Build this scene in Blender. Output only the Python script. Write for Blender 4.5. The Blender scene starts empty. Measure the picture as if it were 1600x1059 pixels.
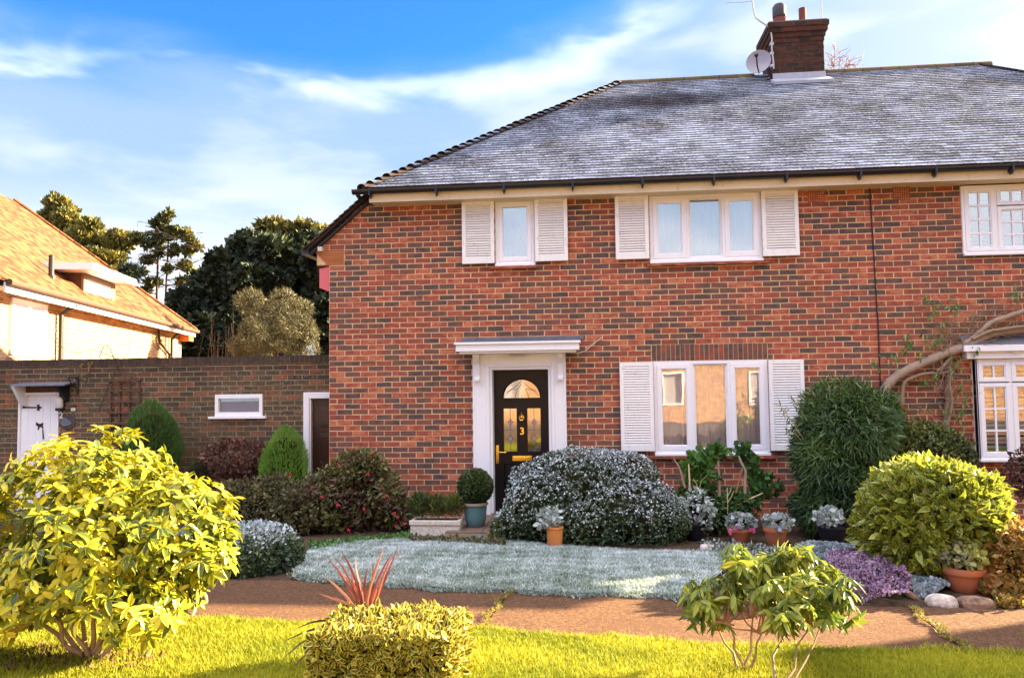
import bpy, math, random
import numpy as np
from mathutils import Vector, Matrix
random.seed(7); rng = np.random.default_rng(7)
S = bpy.context.scene
COL = S.collection
# ------------------------------------------------------------------ camera
F, TH, PT, RL = 1200.0, 0.09914, 0.05795, 0.013306
D = 10.5                      # distance of the house front
CAMZ = 1.83
CAM = np.array([0.0, 0.0, CAMZ])
fwd = np.array([-math.sin(TH)*math.cos(PT), math.cos(TH)*math.cos(PT), math.sin(PT)])
rt = np.array([math.cos(TH), math.sin(TH), 0.0])
dn = np.cross(fwd, rt)
rt2 = math.cos(RL)*rt + math.sin(RL)*dn
dn2 = -math.sin(RL)*rt + math.cos(RL)*dn
cam = bpy.data.cameras.new("camera"); co = bpy.data.objects.new("camera", cam); COL.objects.link(co)
m = Matrix(((rt2[0], -dn2[0], -fwd[0], 0), (rt2[1], -dn2[1], -fwd[1], 0), (rt2[2], -dn2[2], -fwd[2], CAMZ), (0, 0, 0, 1)))
co.matrix_world = m
cam.sensor_width = 36; cam.lens = F/1600*36; cam.clip_end = 600; cam.clip_start = 0.05
S.camera = co
# ------------------------------------------------------------------ light
SUN = np.array([2.5, 1.10, 1.0]); SUN /= np.linalg.norm(SUN)
SUN_EL = math.asin(SUN[2]); SUN_AZ = math.atan2(SUN[0], SUN[1])
sl = bpy.data.lights.new("sun", 'SUN'); sl.energy = 5.0; sl.angle = math.radians(0.5); sl.color = (1.0, 0.80, 0.50)
so = bpy.data.objects.new("sun", sl); COL.objects.link(so)
so.rotation_euler = Vector(SUN.tolist()).to_track_quat('Z', 'Y').to_euler()
W = bpy.data.worlds.new("World"); S.world = W; W.use_nodes = True
S.view_settings.view_transform = 'Standard'; S.view_settings.look = 'None'
S.view_settings.gamma = 1; S.view_settings.use_curve_mapping = False
S.view_settings.exposure = 3.12
S.render.film_transparent = False
# ------------------------------------------------------------------ node helpers
class NT:
    def __init__(s, tree): s.t = tree; s.t.nodes.clear()
    def n(s, typ, **kw):
        nd = s.t.nodes.new(typ)
        for k, v in kw.items():
            if k.startswith('i_'):
                key = k[2:]
                key = int(key) if key.isdigit() else key.replace('_', ' ')
                nd.inputs[key].default_value = v
            else: setattr(nd, k, v)
        return nd
    def l(s, a, b): s.t.links.new(a, b)
    def math(s, op, a, b=None, c=None, clamp=False):
        nd = s.t.nodes.new('ShaderNodeMath'); nd.operation = op; nd.use_clamp = clamp
        for i, x in enumerate((a, b, c)):
            if x is None: continue
            if isinstance(x, (int, float)): nd.inputs[i].default_value = x
            else: s.l(x, nd.inputs[i])
        return nd.outputs[0]
    def mix(s, f, a, b, blend='MIX'):
        nd = s.t.nodes.new('ShaderNodeMix'); nd.data_type = 'RGBA'; nd.blend_type = blend
        for i, x in ((0, f), (6, a), (7, b)):
            if isinstance(x, (int, float)): nd.inputs[i].default_value = x
            elif isinstance(x, tuple): nd.inputs[i].default_value = (*x[:3], 1)
            else: s.l(x, nd.inputs[i])
        return nd.outputs[2]
    def smooth(s, x, lo, hi):
        nd = s.t.nodes.new('ShaderNodeMapRange'); nd.interpolation_type = 'SMOOTHSTEP'
        s.l(x, nd.inputs[0]); nd.inputs[1].default_value = lo; nd.inputs[2].default_value = hi
        return nd.outputs[0]
    def noise(s, vec, scale, detail=4, rough=0.55, dist=0.0):
        nd = s.t.nodes.new('ShaderNodeTexNoise'); nd.inputs['Scale'].default_value = scale
        nd.inputs['Detail'].default_value = detail; nd.inputs['Roughness'].default_value = rough
        nd.inputs['Distortion'].default_value = dist
        if vec is not None: s.l(vec, nd.inputs['Vector'])
        return nd.outputs[0]
    def scale(s, vec, sx, sy, sz, loc=(0, 0, 0)):
        nd = s.t.nodes.new('ShaderNodeMapping'); nd.inputs['Scale'].default_value = (sx, sy, sz)
        nd.inputs['Location'].default_value = loc
        s.l(vec, nd.inputs['Vector']); return nd.outputs[0]
    def ramp(s, f, stops):
        nd = s.t.nodes.new('ShaderNodeValToRGB'); r = nd.color_ramp
        while len(r.elements) < len(stops): r.elements.new(0.5)
        for e, (p, c) in zip(r.elements, stops): e.position = p; e.color = (*c[:3], 1)
        s.l(f, nd.inputs[0]); return nd.outputs[0]
# ------------------------------------------------------------------ sky
w = NT(W.node_tree)
sky = w.n('ShaderNodeTexSky', sky_type='NISHITA', sun_disc=False, sun_elevation=SUN_EL, sun_rotation=SUN_AZ)
sky.altitude = 100; sky.air_density = 1.0; sky.dust_density = 0.4; sky.ozone_density = 2.0
blue = w.mix(1.0, sky.outputs[0], (0.09, 0.25, 0.72), 'MULTIPLY')
tc = w.n('ShaderNodeTexCoord').outputs['Generated']
sp = w.n('ShaderNodeSeparateXYZ'); w.l(tc, sp.inputs[0])
X_, Y_, Z_ = sp.outputs
v1 = w.scale(tc, 1.6, 1.6, 4.2, (0.3, 0.0, 0.15))
n1 = w.noise(v1, 2.1, 5, 0.5, 0.25)
v2 = w.scale(tc, 1.0, 1.0, 3.2, (1.7, 0.4, 0.0))
n2 = w.noise(v2, 4.5, 4, 0.5, 0.2)
edge = w.math('ADD', w.math('MULTIPLY', w.math('SUBTRACT', n1, 0.5), 0.13), w.math('SUBTRACT', 0.386, Z_))
edge = w.math('ADD', edge, w.math('MULTIPLY', w.math('MAXIMUM', w.math('ADD', X_, 0.10), 0.0), 0.42))
amt = w.smooth(edge, -0.025, 0.07)
rim = w.math('MULTIPLY', w.smooth(edge, 0.0, 0.018), w.math('SUBTRACT', 1.0, w.smooth(edge, 0.022, 0.06)))
rim = w.math('MULTIPLY', rim, w.smooth(n2, 0.36, 0.50))
low = w.smooth(w.math('SUBTRACT', 0.25, Z_), -0.03, 0.16)
wh = w.math('ADD', w.math('MULTIPLY', w.smooth(n2, 0.42, 0.68), 0.45), low, clamp=True)
wh = w.math('ADD', wh, w.math('MULTIPLY', w.smooth(X_, 0.1, 0.45), 0.5), clamp=True)
cl = w.mix(wh, (0.58, 0.83, 1.12), (1.45, 1.50, 1.56))
cl = w.mix(rim, cl, (2.0, 2.02, 2.05))
# unseen broken bright cloud overhead, added to lift ambient light on the shaded front
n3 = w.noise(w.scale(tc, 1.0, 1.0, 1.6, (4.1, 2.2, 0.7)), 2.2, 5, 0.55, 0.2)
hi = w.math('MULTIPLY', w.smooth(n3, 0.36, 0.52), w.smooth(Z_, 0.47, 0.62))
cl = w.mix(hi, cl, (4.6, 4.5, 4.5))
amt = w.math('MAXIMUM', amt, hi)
bg = w.n('ShaderNodeBackground'); bg.inputs['Strength'].default_value = 0.10
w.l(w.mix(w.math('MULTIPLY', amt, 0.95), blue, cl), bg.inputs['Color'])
out = w.n('ShaderNodeOutputWorld'); w.l(bg.outputs[0], out.inputs[0])
# ------------------------------------------------------------------ pixel -> place
def ray(x, y): return (x-800)/F*rt2 + (y-529.5)/F*dn2 + fwd
def pY(x, y, Y=D): d = ray(x, y); return CAM + d*(Y/d[1])
def pZ(x, y, z): d = ray(x, y); return CAM + d*((z-CAMZ)/d[2])
def pP(x, y, p, n): d = ray(x, y); return CAM + d*(np.dot(np.array(p)-CAM, n)/np.dot(d, n))
def gz(Y): return float(np.clip((9.3-Y)/2.8, 0, 1))*0.25
def pG(x, y):
    d = ray(x, y); Y = 9.0
    for _ in range(40): 
        t = (gz(Y)-CAMZ)/d[2]; Y = 0.5*Y+0.5*t*d[1]
    return CAM + d*((gz(Y)-CAMZ)/d[2])
def mpp(p): return float(np.dot(np.array(p)-CAM, fwd))/F      # metres per photo pixel there
def rect(x0, y0, x1, y1, Y=D):
    xm, ym = (x0+x1)/2, (y0+y1)/2
    return pY(x0, ym, Y)[0], pY(x1, ym, Y)[0], pY(xm, y1, Y)[2], pY(xm, y0, Y)[2]   # X0,X1,Z0,Z1
# ------------------------------------------------------------------ materials
def pmat(name, fn, rough=0.8, spec=0.5, trans=0.0, metal=0.0):
    mt = bpy.data.materials.new(name); mt.use_nodes = True; t = NT(mt.node_tree)
    o = t.n('ShaderNodeOutputMaterial'); b = t.n('ShaderNodeBsdfPrincipled')
    b.inputs['Roughness'].default_value = rough; b.inputs['Metallic'].default_value = metal
    b.inputs['Specular IOR Level'].default_value = spec
    t.pos = t.n('ShaderNodeNewGeometry').outputs['Position']
    t.b = b
    c = fn(t)
    if isinstance(c, tuple): b.inputs['Base Color'].default_value = (*c[:3], 1)
    else: t.l(c, b.inputs['Base Color'])
    sh = b.outputs[0]
    if trans > 0:
        tr = t.n('ShaderNodeBsdfTranslucent')
        if isinstance(c, tuple): tr.inputs[0].default_value = (*c[:3], 1)
        else: t.l(c, tr.inputs[0])
        mx = t.n('ShaderNodeMixShader'); mx.inputs[0].default_value = trans
        t.l(b.outputs[0], mx.inputs[1]); t.l(tr.outputs[0], mx.inputs[2]); sh = mx.outputs[0]
    t.l(sh, o.inputs[0]); return mt
def attr(t, name):
    return t.n('ShaderNodeAttribute', attribute_name=name).outputs['Fac']
def bump(t, h, strength=0.4, dist=0.01):
    b = t.n('ShaderNodeBump'); b.inputs['Strength'].default_value = strength; b.inputs['Distance'].default_value = dist
    t.l(h, b.inputs['Height']); t.l(b.outputs[0], t.b.inputs['Normal'])
def f_brick(cols, dirt=0.0, lichen=0.0, efflo=0.0):
    def fn(t):
        a = attr(t, 'tone')
        n = t.noise(t.scale(t.pos, 1, 1, 1.9), 11, 6, 0.72)
        f = t.math('ADD', a, t.math('MULTIPLY', t.math('SUBTRACT', n, 0.5), 2.3), clamp=True)
        c = t.ramp(f, cols)
        fine = t.noise(t.pos, 190, 3, 0.7)
        c = t.mix(0.7, c, t.mix(fine, (0.1, 0.1, 0.1), (1.75, 1.7, 1.65)), 'MULTIPLY')
        big_ = t.noise(t.scale(t.pos, 1, 1, .55), 1.1, 5, 0.65)
        c = t.mix(t.math('MULTIPLY', t.smooth(big_, .45, .75), .35), c, (0.16, 0.085, 0.06))
        if efflo:
            e = t.math('MULTIPLY', t.smooth(t.noise(t.pos, 75, 4, 0.85), 0.56, 0.68), t.smooth(t.noise(t.pos, 1.3, 3, 0.6), 0.36, 0.6))
            c = t.mix(t.math('MULTIPLY', e, efflo), c, (0.5, 0.42, 0.36))
        if lichen:
            e = t.math('MULTIPLY', t.smooth(t.noise(t.pos, 55, 3, 0.8), 0.585, 0.64), t.smooth(t.noise(t.pos, 1.7, 3, 0.6), 0.42, 0.6))
            c = t.mix(t.math('MULTIPLY', e, lichen), c, (0.55, 0.52, 0.42))
        if dirt:
            e = t.smooth(t.noise(t.scale(t.pos, 1, 1, 0.6), 2.2, 4, 0.6), 0.35, 0.7)
            c = t.mix(t.math('MULTIPLY', e, dirt), c, (0.10, 0.078, 0.045))
        if lichen:      # soot from the coping downwards
            p_ = t.n('ShaderNodeSeparateXYZ'); t.l(t.pos, p_.inputs[0])
            so_ = t.math('MULTIPLY', t.smooth(t.math('ADD', p_.outputs[2], t.math('MULTIPLY', t.noise(t.pos, 1.4, 4, .6), 0.9)), 2.25, 2.75), 0.72)
            c = t.mix(so_, c, (0.045, 0.032, 0.03))
        bump(t, t.noise(t.pos, 120, 4, 0.7), 0.5, 0.006)
        return c
    return fn
BR = [(0.0, (0.54, 0.185, 0.095)), (0.14, (0.42, 0.105, 0.060)), (0.44, (0.31, 0.066, 0.044)), (0.62, (0.20, 0.088, 0.062)), (0.84, (0.14, 0.082, 0.068)), (1.0, (0.085, 0.060, 0.058))]
M = {}
M['brick'] = pmat('brick', f_brick(BR, efflo=0.5), 0.85, 0.3)
BR2 = [(0.0, (0.30, 0.10, 0.05)), (0.22, (0.17, 0.08, 0.045)), (0.6, (0.105, 0.068, 0.040)), (1.0, (0.06, 0.045, 0.036))]
M['brick_old'] = pmat('brick_old', f_brick(BR2, dirt=0.65, lichen=0.9, efflo=0.25), 0.9, 0.2)
BR3 = [(0.0, (0.62, 0.36, 0.17)), (0.5, (0.50, 0.27, 0.13)), (1.0, (0.36, 0.18, 0.10))]
M['brick_pale'] = pmat('brick_pale', f_brick(BR3), 0.85, 0.3)
BR4 = [(0.0, (0.105, 0.026, 0.018)), (0.5, (0.055, 0.019, 0.014)), (1.0, (0.02, 0.013, 0.012))]
M['brick_sooty'] = pmat('brick_sooty', f_brick(BR4, dirt=0.15), 0.9, 0.2)
M['creasing'] = pmat('creasing', f_brick([(0, (0.62, 0.21, 0.07)), (1, (0.45, 0.13, 0.05))]), 0.85, 0.3)
def f_mortar(c1, c2):
    def fn(t):
        bump(t, t.noise(t.pos, 150, 3), 0.5, 0.004)
        return t.mix(t.noise(t.pos, 6, 5, 0.7), c1, c2)
    return fn
M['mortar'] = pmat('mortar', f_mortar((0.60, 0.36, 0.18), (0.76, 0.54, 0.32)), 0.95, 0.1)
M['mortar_old'] = pmat('mortar_old', f_mortar((0.24, 0.17, 0.09), (0.50, 0.40, 0.24)), 0.95, 0.1)
M['mortar_pale'] = pmat('mortar_pale', f_mortar((0.6, 0.45, 0.28), (0.7, 0.55, 0.36)), 0.95, 0.1)
def f_paint(base, dirtc, amt):
    def fn(t):
        n = t.smooth(t.noise(t.scale(t.pos, 3, 3, 1), 9, 5, 0.7), 0.55, 0.75)
        bump(t, t.noise(t.pos, 40, 3), 0.15, 0.003)
        return t.mix(t.math('MULTIPLY', n, amt), base, dirtc)
    return fn
M['white'] = pmat('white_paint', f_paint((0.87, 0.85, 0.86), (0.55, 0.5, 0.45), 0.25), 0.45, 0.4)
M['pvc'] = pmat('white_plastic', f_paint((0.87, 0.85, 0.88), (0.7, 0.68, 0.68), 0.3), 0.3, 0.5)
M['shutter'] = pmat('shutter_paint', f_paint((0.88, 0.85, 0.83), (0.40, 0.33, 0.28), 0.6), 0.6, 0.3)
M['fascia'] = pmat('cream_paint', f_paint((0.80, 0.66, 0.46), (0.40, 0.28, 0.16), 0.55), 0.6, 0.3)
M['black'] = pmat('black_plastic', lambda t: (0.012, 0.013, 0.02), 0.3, 0.5)
M['iron'] = pmat('black_iron', lambda t: (0.02, 0.018, 0.018), 0.55, 0.4)
M['door'] = pmat('dark_door', lambda t: t.mix(t.noise(t.scale(t.pos, 40, 40, 2), 8, 3), (0.005, 0.003, 0.004), (0.013, 0.008, 0.009)), 0.38, 0.25)
M['door_brown'] = pmat('brown_door', lambda t: t.mix(t.noise(t.scale(t.pos, 30, 30, 2), 6, 3), (0.035, 0.014, 0.008), (0.06, 0.022, 0.012)), 0.35, 0.5)
M['brass'] = pmat('brass', lambda t: (0.95, 0.58, 0.10), 0.22, 0.5, metal=1.0)
M['lead'] = pmat('lead', lambda t: t.mix(t.noise(t.pos, 12, 5, 0.7), (0.06, 0.06, 0.075), (0.22, 0.22, 0.26)), 0.6, 0.4)
M['lead_pale'] = pmat('lead_pale', lambda t: t.mix(t.noise(t.pos, 14, 5, 0.7), (0.24, 0.25, 0.31), (0.44, 0.45, 0.52)), 0.6, 0.4)
M['net'] = pmat('net_curtain', lambda t: (0.50, 0.66, 0.95), 0.9, 0.1, trans=0.3)  # white net; blue sky reflection is put into its base colour
M['net_warm'] = pmat('net_curtain_warm', lambda t: (0.92, 0.80, 0.73), 0.9, 0.1)
M['blind'] = pmat('blind', lambda t: (0.72, 0.74, 0.80), 0.7, 0.2)
M['room'] = pmat('room', lambda t: (0.10, 0.085, 0.08), 0.9, 0.1)
M['terracotta'] = pmat('terracotta', lambda t: t.mix(t.smooth(t.noise(t.pos, 14, 5, 0.7), 0.4, 0.75), (0.50, 0.15, 0.055), (0.36, 0.16, 0.09)), 0.75, 0.3)
M['terracotta_orange'] = pmat('terracotta_orange', lambda t: t.mix(t.noise(t.pos, 14, 4), (0.62, 0.24, 0.06), (0.52, 0.17, 0.05)), 0.7, 0.3)
M['pot_sooty'] = pmat('pot_sooty', lambda t: t.mix(t.noise(t.pos, 14, 4), (0.20, 0.05, 0.03), (0.09, 0.035, 0.025)), 0.8, 0.2)
M['teal'] = pmat('teal_glaze', lambda t: t.mix(t.noise(t.scale(t.pos, 1, 1, .4), 9, 4), (0.07, 0.17, 0.18), (0.12, 0.22, 0.23)), 0.35, 0.5)
M['clay_rim'] = pmat('clay_rim', lambda t: (0.36, 0.22, 0.14), 0.7, 0.3)
def f_stone(a, b, sc=20):
    def fn(t):
        n = t.noise(t.pos, sc, 6, 0.7); bump(t, n, 0.9, 0.02); return t.mix(t.smooth(n, 0.3, 0.7), a, b)
    return fn
M['caststone'] = pmat('cast_stone', f_stone((0.58, 0.48, 0.37), (0.84, 0.76, 0.66), 30), 0.9, 0.2)
M['rock_white'] = pmat('rock_white', f_stone((0.28, 0.20, 0.16), (0.66, 0.6, 0.55), 13), 0.9, 0.2)
M['rock_brown'] = pmat('rock_brown', f_stone((0.09, 0.05, 0.035), (0.36, 0.22, 0.14), 14), 0.9, 0.2)
M['wood'] = pmat('bark', lambda t: t.mix(t.noise(t.scale(t.pos, 1, 1, .3), 40, 5, .7), (0.16, 0.10, 0.06), (0.42, 0.30, 0.19)), 0.85, 0.2)
M['wood_grey'] = pmat('pale_bark', lambda t: t.mix(t.noise(t.pos, 22, 5, .7), (0.20, 0.13, 0.09), (0.50, 0.38, 0.28)), 0.85, 0.2)
M['wood_dark'] = pmat('dark_bark', lambda t: t.mix(t.noise(t.pos, 20, 5, .7), (0.035, 0.02, 0.014), (0.11, 0.06, 0.04)), 0.9, 0.2)
M['stem_red'] = pmat('red_stem', lambda t: t.mix(t.noise(t.pos, 30, 3), (0.30, 0.10, 0.05), (0.42, 0.24, 0.12)), 0.7, 0.3)
M['stem_pale'] = pmat('pale_stem', lambda t: (0.62, 0.50, 0.28), 0.8, 0.2)
M['twig'] = pmat('twig', lambda t: (0.10, 0.065, 0.045), 0.9, 0.1)
M['trellis'] = pmat('trellis_wood', lambda t: t.mix(t.noise(t.pos, 25, 4), (0.07, 0.04, 0.028), (0.17, 0.10, 0.07)), 0.9, 0.1)
M['pink'] = pmat('alarm_pink', lambda t: (0.66, 0.13, 0.16), 0.4, 0.5)
M['grey'] = pmat('grey_plastic', lambda t: (0.42, 0.42, 0.42), 0.5, 0.4)
M['cream'] = pmat('cream_plastic', lambda t: (0.62, 0.58, 0.5), 0.5, 0.4)
M['dish'] = pmat('dish_grey', lambda t: (0.38, 0.35, 0.38), 0.5, 0.4)
M['slateplaque'] = pmat('plaque', lambda t: t.mix(t.noise(t.pos, 40, 3), (0.05, 0.035, 0.03), (0.11, 0.09, 0.08)), 0.7, 0.3)
# glass: dielectric-like, clear where faced, mirror-like at a slant
def glass(name, boost, rough=0.0, tint=(0.97, 0.98, 0.98)):
    mt = bpy.data.materials.new(name); mt.use_nodes = True; t = NT(mt.node_tree)
    o = t.n('ShaderNodeOutputMaterial'); tr = t.n('ShaderNodeBsdfTransparent'); tr.inputs[0].default_value = (*tint, 1)
    g = t.n('ShaderNodeBsdfGlossy'); g.inputs['Roughness'].default_value = rough; g.inputs[0].default_value = (1, 1, 1, 1)
    fr = t.n('ShaderNodeFresnel'); fr.inputs[0].default_value = 1.52
    f = t.math('ADD', fr.outputs[0], boost, clamp=True)
    pos = t.n('ShaderNodeNewGeometry').outputs['Position']
    bm = t.n('ShaderNodeBump'); bm.inputs['Strength'].default_value = 0.12; bm.inputs['Distance'].default_value = 0.004
    t.l(t.noise(pos, 3.0, 1), bm.inputs['Height']); t.l(bm.outputs[0], g.inputs['Normal'])
    mx = t.n('ShaderNodeMixShader'); t.l(f, mx.inputs[0]); t.l(tr.outputs[0], mx.inputs[1]); t.l(g.outputs[0], mx.inputs[2])
    t.l(mx.outputs[0], o.inputs[0]); return mt
M['glass'] = glass('glass', 0.34)
M['glass_low'] = glass('glass_low', 0.09)
M['glass_door'] = glass('glass_door', 0.24, 0.06, (0.75, 0.7, 0.6))
# leaves: tone (per leaf), edge (0 midrib .. 1 margin), frost (0..1)
def leafmat(name, cols, margin=None, mlo=0.45, mhi=0.8, rough=0.4, trans=0.3, frost=False, spots=None, spec=0.5):
    def fn(t):
        a = attr(t, 'tone')
        n = t.noise(t.pos, 3.5, 3)
        c = t.ramp(t.math('ADD', a, t.math('MULTIPLY', t.math('SUBTRACT', n, 0.5), 0.35), clamp=True), cols)
        if margin: c = t.mix(t.smooth(attr(t, 'edge'), mlo, mhi), c, margin)
        if spots:
            s = t.smooth(t.noise(t.pos, 75, 2, 0.6), 0.53, 0.6); c = t.mix(s, c, spots)
        if frost: c = t.mix(attr(t, 'frost'), c, (0.72, 0.77, 0.82))
        return c
    return pmat(name, fn, rough, spec, trans)
def G(*c): return [(i/(len(c)-1), x) for i, x in enumerate(c)]
M['l_rhodo'] = leafmat('leaf_rhododendron', G((0.025, 0.055, 0.008), (0.17, 0.21, 0.010), (0.50, 0.45, 0.02), (0.74, 0.62, 0.04)), (0.46, 0.40, 0.03), 0.6, 1.3, 0.38, 0.18, spec=0.35)
M['l_rhodo2'] = leafmat('leaf_rhododendron_green', G((0.035, 0.08, 0.015), (0.10, 0.16, 0.02), (0.24, 0.28, 0.03), (0.38, 0.36, 0.04)), (0.30, 0.30, 0.04), 0.6, 1.2, 0.4, 0.3, spec=0.35)
M['l_euon'] = leafmat('leaf_euonymus', G((0.025, 0.06, 0.012), (0.07, 0.12, 0.02), (0.30, 0.28, 0.03)), (0.70, 0.52, 0.09), 0.35, 0.95, 0.5, 0.2, spec=0.3)
M['l_aucuba'] = leafmat('leaf_aucuba', G((0.04, 0.09, 0.015), (0.15, 0.22, 0.02), (0.46, 0.45, 0.04)), (0.42, 0.40, 0.04), 0.6, 1.0, 0.3, 0.35, spots=(0.42, 0.38, 0.06))
M['l_bamboo'] = leafmat('leaf_bamboo', G((0.012, 0.035, 0.008), (0.04, 0.09, 0.015), (0.09, 0.16, 0.03), (0.20, 0.25, 0.10)), rough=0.45, trans=0.2)
M['l_dark'] = leafmat('leaf_dark', G((0.02, 0.035, 0.010), (0.07, 0.095, 0.018), (0.18, 0.20, 0.03)), rough=0.5, trans=0.15)
M['l_box'] = leafmat('leaf_box', G((0.025, 0.05, 0.014), (0.05, 0.08, 0.02), (0.085, 0.12, 0.028)), rough=0.4, trans=0.15)
M['l_frost'] = leafmat('leaf_frosted', G((0.02, 0.05, 0.015), (0.05, 0.09, 0.025), (0.13, 0.16, 0.035)), rough=0.6, trans=0.15, frost=True)
M['l_conifer'] = leafmat('leaf_conifer', G((0.03, 0.08, 0.012), (0.06, 0.15, 0.02), (0.11, 0.23, 0.03)), rough=0.6, trans=0.15)
M['l_conbright'] = leafmat('leaf_conifer_bright', G((0.09, 0.19, 0.015), (0.17, 0.35, 0.03), (0.27, 0.48, 0.06)), rough=0.6, trans=0.2)
M['l_berry'] = leafmat('leaf_berry_shrub', G((0.05, 0.03, 0.02), (0.10, 0.035, 0.025), (0.07, 0.075, 0.02), (0.14, 0.13, 0.035), (0.22, 0.2, 0.06)), rough=0.5, trans=0.2)
M['l_brown'] = leafmat('leaf_brown', G((0.05, 0.022, 0.015), (0.12, 0.05, 0.035), (0.2, 0.09, 0.06)), rough=0.8, trans=0.1)
M['l_olive'] = leafmat('leaf_olive', G((0.04, 0.036, 0.012), (0.085, 0.075, 0.025), (0.18, 0.15, 0.05)), rough=0.6, trans=0.2)
M['l_gold'] = leafmat('leaf_gold', G((0.10, 0.09, 0.02), (0.24, 0.19, 0.03), (0.42, 0.33, 0.05)), rough=0.6, trans=0.3)
M['l_orange'] = leafmat('leaf_orange', G((0.07, 0.07, 0.015), (0.16, 0.13, 0.02), (0.42, 0.17, 0.04), (0.34, 0.28, 0.05)), rough=0.5, trans=0.35)
M['l_geran'] = leafmat('leaf_geranium', G((0.03, 0.09, 0.02), (0.07, 0.18, 0.03), (0.16, 0.30, 0.05)), rough=0.5, trans=0.25)
M['l_varieg'] = leafmat('leaf_variegated', G((0.06, 0.10, 0.05), (0.20, 0.26, 0.20), (0.50, 0.52, 0.46)), rough=0.6, trans=0.2, frost=True)
M['l_potlime'] = leafmat('leaf_lime', G((0.28, 0.26, 0.16), (0.40, 0.40, 0.10), (0.5, 0.48, 0.12)), rough=0.5, trans=0.3)
M['l_sedum'] = leafmat('leaf_sedum', G((0.06, 0.05, 0.05), (0.26, 0.13, 0.22), (0.42, 0.28, 0.40), (0.56, 0.48, 0.58)), rough=0.7, trans=0.1)
M['l_glauc'] = leafmat('leaf_glaucous', G((0.08, 0.12, 0.10), (0.22, 0.27, 0.27), (0.45, 0.50, 0.54)), rough=0.7, trans=0.1)
M['l_phormium'] = leafmat('leaf_red_blade', G((0.10, 0.022, 0.022), (0.26, 0.055, 0.045), (0.50, 0.22, 0.13)), rough=0.35, trans=0.25)
M['l_phordark'] = leafmat('leaf_dark_blade', G((0.06, 0.03, 0.03), (0.16, 0.07, 0.05)), rough=0.4, trans=0.2)
M['l_yew'] = leafmat('leaf_yew', G((0.008, 0.018, 0.008), (0.02, 0.035, 0.012), (0.05, 0.065, 0.018)), rough=0.7, trans=0.1)
M['l_yewtop'] = leafmat('leaf_yewtop', G((0.03, 0.04, 0.01), (0.12, 0.11, 0.02), (0.28, 0.22, 0.03)), rough=0.7, trans=0.2)
M['l_pine'] = leafmat('leaf_pine', G((0.05, 0.06, 0.015), (0.17, 0.16, 0.035), (0.42, 0.33, 0.07)), rough=0.7, trans=0.2)
M['l_frostgrass'] = leafmat('frosted_grass', G((0.05, 0.10, 0.03), (0.32, 0.38, 0.34), (0.78, 0.82, 0.84)), rough=0.7, trans=0.15)
M['l_grass'] = leafmat('green_grass', G((0.10, 0.14, 0.012), (0.30, 0.31, 0.018), (0.58, 0.50, 0.045)), rough=0.6, trans=0.35, spec=0.2)
M['petal_red'] = pmat('red_berry', lambda t: (0.55, 0.03, 0.05), 0.4, 0.4)
M['petal_pink'] = pmat('pink_petal', lambda t: (0.65, 0.12, 0.3), 0.5, 0.3)
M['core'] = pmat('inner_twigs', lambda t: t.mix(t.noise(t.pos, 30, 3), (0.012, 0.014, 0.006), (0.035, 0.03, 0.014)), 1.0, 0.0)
M['soil'] = pmat('soil', f_stone((0.035, 0.022, 0.014), (0.11, 0.07, 0.045), 16), 1.0, 0.1)
def f_path(t):
    n = t.noise(t.pos, 48, 6, 0.9); v = t.n('ShaderNodeTexVoronoi'); v.inputs['Scale'].default_value = 95; t.l(t.pos, v.inputs['Vector'])
    c = t.ramp(n, [(0.38, (0.03, 0.014, 0.009)), (0.5, (0.18, 0.082, 0.032)), (0.62, (0.48, 0.28, 0.11))])
    c = t.mix(t.math('MULTIPLY', t.smooth(v.outputs['Distance'], 0.0, 0.5), 0.5), (0.10, 0.05, 0.035), c)
    big = t.smooth(t.noise(t.pos, 1.6, 4, 0.6), 0.35, 0.7)
    c = t.mix(t.math('MULTIPLY', big, 0.5), c, (0.13, 0.06, 0.03))
    st_ = t.smooth(t.noise(t.pos, 22, 4, 0.7), 0.60, 0.72)
    c = t.mix(t.math('MULTIPLY', st_, 0.5), c, (0.05, 0.03, 0.018))
    bump(t, n, 1.0, 0.02); return c
M['path'] = pmat('concrete_path', f_path, 0.95, 0.2)
M['lawn_green'] = pmat('lawn_soil_green', lambda t: t.mix(t.noise(t.pos, 25, 4), (0.09, 0.10, 0.012), (0.26, 0.26, 0.02)), 1.0, 0.0)
M['lawn_frost'] = pmat('lawn_soil_frost', lambda t: t.mix(t.noise(t.pos, 25, 4), (0.07, 0.10, 0.045), (0.26, 0.29, 0.24)), 1.0, 0.0)
M['quarry'] = pmat('quarry_tile', lambda t: t.mix(t.noise(t.pos, 9, 4), (0.12, 0.075, 0.06), (0.26, 0.17, 0.13)), 0.85, 0.2)
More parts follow.
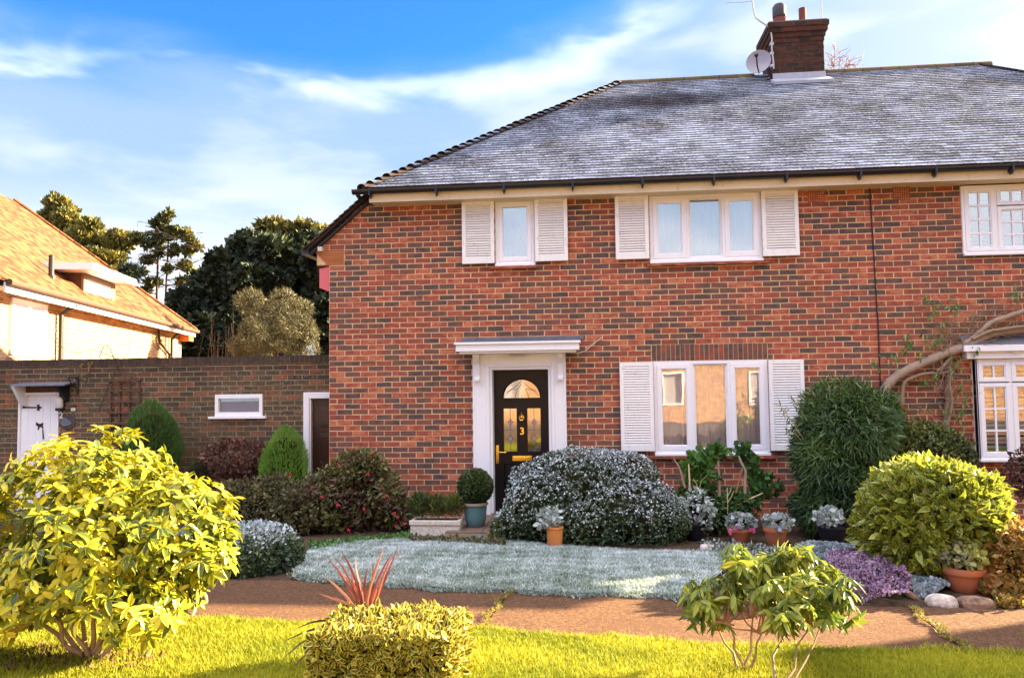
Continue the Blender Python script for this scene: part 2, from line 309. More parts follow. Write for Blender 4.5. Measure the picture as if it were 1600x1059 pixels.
def f_tile(lo, hi, frost, mossc):
    def fn(t):
        a = attr(t, 'tone')
        c = t.mix(a, lo, hi)
        moss = t.smooth(t.noise(t.pos, 2.4, 5, 0.7), 0.55, 0.68)
        c = t.mix(t.math('MULTIPLY', moss, 0.7), c, mossc)
        if frost:
            g = t.n('ShaderNodeNewGeometry'); s = t.n('ShaderNodeSeparateXYZ'); t.l(g.outputs['Normal'], s.inputs[0])
            up = t.smooth(s.outputs[2], 0.35, 0.7)
            p = t.n('ShaderNodeSeparateXYZ'); t.l(t.pos, p.inputs[0])
            n = t.noise(t.scale(t.pos, .55, 1, 1), 48, 5, 0.8)
            # frost thaws in a band below the ridge and round the stack
            bandc = t.math('ABSOLUTE', t.math('SUBTRACT', p.outputs[2], 6.55))
            bx = t.math('ABSOLUTE', t.math('SUBTRACT', p.outputs[0], 1.1))
            bare = t.math('MULTIPLY', t.math('SUBTRACT', 1.0, t.smooth(bandc, 0.08, 0.32)), t.math('SUBTRACT', 1.0, t.smooth(bx, 0.7, 1.8)))
            tw = t.noise(t.pos, 1.1, 3, 0.6)
            thr = t.math('ADD', t.math('MULTIPLY', bare, 0.13), t.math('MULTIPLY', t.math('SUBTRACT', tw, 0.5), 0.35))
            k = t.smooth(t.math('SUBTRACT', n, thr), 0.36, 0.62)
            k = t.math('MULTIPLY', k, t.math('ADD', 0.50, t.math('MULTIPLY', a, 0.5)))
            c = t.mix(t.math('MULTIPLY', k, up), c, (0.36, 0.39, 0.48))
        bump(t, t.noise(t.pos, 60, 3), 0.5, 0.006)
        return c
    return fn
M['tile_frost'] = pmat('frosted_roof_tile', f_tile((0.022, 0.020, 0.024), (0.050, 0.042, 0.046), True, (0.06, 0.065, 0.03)), 1.0, 0.05)
M['tile_dark'] = pmat('dark_roof_tile', f_tile((0.035, 0.025, 0.022), (0.10, 0.06, 0.05), False, (0.05, 0.05, 0.025)), 0.9, 0.2)
M['tile_moss'] = pmat('mossy_ridge_tile', f_tile((0.07, 0.055, 0.025), (0.13, 0.09, 0.05), False, (0.075, 0.08, 0.025)), 0.9, 0.2)
M['tile_orange'] = pmat('orange_roof_tile', f_tile((0.06, 0.024, 0.012), (0.25, 0.10, 0.038), False, (0.10, 0.075, 0.025)), 0.9, 0.2)
# ------------------------------------------------------------------ object helpers
WL = {}
def tag(o, label=None, cat=None, group=None, kind=None):
    for k, v in (('label', label), ('category', cat), ('group', group), ('kind', kind)):
        if v: o[k] = v
    return o
def thing(name, label, cat, loc, group=None):
    o = bpy.data.objects.new(name, None); COL.objects.link(o); loc = np.array(loc, float)
    o.location = loc.tolist(); o.empty_display_size = 0.2; WL[o.name] = loc
    return tag(o, label, cat, group)
def mk(name, me, mat, parent=None, kind=None, loc=None):
    if mat is not None and not me.materials: me.materials.append(mat)
    o = bpy.data.objects.new(name, me); COL.objects.link(o)
    base = np.zeros(3)
    if parent is not None:
        o.parent = parent; base = WL[parent.name]
    if loc is None: WL[o.name] = base.copy()
    else: o.location = (np.array(loc, float)-base).tolist(); WL[o.name] = np.array(loc, float)
    if kind: o['kind'] = kind
    return o
def mesh(name, V, Fs, attrs=None, smooth=False):
    me = bpy.data.meshes.new(name)
    V = np.asarray(V, dtype=np.float32)
    if isinstance(Fs, np.ndarray):
        nf, k = Fs.shape
        me.vertices.add(len(V)); me.vertices.foreach_set('co', V.ravel())
        me.loops.add(nf*k); me.loops.foreach_set('vertex_index', Fs.astype(np.int32).ravel())
        me.polygons.add(nf); me.polygons.foreach_set('loop_start', np.arange(0, nf*k, k, dtype=np.int32))
        me.update(calc_edges=True)
    else:
        me.from_pydata(V.tolist(), [], Fs)
    if attrs:
        for nm, (dom, val) in attrs.items():
            a = me.attributes.new(nm, 'FLOAT', dom); a.data.foreach_set('value', np.asarray(val, dtype=np.float32))
    me.polygons.foreach_set('use_smooth', np.full(len(me.polygons), bool(smooth)))
    me.validate(); return me
BF = [(0, 3, 2, 1), (4, 5, 6, 7), (0, 1, 5, 4), (1, 2, 6, 5), (2, 3, 7, 6), (3, 0, 4, 7)]
class MB:
    """collects solids; build() links them as one mesh object"""
    def __init__(s): s.v = []; s.f = []; s.t = []; s.sm = False
    def add(s, V, Fs, tone=0.5):
        k = len(s.v); s.v += [tuple(map(float, p)) for p in V]; s.f += [tuple(i+k for i in f) for f in Fs]; s.t += [tone]*len(Fs); return s
    def box(s, x0, x1, y0, y1, z0, z1, tone=0.5):
        return s.add([(x0, y0, z0), (x1, y0, z0), (x1, y1, z0), (x0, y1, z0), (x0, y0, z1), (x1, y0, z1), (x1, y1, z1), (x0, y1, z1)], BF, tone)
    def obox(s, c, ax, ay, az, tone=0.5):
        c, ax, ay, az = map(np.array, (c, ax, ay, az))
        V = [c+i*ax+j*ay+k*az for k in (-1, 1) for i, j in ((-1, -1), (1, -1), (1, 1), (-1, 1))]
        return s.add(V, BF, tone)
    def prism(s, poly, d):       # poly: list of 3d points, d: extrusion vector
        n = len(poly); P = [np.array(p, float) for p in poly]; Q = [p+np.array(d) for p in P]
        return s.add(P+Q, [tuple(range(n))[::-1], tuple(range(n, 2*n))]+[(i, (i+1) % n, n+(i+1) % n, n+i) for i in range(n)])
    def tube(s, pts, rad, seg=7):
        P = np.array(pts, float); n = len(P)
        R = np.broadcast_to(np.array(rad, float), (n,)); k = len(s.v)
        T = np.gradient(P, axis=0); T /= np.linalg.norm(T, axis=1)[:, None]+1e-9
        up = np.array([0, 0, 1.0]) if abs(T[0][2]) < 0.9 else np.array([1.0, 0, 0])
        V = []
        for i in range(n):
            a = np.cross(T[i], up); a /= np.linalg.norm(a)+1e-9; b = np.cross(T[i], a); up = np.cross(a, T[i])*1.0
            for j in range(seg):
                an = 2*math.pi*j/seg; V.append(P[i]+R[i]*(math.cos(an)*a+math.sin(an)*b))
        Fs = [(i*seg+j, i*seg+(j+1) % seg, (i+1)*seg+(j+1) % seg, (i+1)*seg+j) for i in range(n-1) for j in range(seg)]
        Fs += [tuple(range(seg))[::-1], tuple((n-1)*seg+j for j in range(seg))]
        return s.add(V, Fs)
    def lathe(s, c, prof, seg=28):
        V = []; n = len(prof)
        for r, z in prof:
            for j in range(seg):
                an = 2*math.pi*j/seg; V.append((c[0]+r*math.cos(an), c[1]+r*math.sin(an), c[2]+z))
        Fs = [(i*seg+j, i*seg+(j+1) % seg, (i+1)*seg+(j+1) % seg, (i+1)*seg+j) for i in range(n-1) for j in range(seg)]
        Fs.append(tuple(range(seg))[::-1]); Fs.append(tuple((n-1)*seg+j for j in range(seg)))
        return s.add(V, Fs)
    def build(s, name, mat, parent=None, kind=None, smooth=False, label=None, bevel=0):
        V = np.array(s.v); base = WL[parent.name] if parent is not None else np.zeros(3)
        me = bpy.data.meshes.new(name); me.from_pydata((V-base).tolist(), [], s.f)
        a = me.attributes.new('tone', 'FLOAT', 'FACE'); a.data.foreach_set('value', np.array(s.t, dtype=np.float32))
        if smooth: me.polygons.foreach_set('use_smooth', np.ones(len(me.polygons), dtype=bool))
        o = mk(name, me, mat, parent, kind)
        if label: o['label'] = label
        if bevel:
            b = o.modifiers.new('bevel', 'BEVEL'); b.width = bevel; b.segments = 2; b.limit_method = 'ANGLE'
        if smooth:
            e = o.modifiers.new('edges', 'EDGE_SPLIT'); e.split_angle = math.radians(40)
        return o
# ------------------------------------------------------------------ bricks
def brick_units(umin, umax, z0, z1, openings, pitch=0.225, course=0.075, uminf=None, seed=0, vshift=0.0):
    r = np.random.default_rng(seed); L = []
    nc = int(math.ceil((z1-z0)/course))
    for i in range(nc):
        za = z0+i*course; zb = min(za+course, z1); zm = (za+zb)/2
        lo = umin if uminf is None else uminf(zm)
        if lo >= umax: continue
        segs = [(lo, umax)]
        for (a, b, c, d) in openings:
            if c-0.01 < zm < d+0.01:
                ns = []
                for (p, q) in segs:
                    if b <= p or a >= q: ns.append((p, q)); continue
                    if a > p: ns.append((p, a))
                    if b < q: ns.append((b, q))
                segs = ns
        off = (i % 2)*pitch/2
        for (p, q) in segs:
            k = math.floor((p-umin-off)/pitch); u = umin+off+k*pitch
            while u < q:
                a, b = max(u, p), min(u+pitch, q)
                if b-a > 0.03: L.append((a+0.006, b-0.006, za+0.0065, zb-0.0055))
                u += pitch
    return np.array(L)
def tones(n, r, dark=0.5):
    k = r.random(n); t = np.where(k < dark, r.uniform(0.56, 0.98, n), r.uniform(0.03, 0.55, n)); return t
def bricks(parent, units, org, ud, nd, mat, n_ind=300, seed=0, proud=0.004, dark=0.46, name='brick', stuff='brick_courses', rank=None, size=(0.213, 0.063), tone=None):
    """units: (u0,u1,v0,v1) on the plane org + u*ud + v*Z, outward normal nd"""
    r = np.random.default_rng(seed+5); ud = np.array(ud, float); nd = np.array(nd, float); org = np.array(org, float)
    n = len(units); tn = tones(n, r, dark) if tone is None else tone(n, r)
    pr = proud+r.uniform(-0.003, 0.003, n)
    uc = (units[:, 0]+units[:, 1])/2; vc = (units[:, 2]+units[:, 3])/2
    hl = (units[:, 1]-units[:, 0])/2; hh = (units[:, 3]-units[:, 2])/2
    full = (np.abs(2*hl-size[0]) < 0.012) & (np.abs(2*hh-size[1]) < 0.012)
    cen = org+uc[:, None]*ud+np.outer(vc, [0, 0, 1.0])
    d = cen-CAM; dep = d@fwd; px = 800+F*(d@rt2)/dep; py = 529.5+F*(d@dn2)/dep
    inf = (px > 5) & (px < 1595) & (py > 5) & (py < 1054)
    if rank is None: score = dep
    else: score = rank(px, py, dep)
    score = np.where(full & inf, score, 1e9); order = np.argsort(score)
    ind = [i for i in order[:n_ind] if score[i] < 1e8]
    z = np.array([0, 0, 1.0])
    # shared meshes for the single bricks
    if ind:
        var = []
        for k in range(18):
            t = float(tones(1, r, dark)[0]) if tone is None else float(tone(1, r)[0]); j = r.uniform(-0.0022, 0.0022, (8, 2))
            V = []
            for dd in (0, 1):
                for q, (a, b) in enumerate(((-1, -1), (1, -1), (1, 1), (-1, 1))):
                    ch = 1.0 if dd == 0 else 0.985
                    V.append(ud*(a*size[0]/2*ch+j[q][0])+z*(b*size[1]/2*ch+j[q][1])+nd*(dd*proud-(1-dd)*0.02))
            Fs = [(4, 5, 6, 7), (0, 1, 5, 4), (1, 2, 6, 5), (2, 3, 7, 6), (3, 0, 4, 7)]
            me = mesh(name, V, Fs, {'tone': ('FACE', [t]*5)}); me.materials.append(mat); var.append(me)
        for i in ind:
            mk(name, var[int(r.integers(18))], mat, parent, loc=cen[i]+nd*r.uniform(-0.002, 0.002))
    rest = np.setdiff1d(np.arange(n), np.array(ind, dtype=int))
    if len(rest) == 0: return
    m_ = len(rest); V = np.zeros((m_, 8, 3)); jj = r.uniform(-0.0022, 0.0022, (m_, 4, 2))
    for dd in (0, 1):
        for q, (a, b) in enumerate(((-1, -1), (1, -1), (1, 1), (-1, 1))):
            ch = 1.0 if dd == 0 else 0.985
            V[:, dd*4+q] = cen[rest]+(a*hl[rest]*ch+jj[:, q, 0])[:, None]*ud+(b*hh[rest]*ch+jj[:, q, 1])[:, None]*z+((pr[rest] if dd else np.full(m_, -0.02)))[:, None]*nd
    Fs = (np.array([(4, 5, 6, 7), (0, 1, 5, 4), (1, 2, 6, 5), (2, 3, 7, 6), (3, 0, 4, 7)])[None]+8*np.arange(m_)[:, None, None]).reshape(-1, 4)
    V = V.reshape(-1, 3)-WL[parent.name]
    me = mesh(stuff, V, Fs, {'tone': ('FACE', np.repeat(tn[rest], 5))})
    mk(stuff, me, mat, parent, kind='stuff')
def wall_cells(mb, umin, umax, z0, z1, openings, y0, y1, extra=()):
    us = sorted(set([umin, umax]+[min(max(a, umin), umax) for o in openings for a in o[:2]]))
    zs = sorted(set([z0, z1]+[min(max(a, z0), z1) for o in openings for a in o[2:]]))
    for i in range(len(us)-1):
        for j in range(len(zs)-1):
            um, zm = (us[i]+us[i+1])/2, (zs[j]+zs[j+1])/2
            if us[i+1]-us[i] < 1e-4 or zs[j+1]-zs[j] < 1e-4: continue
            if any(a < um < b and c < zm < d for (a, b, c, d) in openings): continue
            mb.box(us[i], us[i+1], y0, y1, zs[j], zs[j+1])
# ================================================================== GROUND
def grid_sheet(name, poly, mat, dz, kind='structure', step=0.25):
    """ground patch: polygon (X,Y) laid over the terrain"""
    import mathutils.geometry as mg
    me = bpy.data.meshes.new(name)
    ys = sorted(set([9.3, 6.5]+[p[1] for p in poly]))
    # clip polygon into Y strips so that it follows the terrain's folds
    def clip(pts, yv, keep_above):
        outp = []
        for i in range(len(pts)):
            a, b = pts[i], pts[(i+1) % len(pts)]
            ia = (a[1] >= yv) == keep_above or a[1] == yv; ib = (b[1] >= yv) == keep_above or b[1] == yv
            if ia: outp.append(a)
            if ia != ib:
                t = (yv-a[1])/(b[1]-a[1]); outp.append((a[0]+t*(b[0]-a[0]), yv))
        return outp
    V = []; Fs = []
    for lo, hi in ((-1e3, 6.5), (6.5, 9.3), (9.3, 1e3)):
        p = clip(clip(list(poly), lo, True), hi, False)
        if len(p) < 3: continue
        k = len(V); V += [(x, y, gz(y)+dz) for x, y in p]
        tris = mg.tessellate_polygon([[Vector((x, y, 0)) for x, y in p]])
        Fs += [tuple(k+i for i in t) for t in tris]
    me.from_pydata(V, [], Fs); me.update()
    for pl in me.polygons:
        if pl.normal.z < 0: pl.flip()
    o = mk(name, me, mat, kind=kind); return o
def gp(pts): return [tuple(pG(*p)[:2]) for p in pts]
grid_sheet('ground', [(-150, -60), (150, -60), (150, 300), (-150, 300)], M['soil'], 0.0)
# paths and lawns (outlines read from the picture, laid on the terrain)
path_far = gp([(285, 908), (460, 906), (600, 919), (800, 928), (1090, 938), (1250, 945), (1420, 951), (1600, 955)])
path_near = gp([(285, 975), (420, 979), (700, 990), (860, 1000), (1060, 1013), (1280, 1023), (1600, 1030)])
def ext(p, q, X):   # extend line p->q to X
    t = (X-p[0])/(q[0]-p[0]); return (X, p[1]+t*(q[1]-p[1]))
pf = [ext(path_far[1], path_far[0], -7)]+path_far+[ext(path_far[-2], path_far[-1], 9)]
pn = [ext(path_near[1], path_near[0], -7)]+path_near+[ext(path_near[-2], path_near[-1], 9)]
def interp(line, X):
    for a, b in zip(line[:-1], line[1:]):
        if a[0] <= X <= b[0]: return a[1]+(X-a[0])/(b[0]-a[0])*(b[1]-a[1])
    return line[-1][1] if X > line[-1][0] else line[0][1]
# three slabs with open joints
j1a, j1b = pG(795, 928), pG(748, 990); j2a, j2b = pG(1422, 953), pG(1520, 1028)
def slab(name, l0, l1, r0, r1):     # (far left, near left, far right, near right)
    xs = np.linspace(0, 1, 9); far = []; near = []
    for t in xs:
        X = l0[0]+t*(r0[0]-l0[0]); far.append((X, interp(pf, X)+0.006*math.sin(X*9)))
        X = l1[0]+t*(r1[0]-l1[0]); near.append((X, interp(pn, X)+0.012*math.sin(X*13)+0.006*math.sin(X*31)))
    return grid_sheet(name, near+far[::-1], M['path'], 0.012)
slab('path', (-7, 0), (-7, 0), (j1a[0]-0.006, 0), (j1b[0]-0.006, 0))
slab('path', (j1a[0]+0.006, 0), (j1b[0]+0.006, 0), (j2a[0]-0.006, 0), (j2b[0]-0.006, 0))
slab('path', (j2a[0]+0.006, 0), (j2b[0]+0.006, 0), (9, 0), (9, 0))
near_lawn = [(x, y-0.015) for x, y in pn[::-1]]+[(-7, 1.5), (9, 1.5)]
grid_sheet('lawn', near_lawn, M['lawn_green'], 0.04)
fl = gp([(455, 906), (470, 872), (500, 853), (640, 844), (715, 846), (765, 842), (860, 856), (1000, 864), (1130, 866), (1160, 880), (1120, 905), (1095, 936)])
fe = [(X, interp(pf, X)+.01+.035*math.sin(X*5.3)*math.sin(X*2.1+1)) for X in np.linspace(path_far[4][0], path_far[1][0], 34)]
far_l = fl+fe
grid_sheet('frosty_lawn', far_l, M['lawn_frost'], 0.028)
def turf_edge(pts, z0, z1):
    V = []; 
    for x, y in pts: V += [(x, y, gz(y)+z0), (x, y, gz(y)+z1)]
    me = bpy.data.meshes.new('turf_edge'); me.from_pydata(V, [], [(2*i, 2*i+2, 2*i+3, 2*i+1) for i in range(len(pts)-1)]); mk('turf_edge', me, M['soil'], kind='structure')
turf_edge([fl[-1]]+fe+[fl[0]], 0, .026); turf_edge([fl[1], fl[0]], 0, .026); turf_edge([(x, y-0.015) for x, y in pn], 0, .038)
# grass blades
def inpoly(P, poly):
    x, y = P[:, 0], P[:, 1]; r = np.zeros(len(P), bool); n = len(poly)
    for i in range(n):
        x0, y0 = poly[i]; x1, y1 = poly[(i+1) % n]
        c = ((y0 > y) != (y1 > y)) & (x < (x1-x0)*(y-y0)/(y1-y0+1e-12)+x0); r ^= c
    return r
def grass(name, poly, n, h, wd, mat, label, tone_fn, seed=1, lean=0.6, zo=.04):
    r = np.random.default_rng(seed); P = []
    pa = np.array(poly); lo, hi = pa.min(0), pa.max(0); lo[1] = max(lo[1], 3.7); lo[0] = max(lo[0], -4.2); hi[0] = min(hi[0], 5.5)
    Q = r.uniform(lo, hi, (n*3, 2)); Q = Q[inpoly(Q, poly)][:n]; n = len(Q)
    z = np.array([gz(y) for y in Q[:, 1]])+zo
    a = r.uniform(0, 2*np.pi, n); dx = np.stack([np.cos(a), np.sin(a)], 1)
    hh = h*r.uniform(0.5, 1.25, n); ln = r.normal(0, lean, (n, 2))*hh[:, None]*0.8
    b0 = np.c_[Q-dx*wd/2, z]; b1 = np.c_[Q+dx*wd/2, z]; tp = np.c_[Q+ln, z+hh]
    V = np.stack([b0, b1, tp], 1).reshape(-1, 3); Fs = np.arange(3*n).reshape(n, 3)
    me = mesh(name, V, Fs, {'tone': ('FACE', tone_fn(Q, r))})
    o = mk(name, me, mat, kind='stuff'); tag(o, label, 'grass'); return o
def wav(Q, s, ph=0): return 0.5+0.25*(np.sin(Q[:, 0]*s+1.3*np.sin(Q[:, 1]*s*1.7+ph))+np.sin(Q[:, 1]*s*2.3+2*np.sin(Q[:, 0]*s*.6+ph)))
grass('grass', far_l, 110000, 0.024, 0.006, M['l_frostgrass'], 'short blue white frosted grass in front of the rounded frosty shrub', lambda Q, r: np.clip(wav(Q, 2.2)*0.35+.5*(wav(Q, 31, 2)-.5)+.4*(wav(Q, 9, 1)-.5)+r.uniform(-.15, .85, len(Q)), 0, 1), 2, 1.0, .025)
# scattered frosted tufts where the lawn thins into the beds and onto the path
_c = np.array(far_l).mean(0); big_ = [tuple(_c+(np.array(p)-_c)*np.array([1.03, 1.12])) for p in far_l]
grass('grass', big_, 14000, 0.022, 0.006, M['l_frostgrass'], 'thin scattered frosted tufts fringing the frosted lawn', lambda Q, r: r.uniform(0, 1, len(Q)), 12, 1.0, .013)
grass('grass', near_lawn, 110000, 0.03, 0.0055, M['l_grass'], 'bright sunlit green lawn grass along the near edge of the path', lambda Q, r: np.clip(wav(Q, 4)*0.5+r.uniform(0, .55, len(Q)), 0, 1), 3)
# ragged tufts hanging over both kerbs of the path
def fringe(line, n, dy, h, mat, label, seed, x0, x1, tonef, zo=.03):
    r = np.random.default_rng(seed); X = r.uniform(x0, x1, n)
    Y = np.array([interp(line, x) for x in X])+dy+r.normal(0, 0.018, n)+0.03*np.sin(X*7)+0.02*np.sin(X*17)
    z = np.array([gz(y) for y in Y])+zo; a = r.uniform(0, 2*np.pi, n); dx = np.stack([np.cos(a), np.sin(a)], 1)*0.004
    hh = h*r.uniform(0.4, 1.2, n); Q = np.c_[X, Y]
    V = np.stack([np.c_[Q-dx, z], np.c_[Q+dx, z], np.c_[Q+r.normal(0, .8, (n, 2))*hh[:, None], z+hh]], 1).reshape(-1, 3)
    o = mk('grass_edge', mesh('grass_edge', V, np.arange(3*n).reshape(n, 3), {'tone': ('FACE', tonef(r, n))}), mat, kind='stuff')
    tag(o, label, 'grass')
fringe(pf, 9000, -.01, 0.022, M['l_frostgrass'], 'ragged white frosted grass creeping over the far edge of the path', 5, path_far[1][0], path_far[4][0]+.1, lambda r, n: r.uniform(.1, 1, n), .014)
fringe(pf, 7000, -.004, 0.035, M['l_box'], 'dark green turf edge between the frosted lawn and the path', 15, path_far[1][0], path_far[4][0]+.1, lambda r, n: r.uniform(0, .8, n), .006)
fringe(pn, 9000, -0.005, 0.035, M['l_grass'], 'ragged green grass edge overhanging the near side of the path', 6, -3.5, 4.0, lambda r, n: r.uniform(.0, .9, n))
def joint_weeds(a, b_, n, seed, label, mat):
    r = np.random.default_rng(seed); t = r.random(n); Q = np.array(a)[:2]*(1-t)[:, None]+np.array(b_)[:2]*t[:, None]+r.normal(0, .016, (n, 2))+np.c_[.025*np.sin(t*17), np.zeros(n)]
    z = np.array([gz(y) for y in Q[:, 1]])+.028; an = r.uniform(0, 6.28, n); dx = np.c_[np.cos(an), np.sin(an)]*.006; hh = r.uniform(.004, .022, n)
    V = np.stack([np.c_[Q-dx, z], np.c_[Q+dx, z], np.c_[Q+r.normal(0, .012, (n, 2)), z+hh]], 1).reshape(-1, 3)
    tag(mk('joint_moss', mesh('joint_moss', V, np.arange(3*n).reshape(n, 3), {'tone': ('FACE', r.uniform(0, 1, n))}), mat, kind='stuff'), label, 'moss')
joint_weeds(j1a, j1b, 420, 201, 'thin moss and weeds in the path joint behind the clipped cube', M['l_gold']); joint_weeds(j2a, j2b, 700, 202, 'yellow moss in the path joint near the white rock', M['l_gold'])
# step of quarry tiles before the door
stepz = 0.07
ds = [pG(700, 848), pG(800, 852)]
sx0, sx1 = -1.75, -0.2
b = MB().box(sx0, sx1, 9.15, D-0.02, -0.05, stepz-0.012); st = b.build('doorstep', M['mortar_old'], kind='structure')
for i in range(7):
    for j in range(6):
        MB().box(sx0+i*0.221+0.004, sx0+i*0.221+0.217, 9.15+j*0.221+0.004, 9.15+j*0.221+0.217, stepz-0.012, stepz+random.uniform(0, .003)).build('tile', M['quarry'], st)
# ================================================================== OUR HOUSE
XL = pY(514.5, 600)[0]; XR = 10.1; XM = pY(1366, 440)[0]
ZE = pY(1000, 300)[2]                      # underside of the eaves
ZTOP = ZE+0.03
RIDGE_Y = 13.95
H1 = 'semi_detached_house'
house = thing(H1, 'two storey red and dark brick semi detached house with a frosted hipped tile roof', 'house', (XL, D, 0))
R_sw = rect(774, 311, 835, 413)      # small upper window
R_uw = rect(1015, 303, 1190, 407)    # triple upper
R_lw = rect(1022, 563, 1201, 708)    # triple lower
R_rw = rect(1502, 288, 1680, 395)    # right neighbour upper
R_rb = rect(1521, 560, 1700, 716)    # right neighbour lower
R_dr = rect(768, 574, 862, 806); R_dr = (R_dr[0], R_dr[1], stepz, R_dr[3])
def top(R): return (R[0], R[1], R[2], ZTOP)
open_ = [top(R_sw), top(R_uw), R_lw, top(R_rw), R_rb, R_dr]
kz = pY(520, 405)[2]
KX0, KX1 = pY(492, 400)[0], pY(538, 400)[0]
KZ0, KZ1 = pY(515, 414)[2], pY(515, 391)[2]
VX1, VZ1 = pY(573, 313)[0], ZTOP
VX0, VZ0 = KX0, KZ1
def uminf(z):
    if z < KZ0: return XL
    if z < KZ1: return KX1
    return VX0+(z-VZ0)/(VZ1-VZ0)*(VX1-VX0)
mb = MB()
wall_cells(mb, XL, XR, -0.3, KZ0, [o for o in open_], D, D+0.10)
wall_cells(mb, KX1, XR, KZ0, KZ1, [o for o in open_], D, D+0.10)
wall_cells(mb, VX1, XR, KZ1, ZTOP, [o for o in open_], D, D+0.10)
mb.prism([(VX0+.02, D, VZ0), (VX1, D, VZ0), (VX1, D, VZ1), (VX1-.01, D, VZ1)], (0, 0.10, 0))
mb.box(KX0+.03, KX1, D+.002, D+0.1, KZ0, KZ1)
# flank, party wall side and back (closed box)
mb.box(XL+.001, XL+0.1, D+0.10, 17.5, -0.3, KZ1); mb.box(XR-0.1, XR, D+.10, 17.5, -0.3, ZTOP)
wall = mb.build('wall', M['mortar'], house)
MB().box(XL+.1, XR-.1, 17.4, 17.5, -0.3, ZTOP).build('back_wall', M['brick'], house)
MB().box(XL+.1, XR-.1, D+.1, 17.4, 2.28, 2.4).build('upper_floor', M['room'], house)
MB().box(XM-.1, XM+.1, D+.1, 17.4, -0.2, 2.28).box(XM-.1, XM+.1, D+.1, 17.4, 2.4, ZTOP).build('party_wall', M['room'], house)
MB().box(VX1+.15, XR-.1, D+.1, 17.4, ZTOP, ZTOP+.05).build('ceiling', M['room'], house)
# soldier lintel, sills and vents are left out of the coursing
R_so = rect(1018, 537, 1199, 562); R_so = (R_so[0], R_so[1], R_lw[3], R_so[3])
sills = [rect(1012, 709, 1214, 718), rect(1011, 408, 1200, 415), rect(767, 414, 839, 421)]
vents = [rect(1263, 293, 1287, 315), rect(1396, 290, 1420, 312), rect(912, 302, 935, 308)]
ex = open_+[R_so]+[(a, b, c, d) for a, b, c, d in vents]
un = brick_units(XL, 6.4, -0.15, ZTOP, ex, uminf=uminf, seed=1)
# single bricks: the ones that show largest and are not behind planting or shutters
def rk(px, py, dep):
    bad = ((py > 560) & (px > 960) & (px < 1260)) | ((py > 590) & (px > 1235)) | (py > 700) | ((py < 415) & (px > 955) & (px < 1250)) | ((px > 1370) & (py > 455))
    return np.where(bad, 1e9, dep)
bricks(wall, un, (0, D, 0), (1, 0, 0), (0, -1, 0), M['brick'], 300, seed=11, rank=rk)
# flank bricks only as a coarse joined skin
un2 = brick_units(D+0.1, 17.5, -0.15, KZ1, [], seed=3)
bricks(wall, un2, (XL, 0, 0), (0, 1, 0), (-1, 0, 0), M['brick'], 0, seed=12)
# soldier course
su = []; nso = 24; w0 = (R_so[1]-R_so[0])/nso
for i in range(nso): su.append((R_so[0]+i*w0+.005, R_so[0]+(i+1)*w0-.005, R_so[2]+.006, R_so[3]-.004))
for a, b_, c, d in su:
    MB().box(a, b_, D-0.007, D+.02, c, d, random.uniform(.35, .95)).build('soldier_brick', M['brick'], wall)
for k, R in enumerate(sills):
    n = max(2, int((R[1]-R[0])/0.17)); s_ = MB().box(R[0], R[1], D-0.02, D+.02, R[3]-0.035, R[3]-0.02).build('sill', M['creasing'], house)
    for i in range(n):
        w0 = (R[1]-R[0])/n
        MB().box(R[0]+i*w0+.002, R[0]+(i+1)*w0-.002, D-0.075, D+.02, R[3]-0.055+random.uniform(-.002, .002), R[3]-0.028, random.uniform(.1, .5)).build('tile', M['brick'], s_)
for R in vents:
    v = MB().box(R[0], R[1], D+0.03, D+0.05, R[2], R[3]); o = v.build('air_brick', M['iron'], house, label='perforated red clay air brick under the eaves')
    g = MB(); nx, nz = (7, 6) if R[3]-R[2] > .1 else (8, 2)
    for i in range(nx+1): x = R[0]+(R[1]-R[0])*i/nx; g.box(x-.007, x+.007, D-0.010, D+.03, R[2], R[3], .2)
    for i in range(nz+1): z = R[2]+(R[3]-R[2])*i/nz; g.box(R[0]-.007, R[1]+.007, D-0.008, D+.028, z-.007, z+.007, .2)
    g.build('clay_grille', M['brick'], o)
# kneeler of tile creasing at the left
kn = MB().box(KX0+.05, KX1-.002, D-.004, D+.02, KZ0+.004, KZ1-.004).build('kneeler', M['mortar'], house)
nk = 9
for i in range(nk):
    z = KZ0+(KZ1-KZ0)*i/nk; x = KX0+(nk-1-i)*0.022
    MB().box(x, KX1-.006, D-0.014-.002*(i % 2), D+.02, z+.003, z+(KZ1-KZ0)/nk-.004, random.random()).build('creasing_tile', M['creasing'], kn)
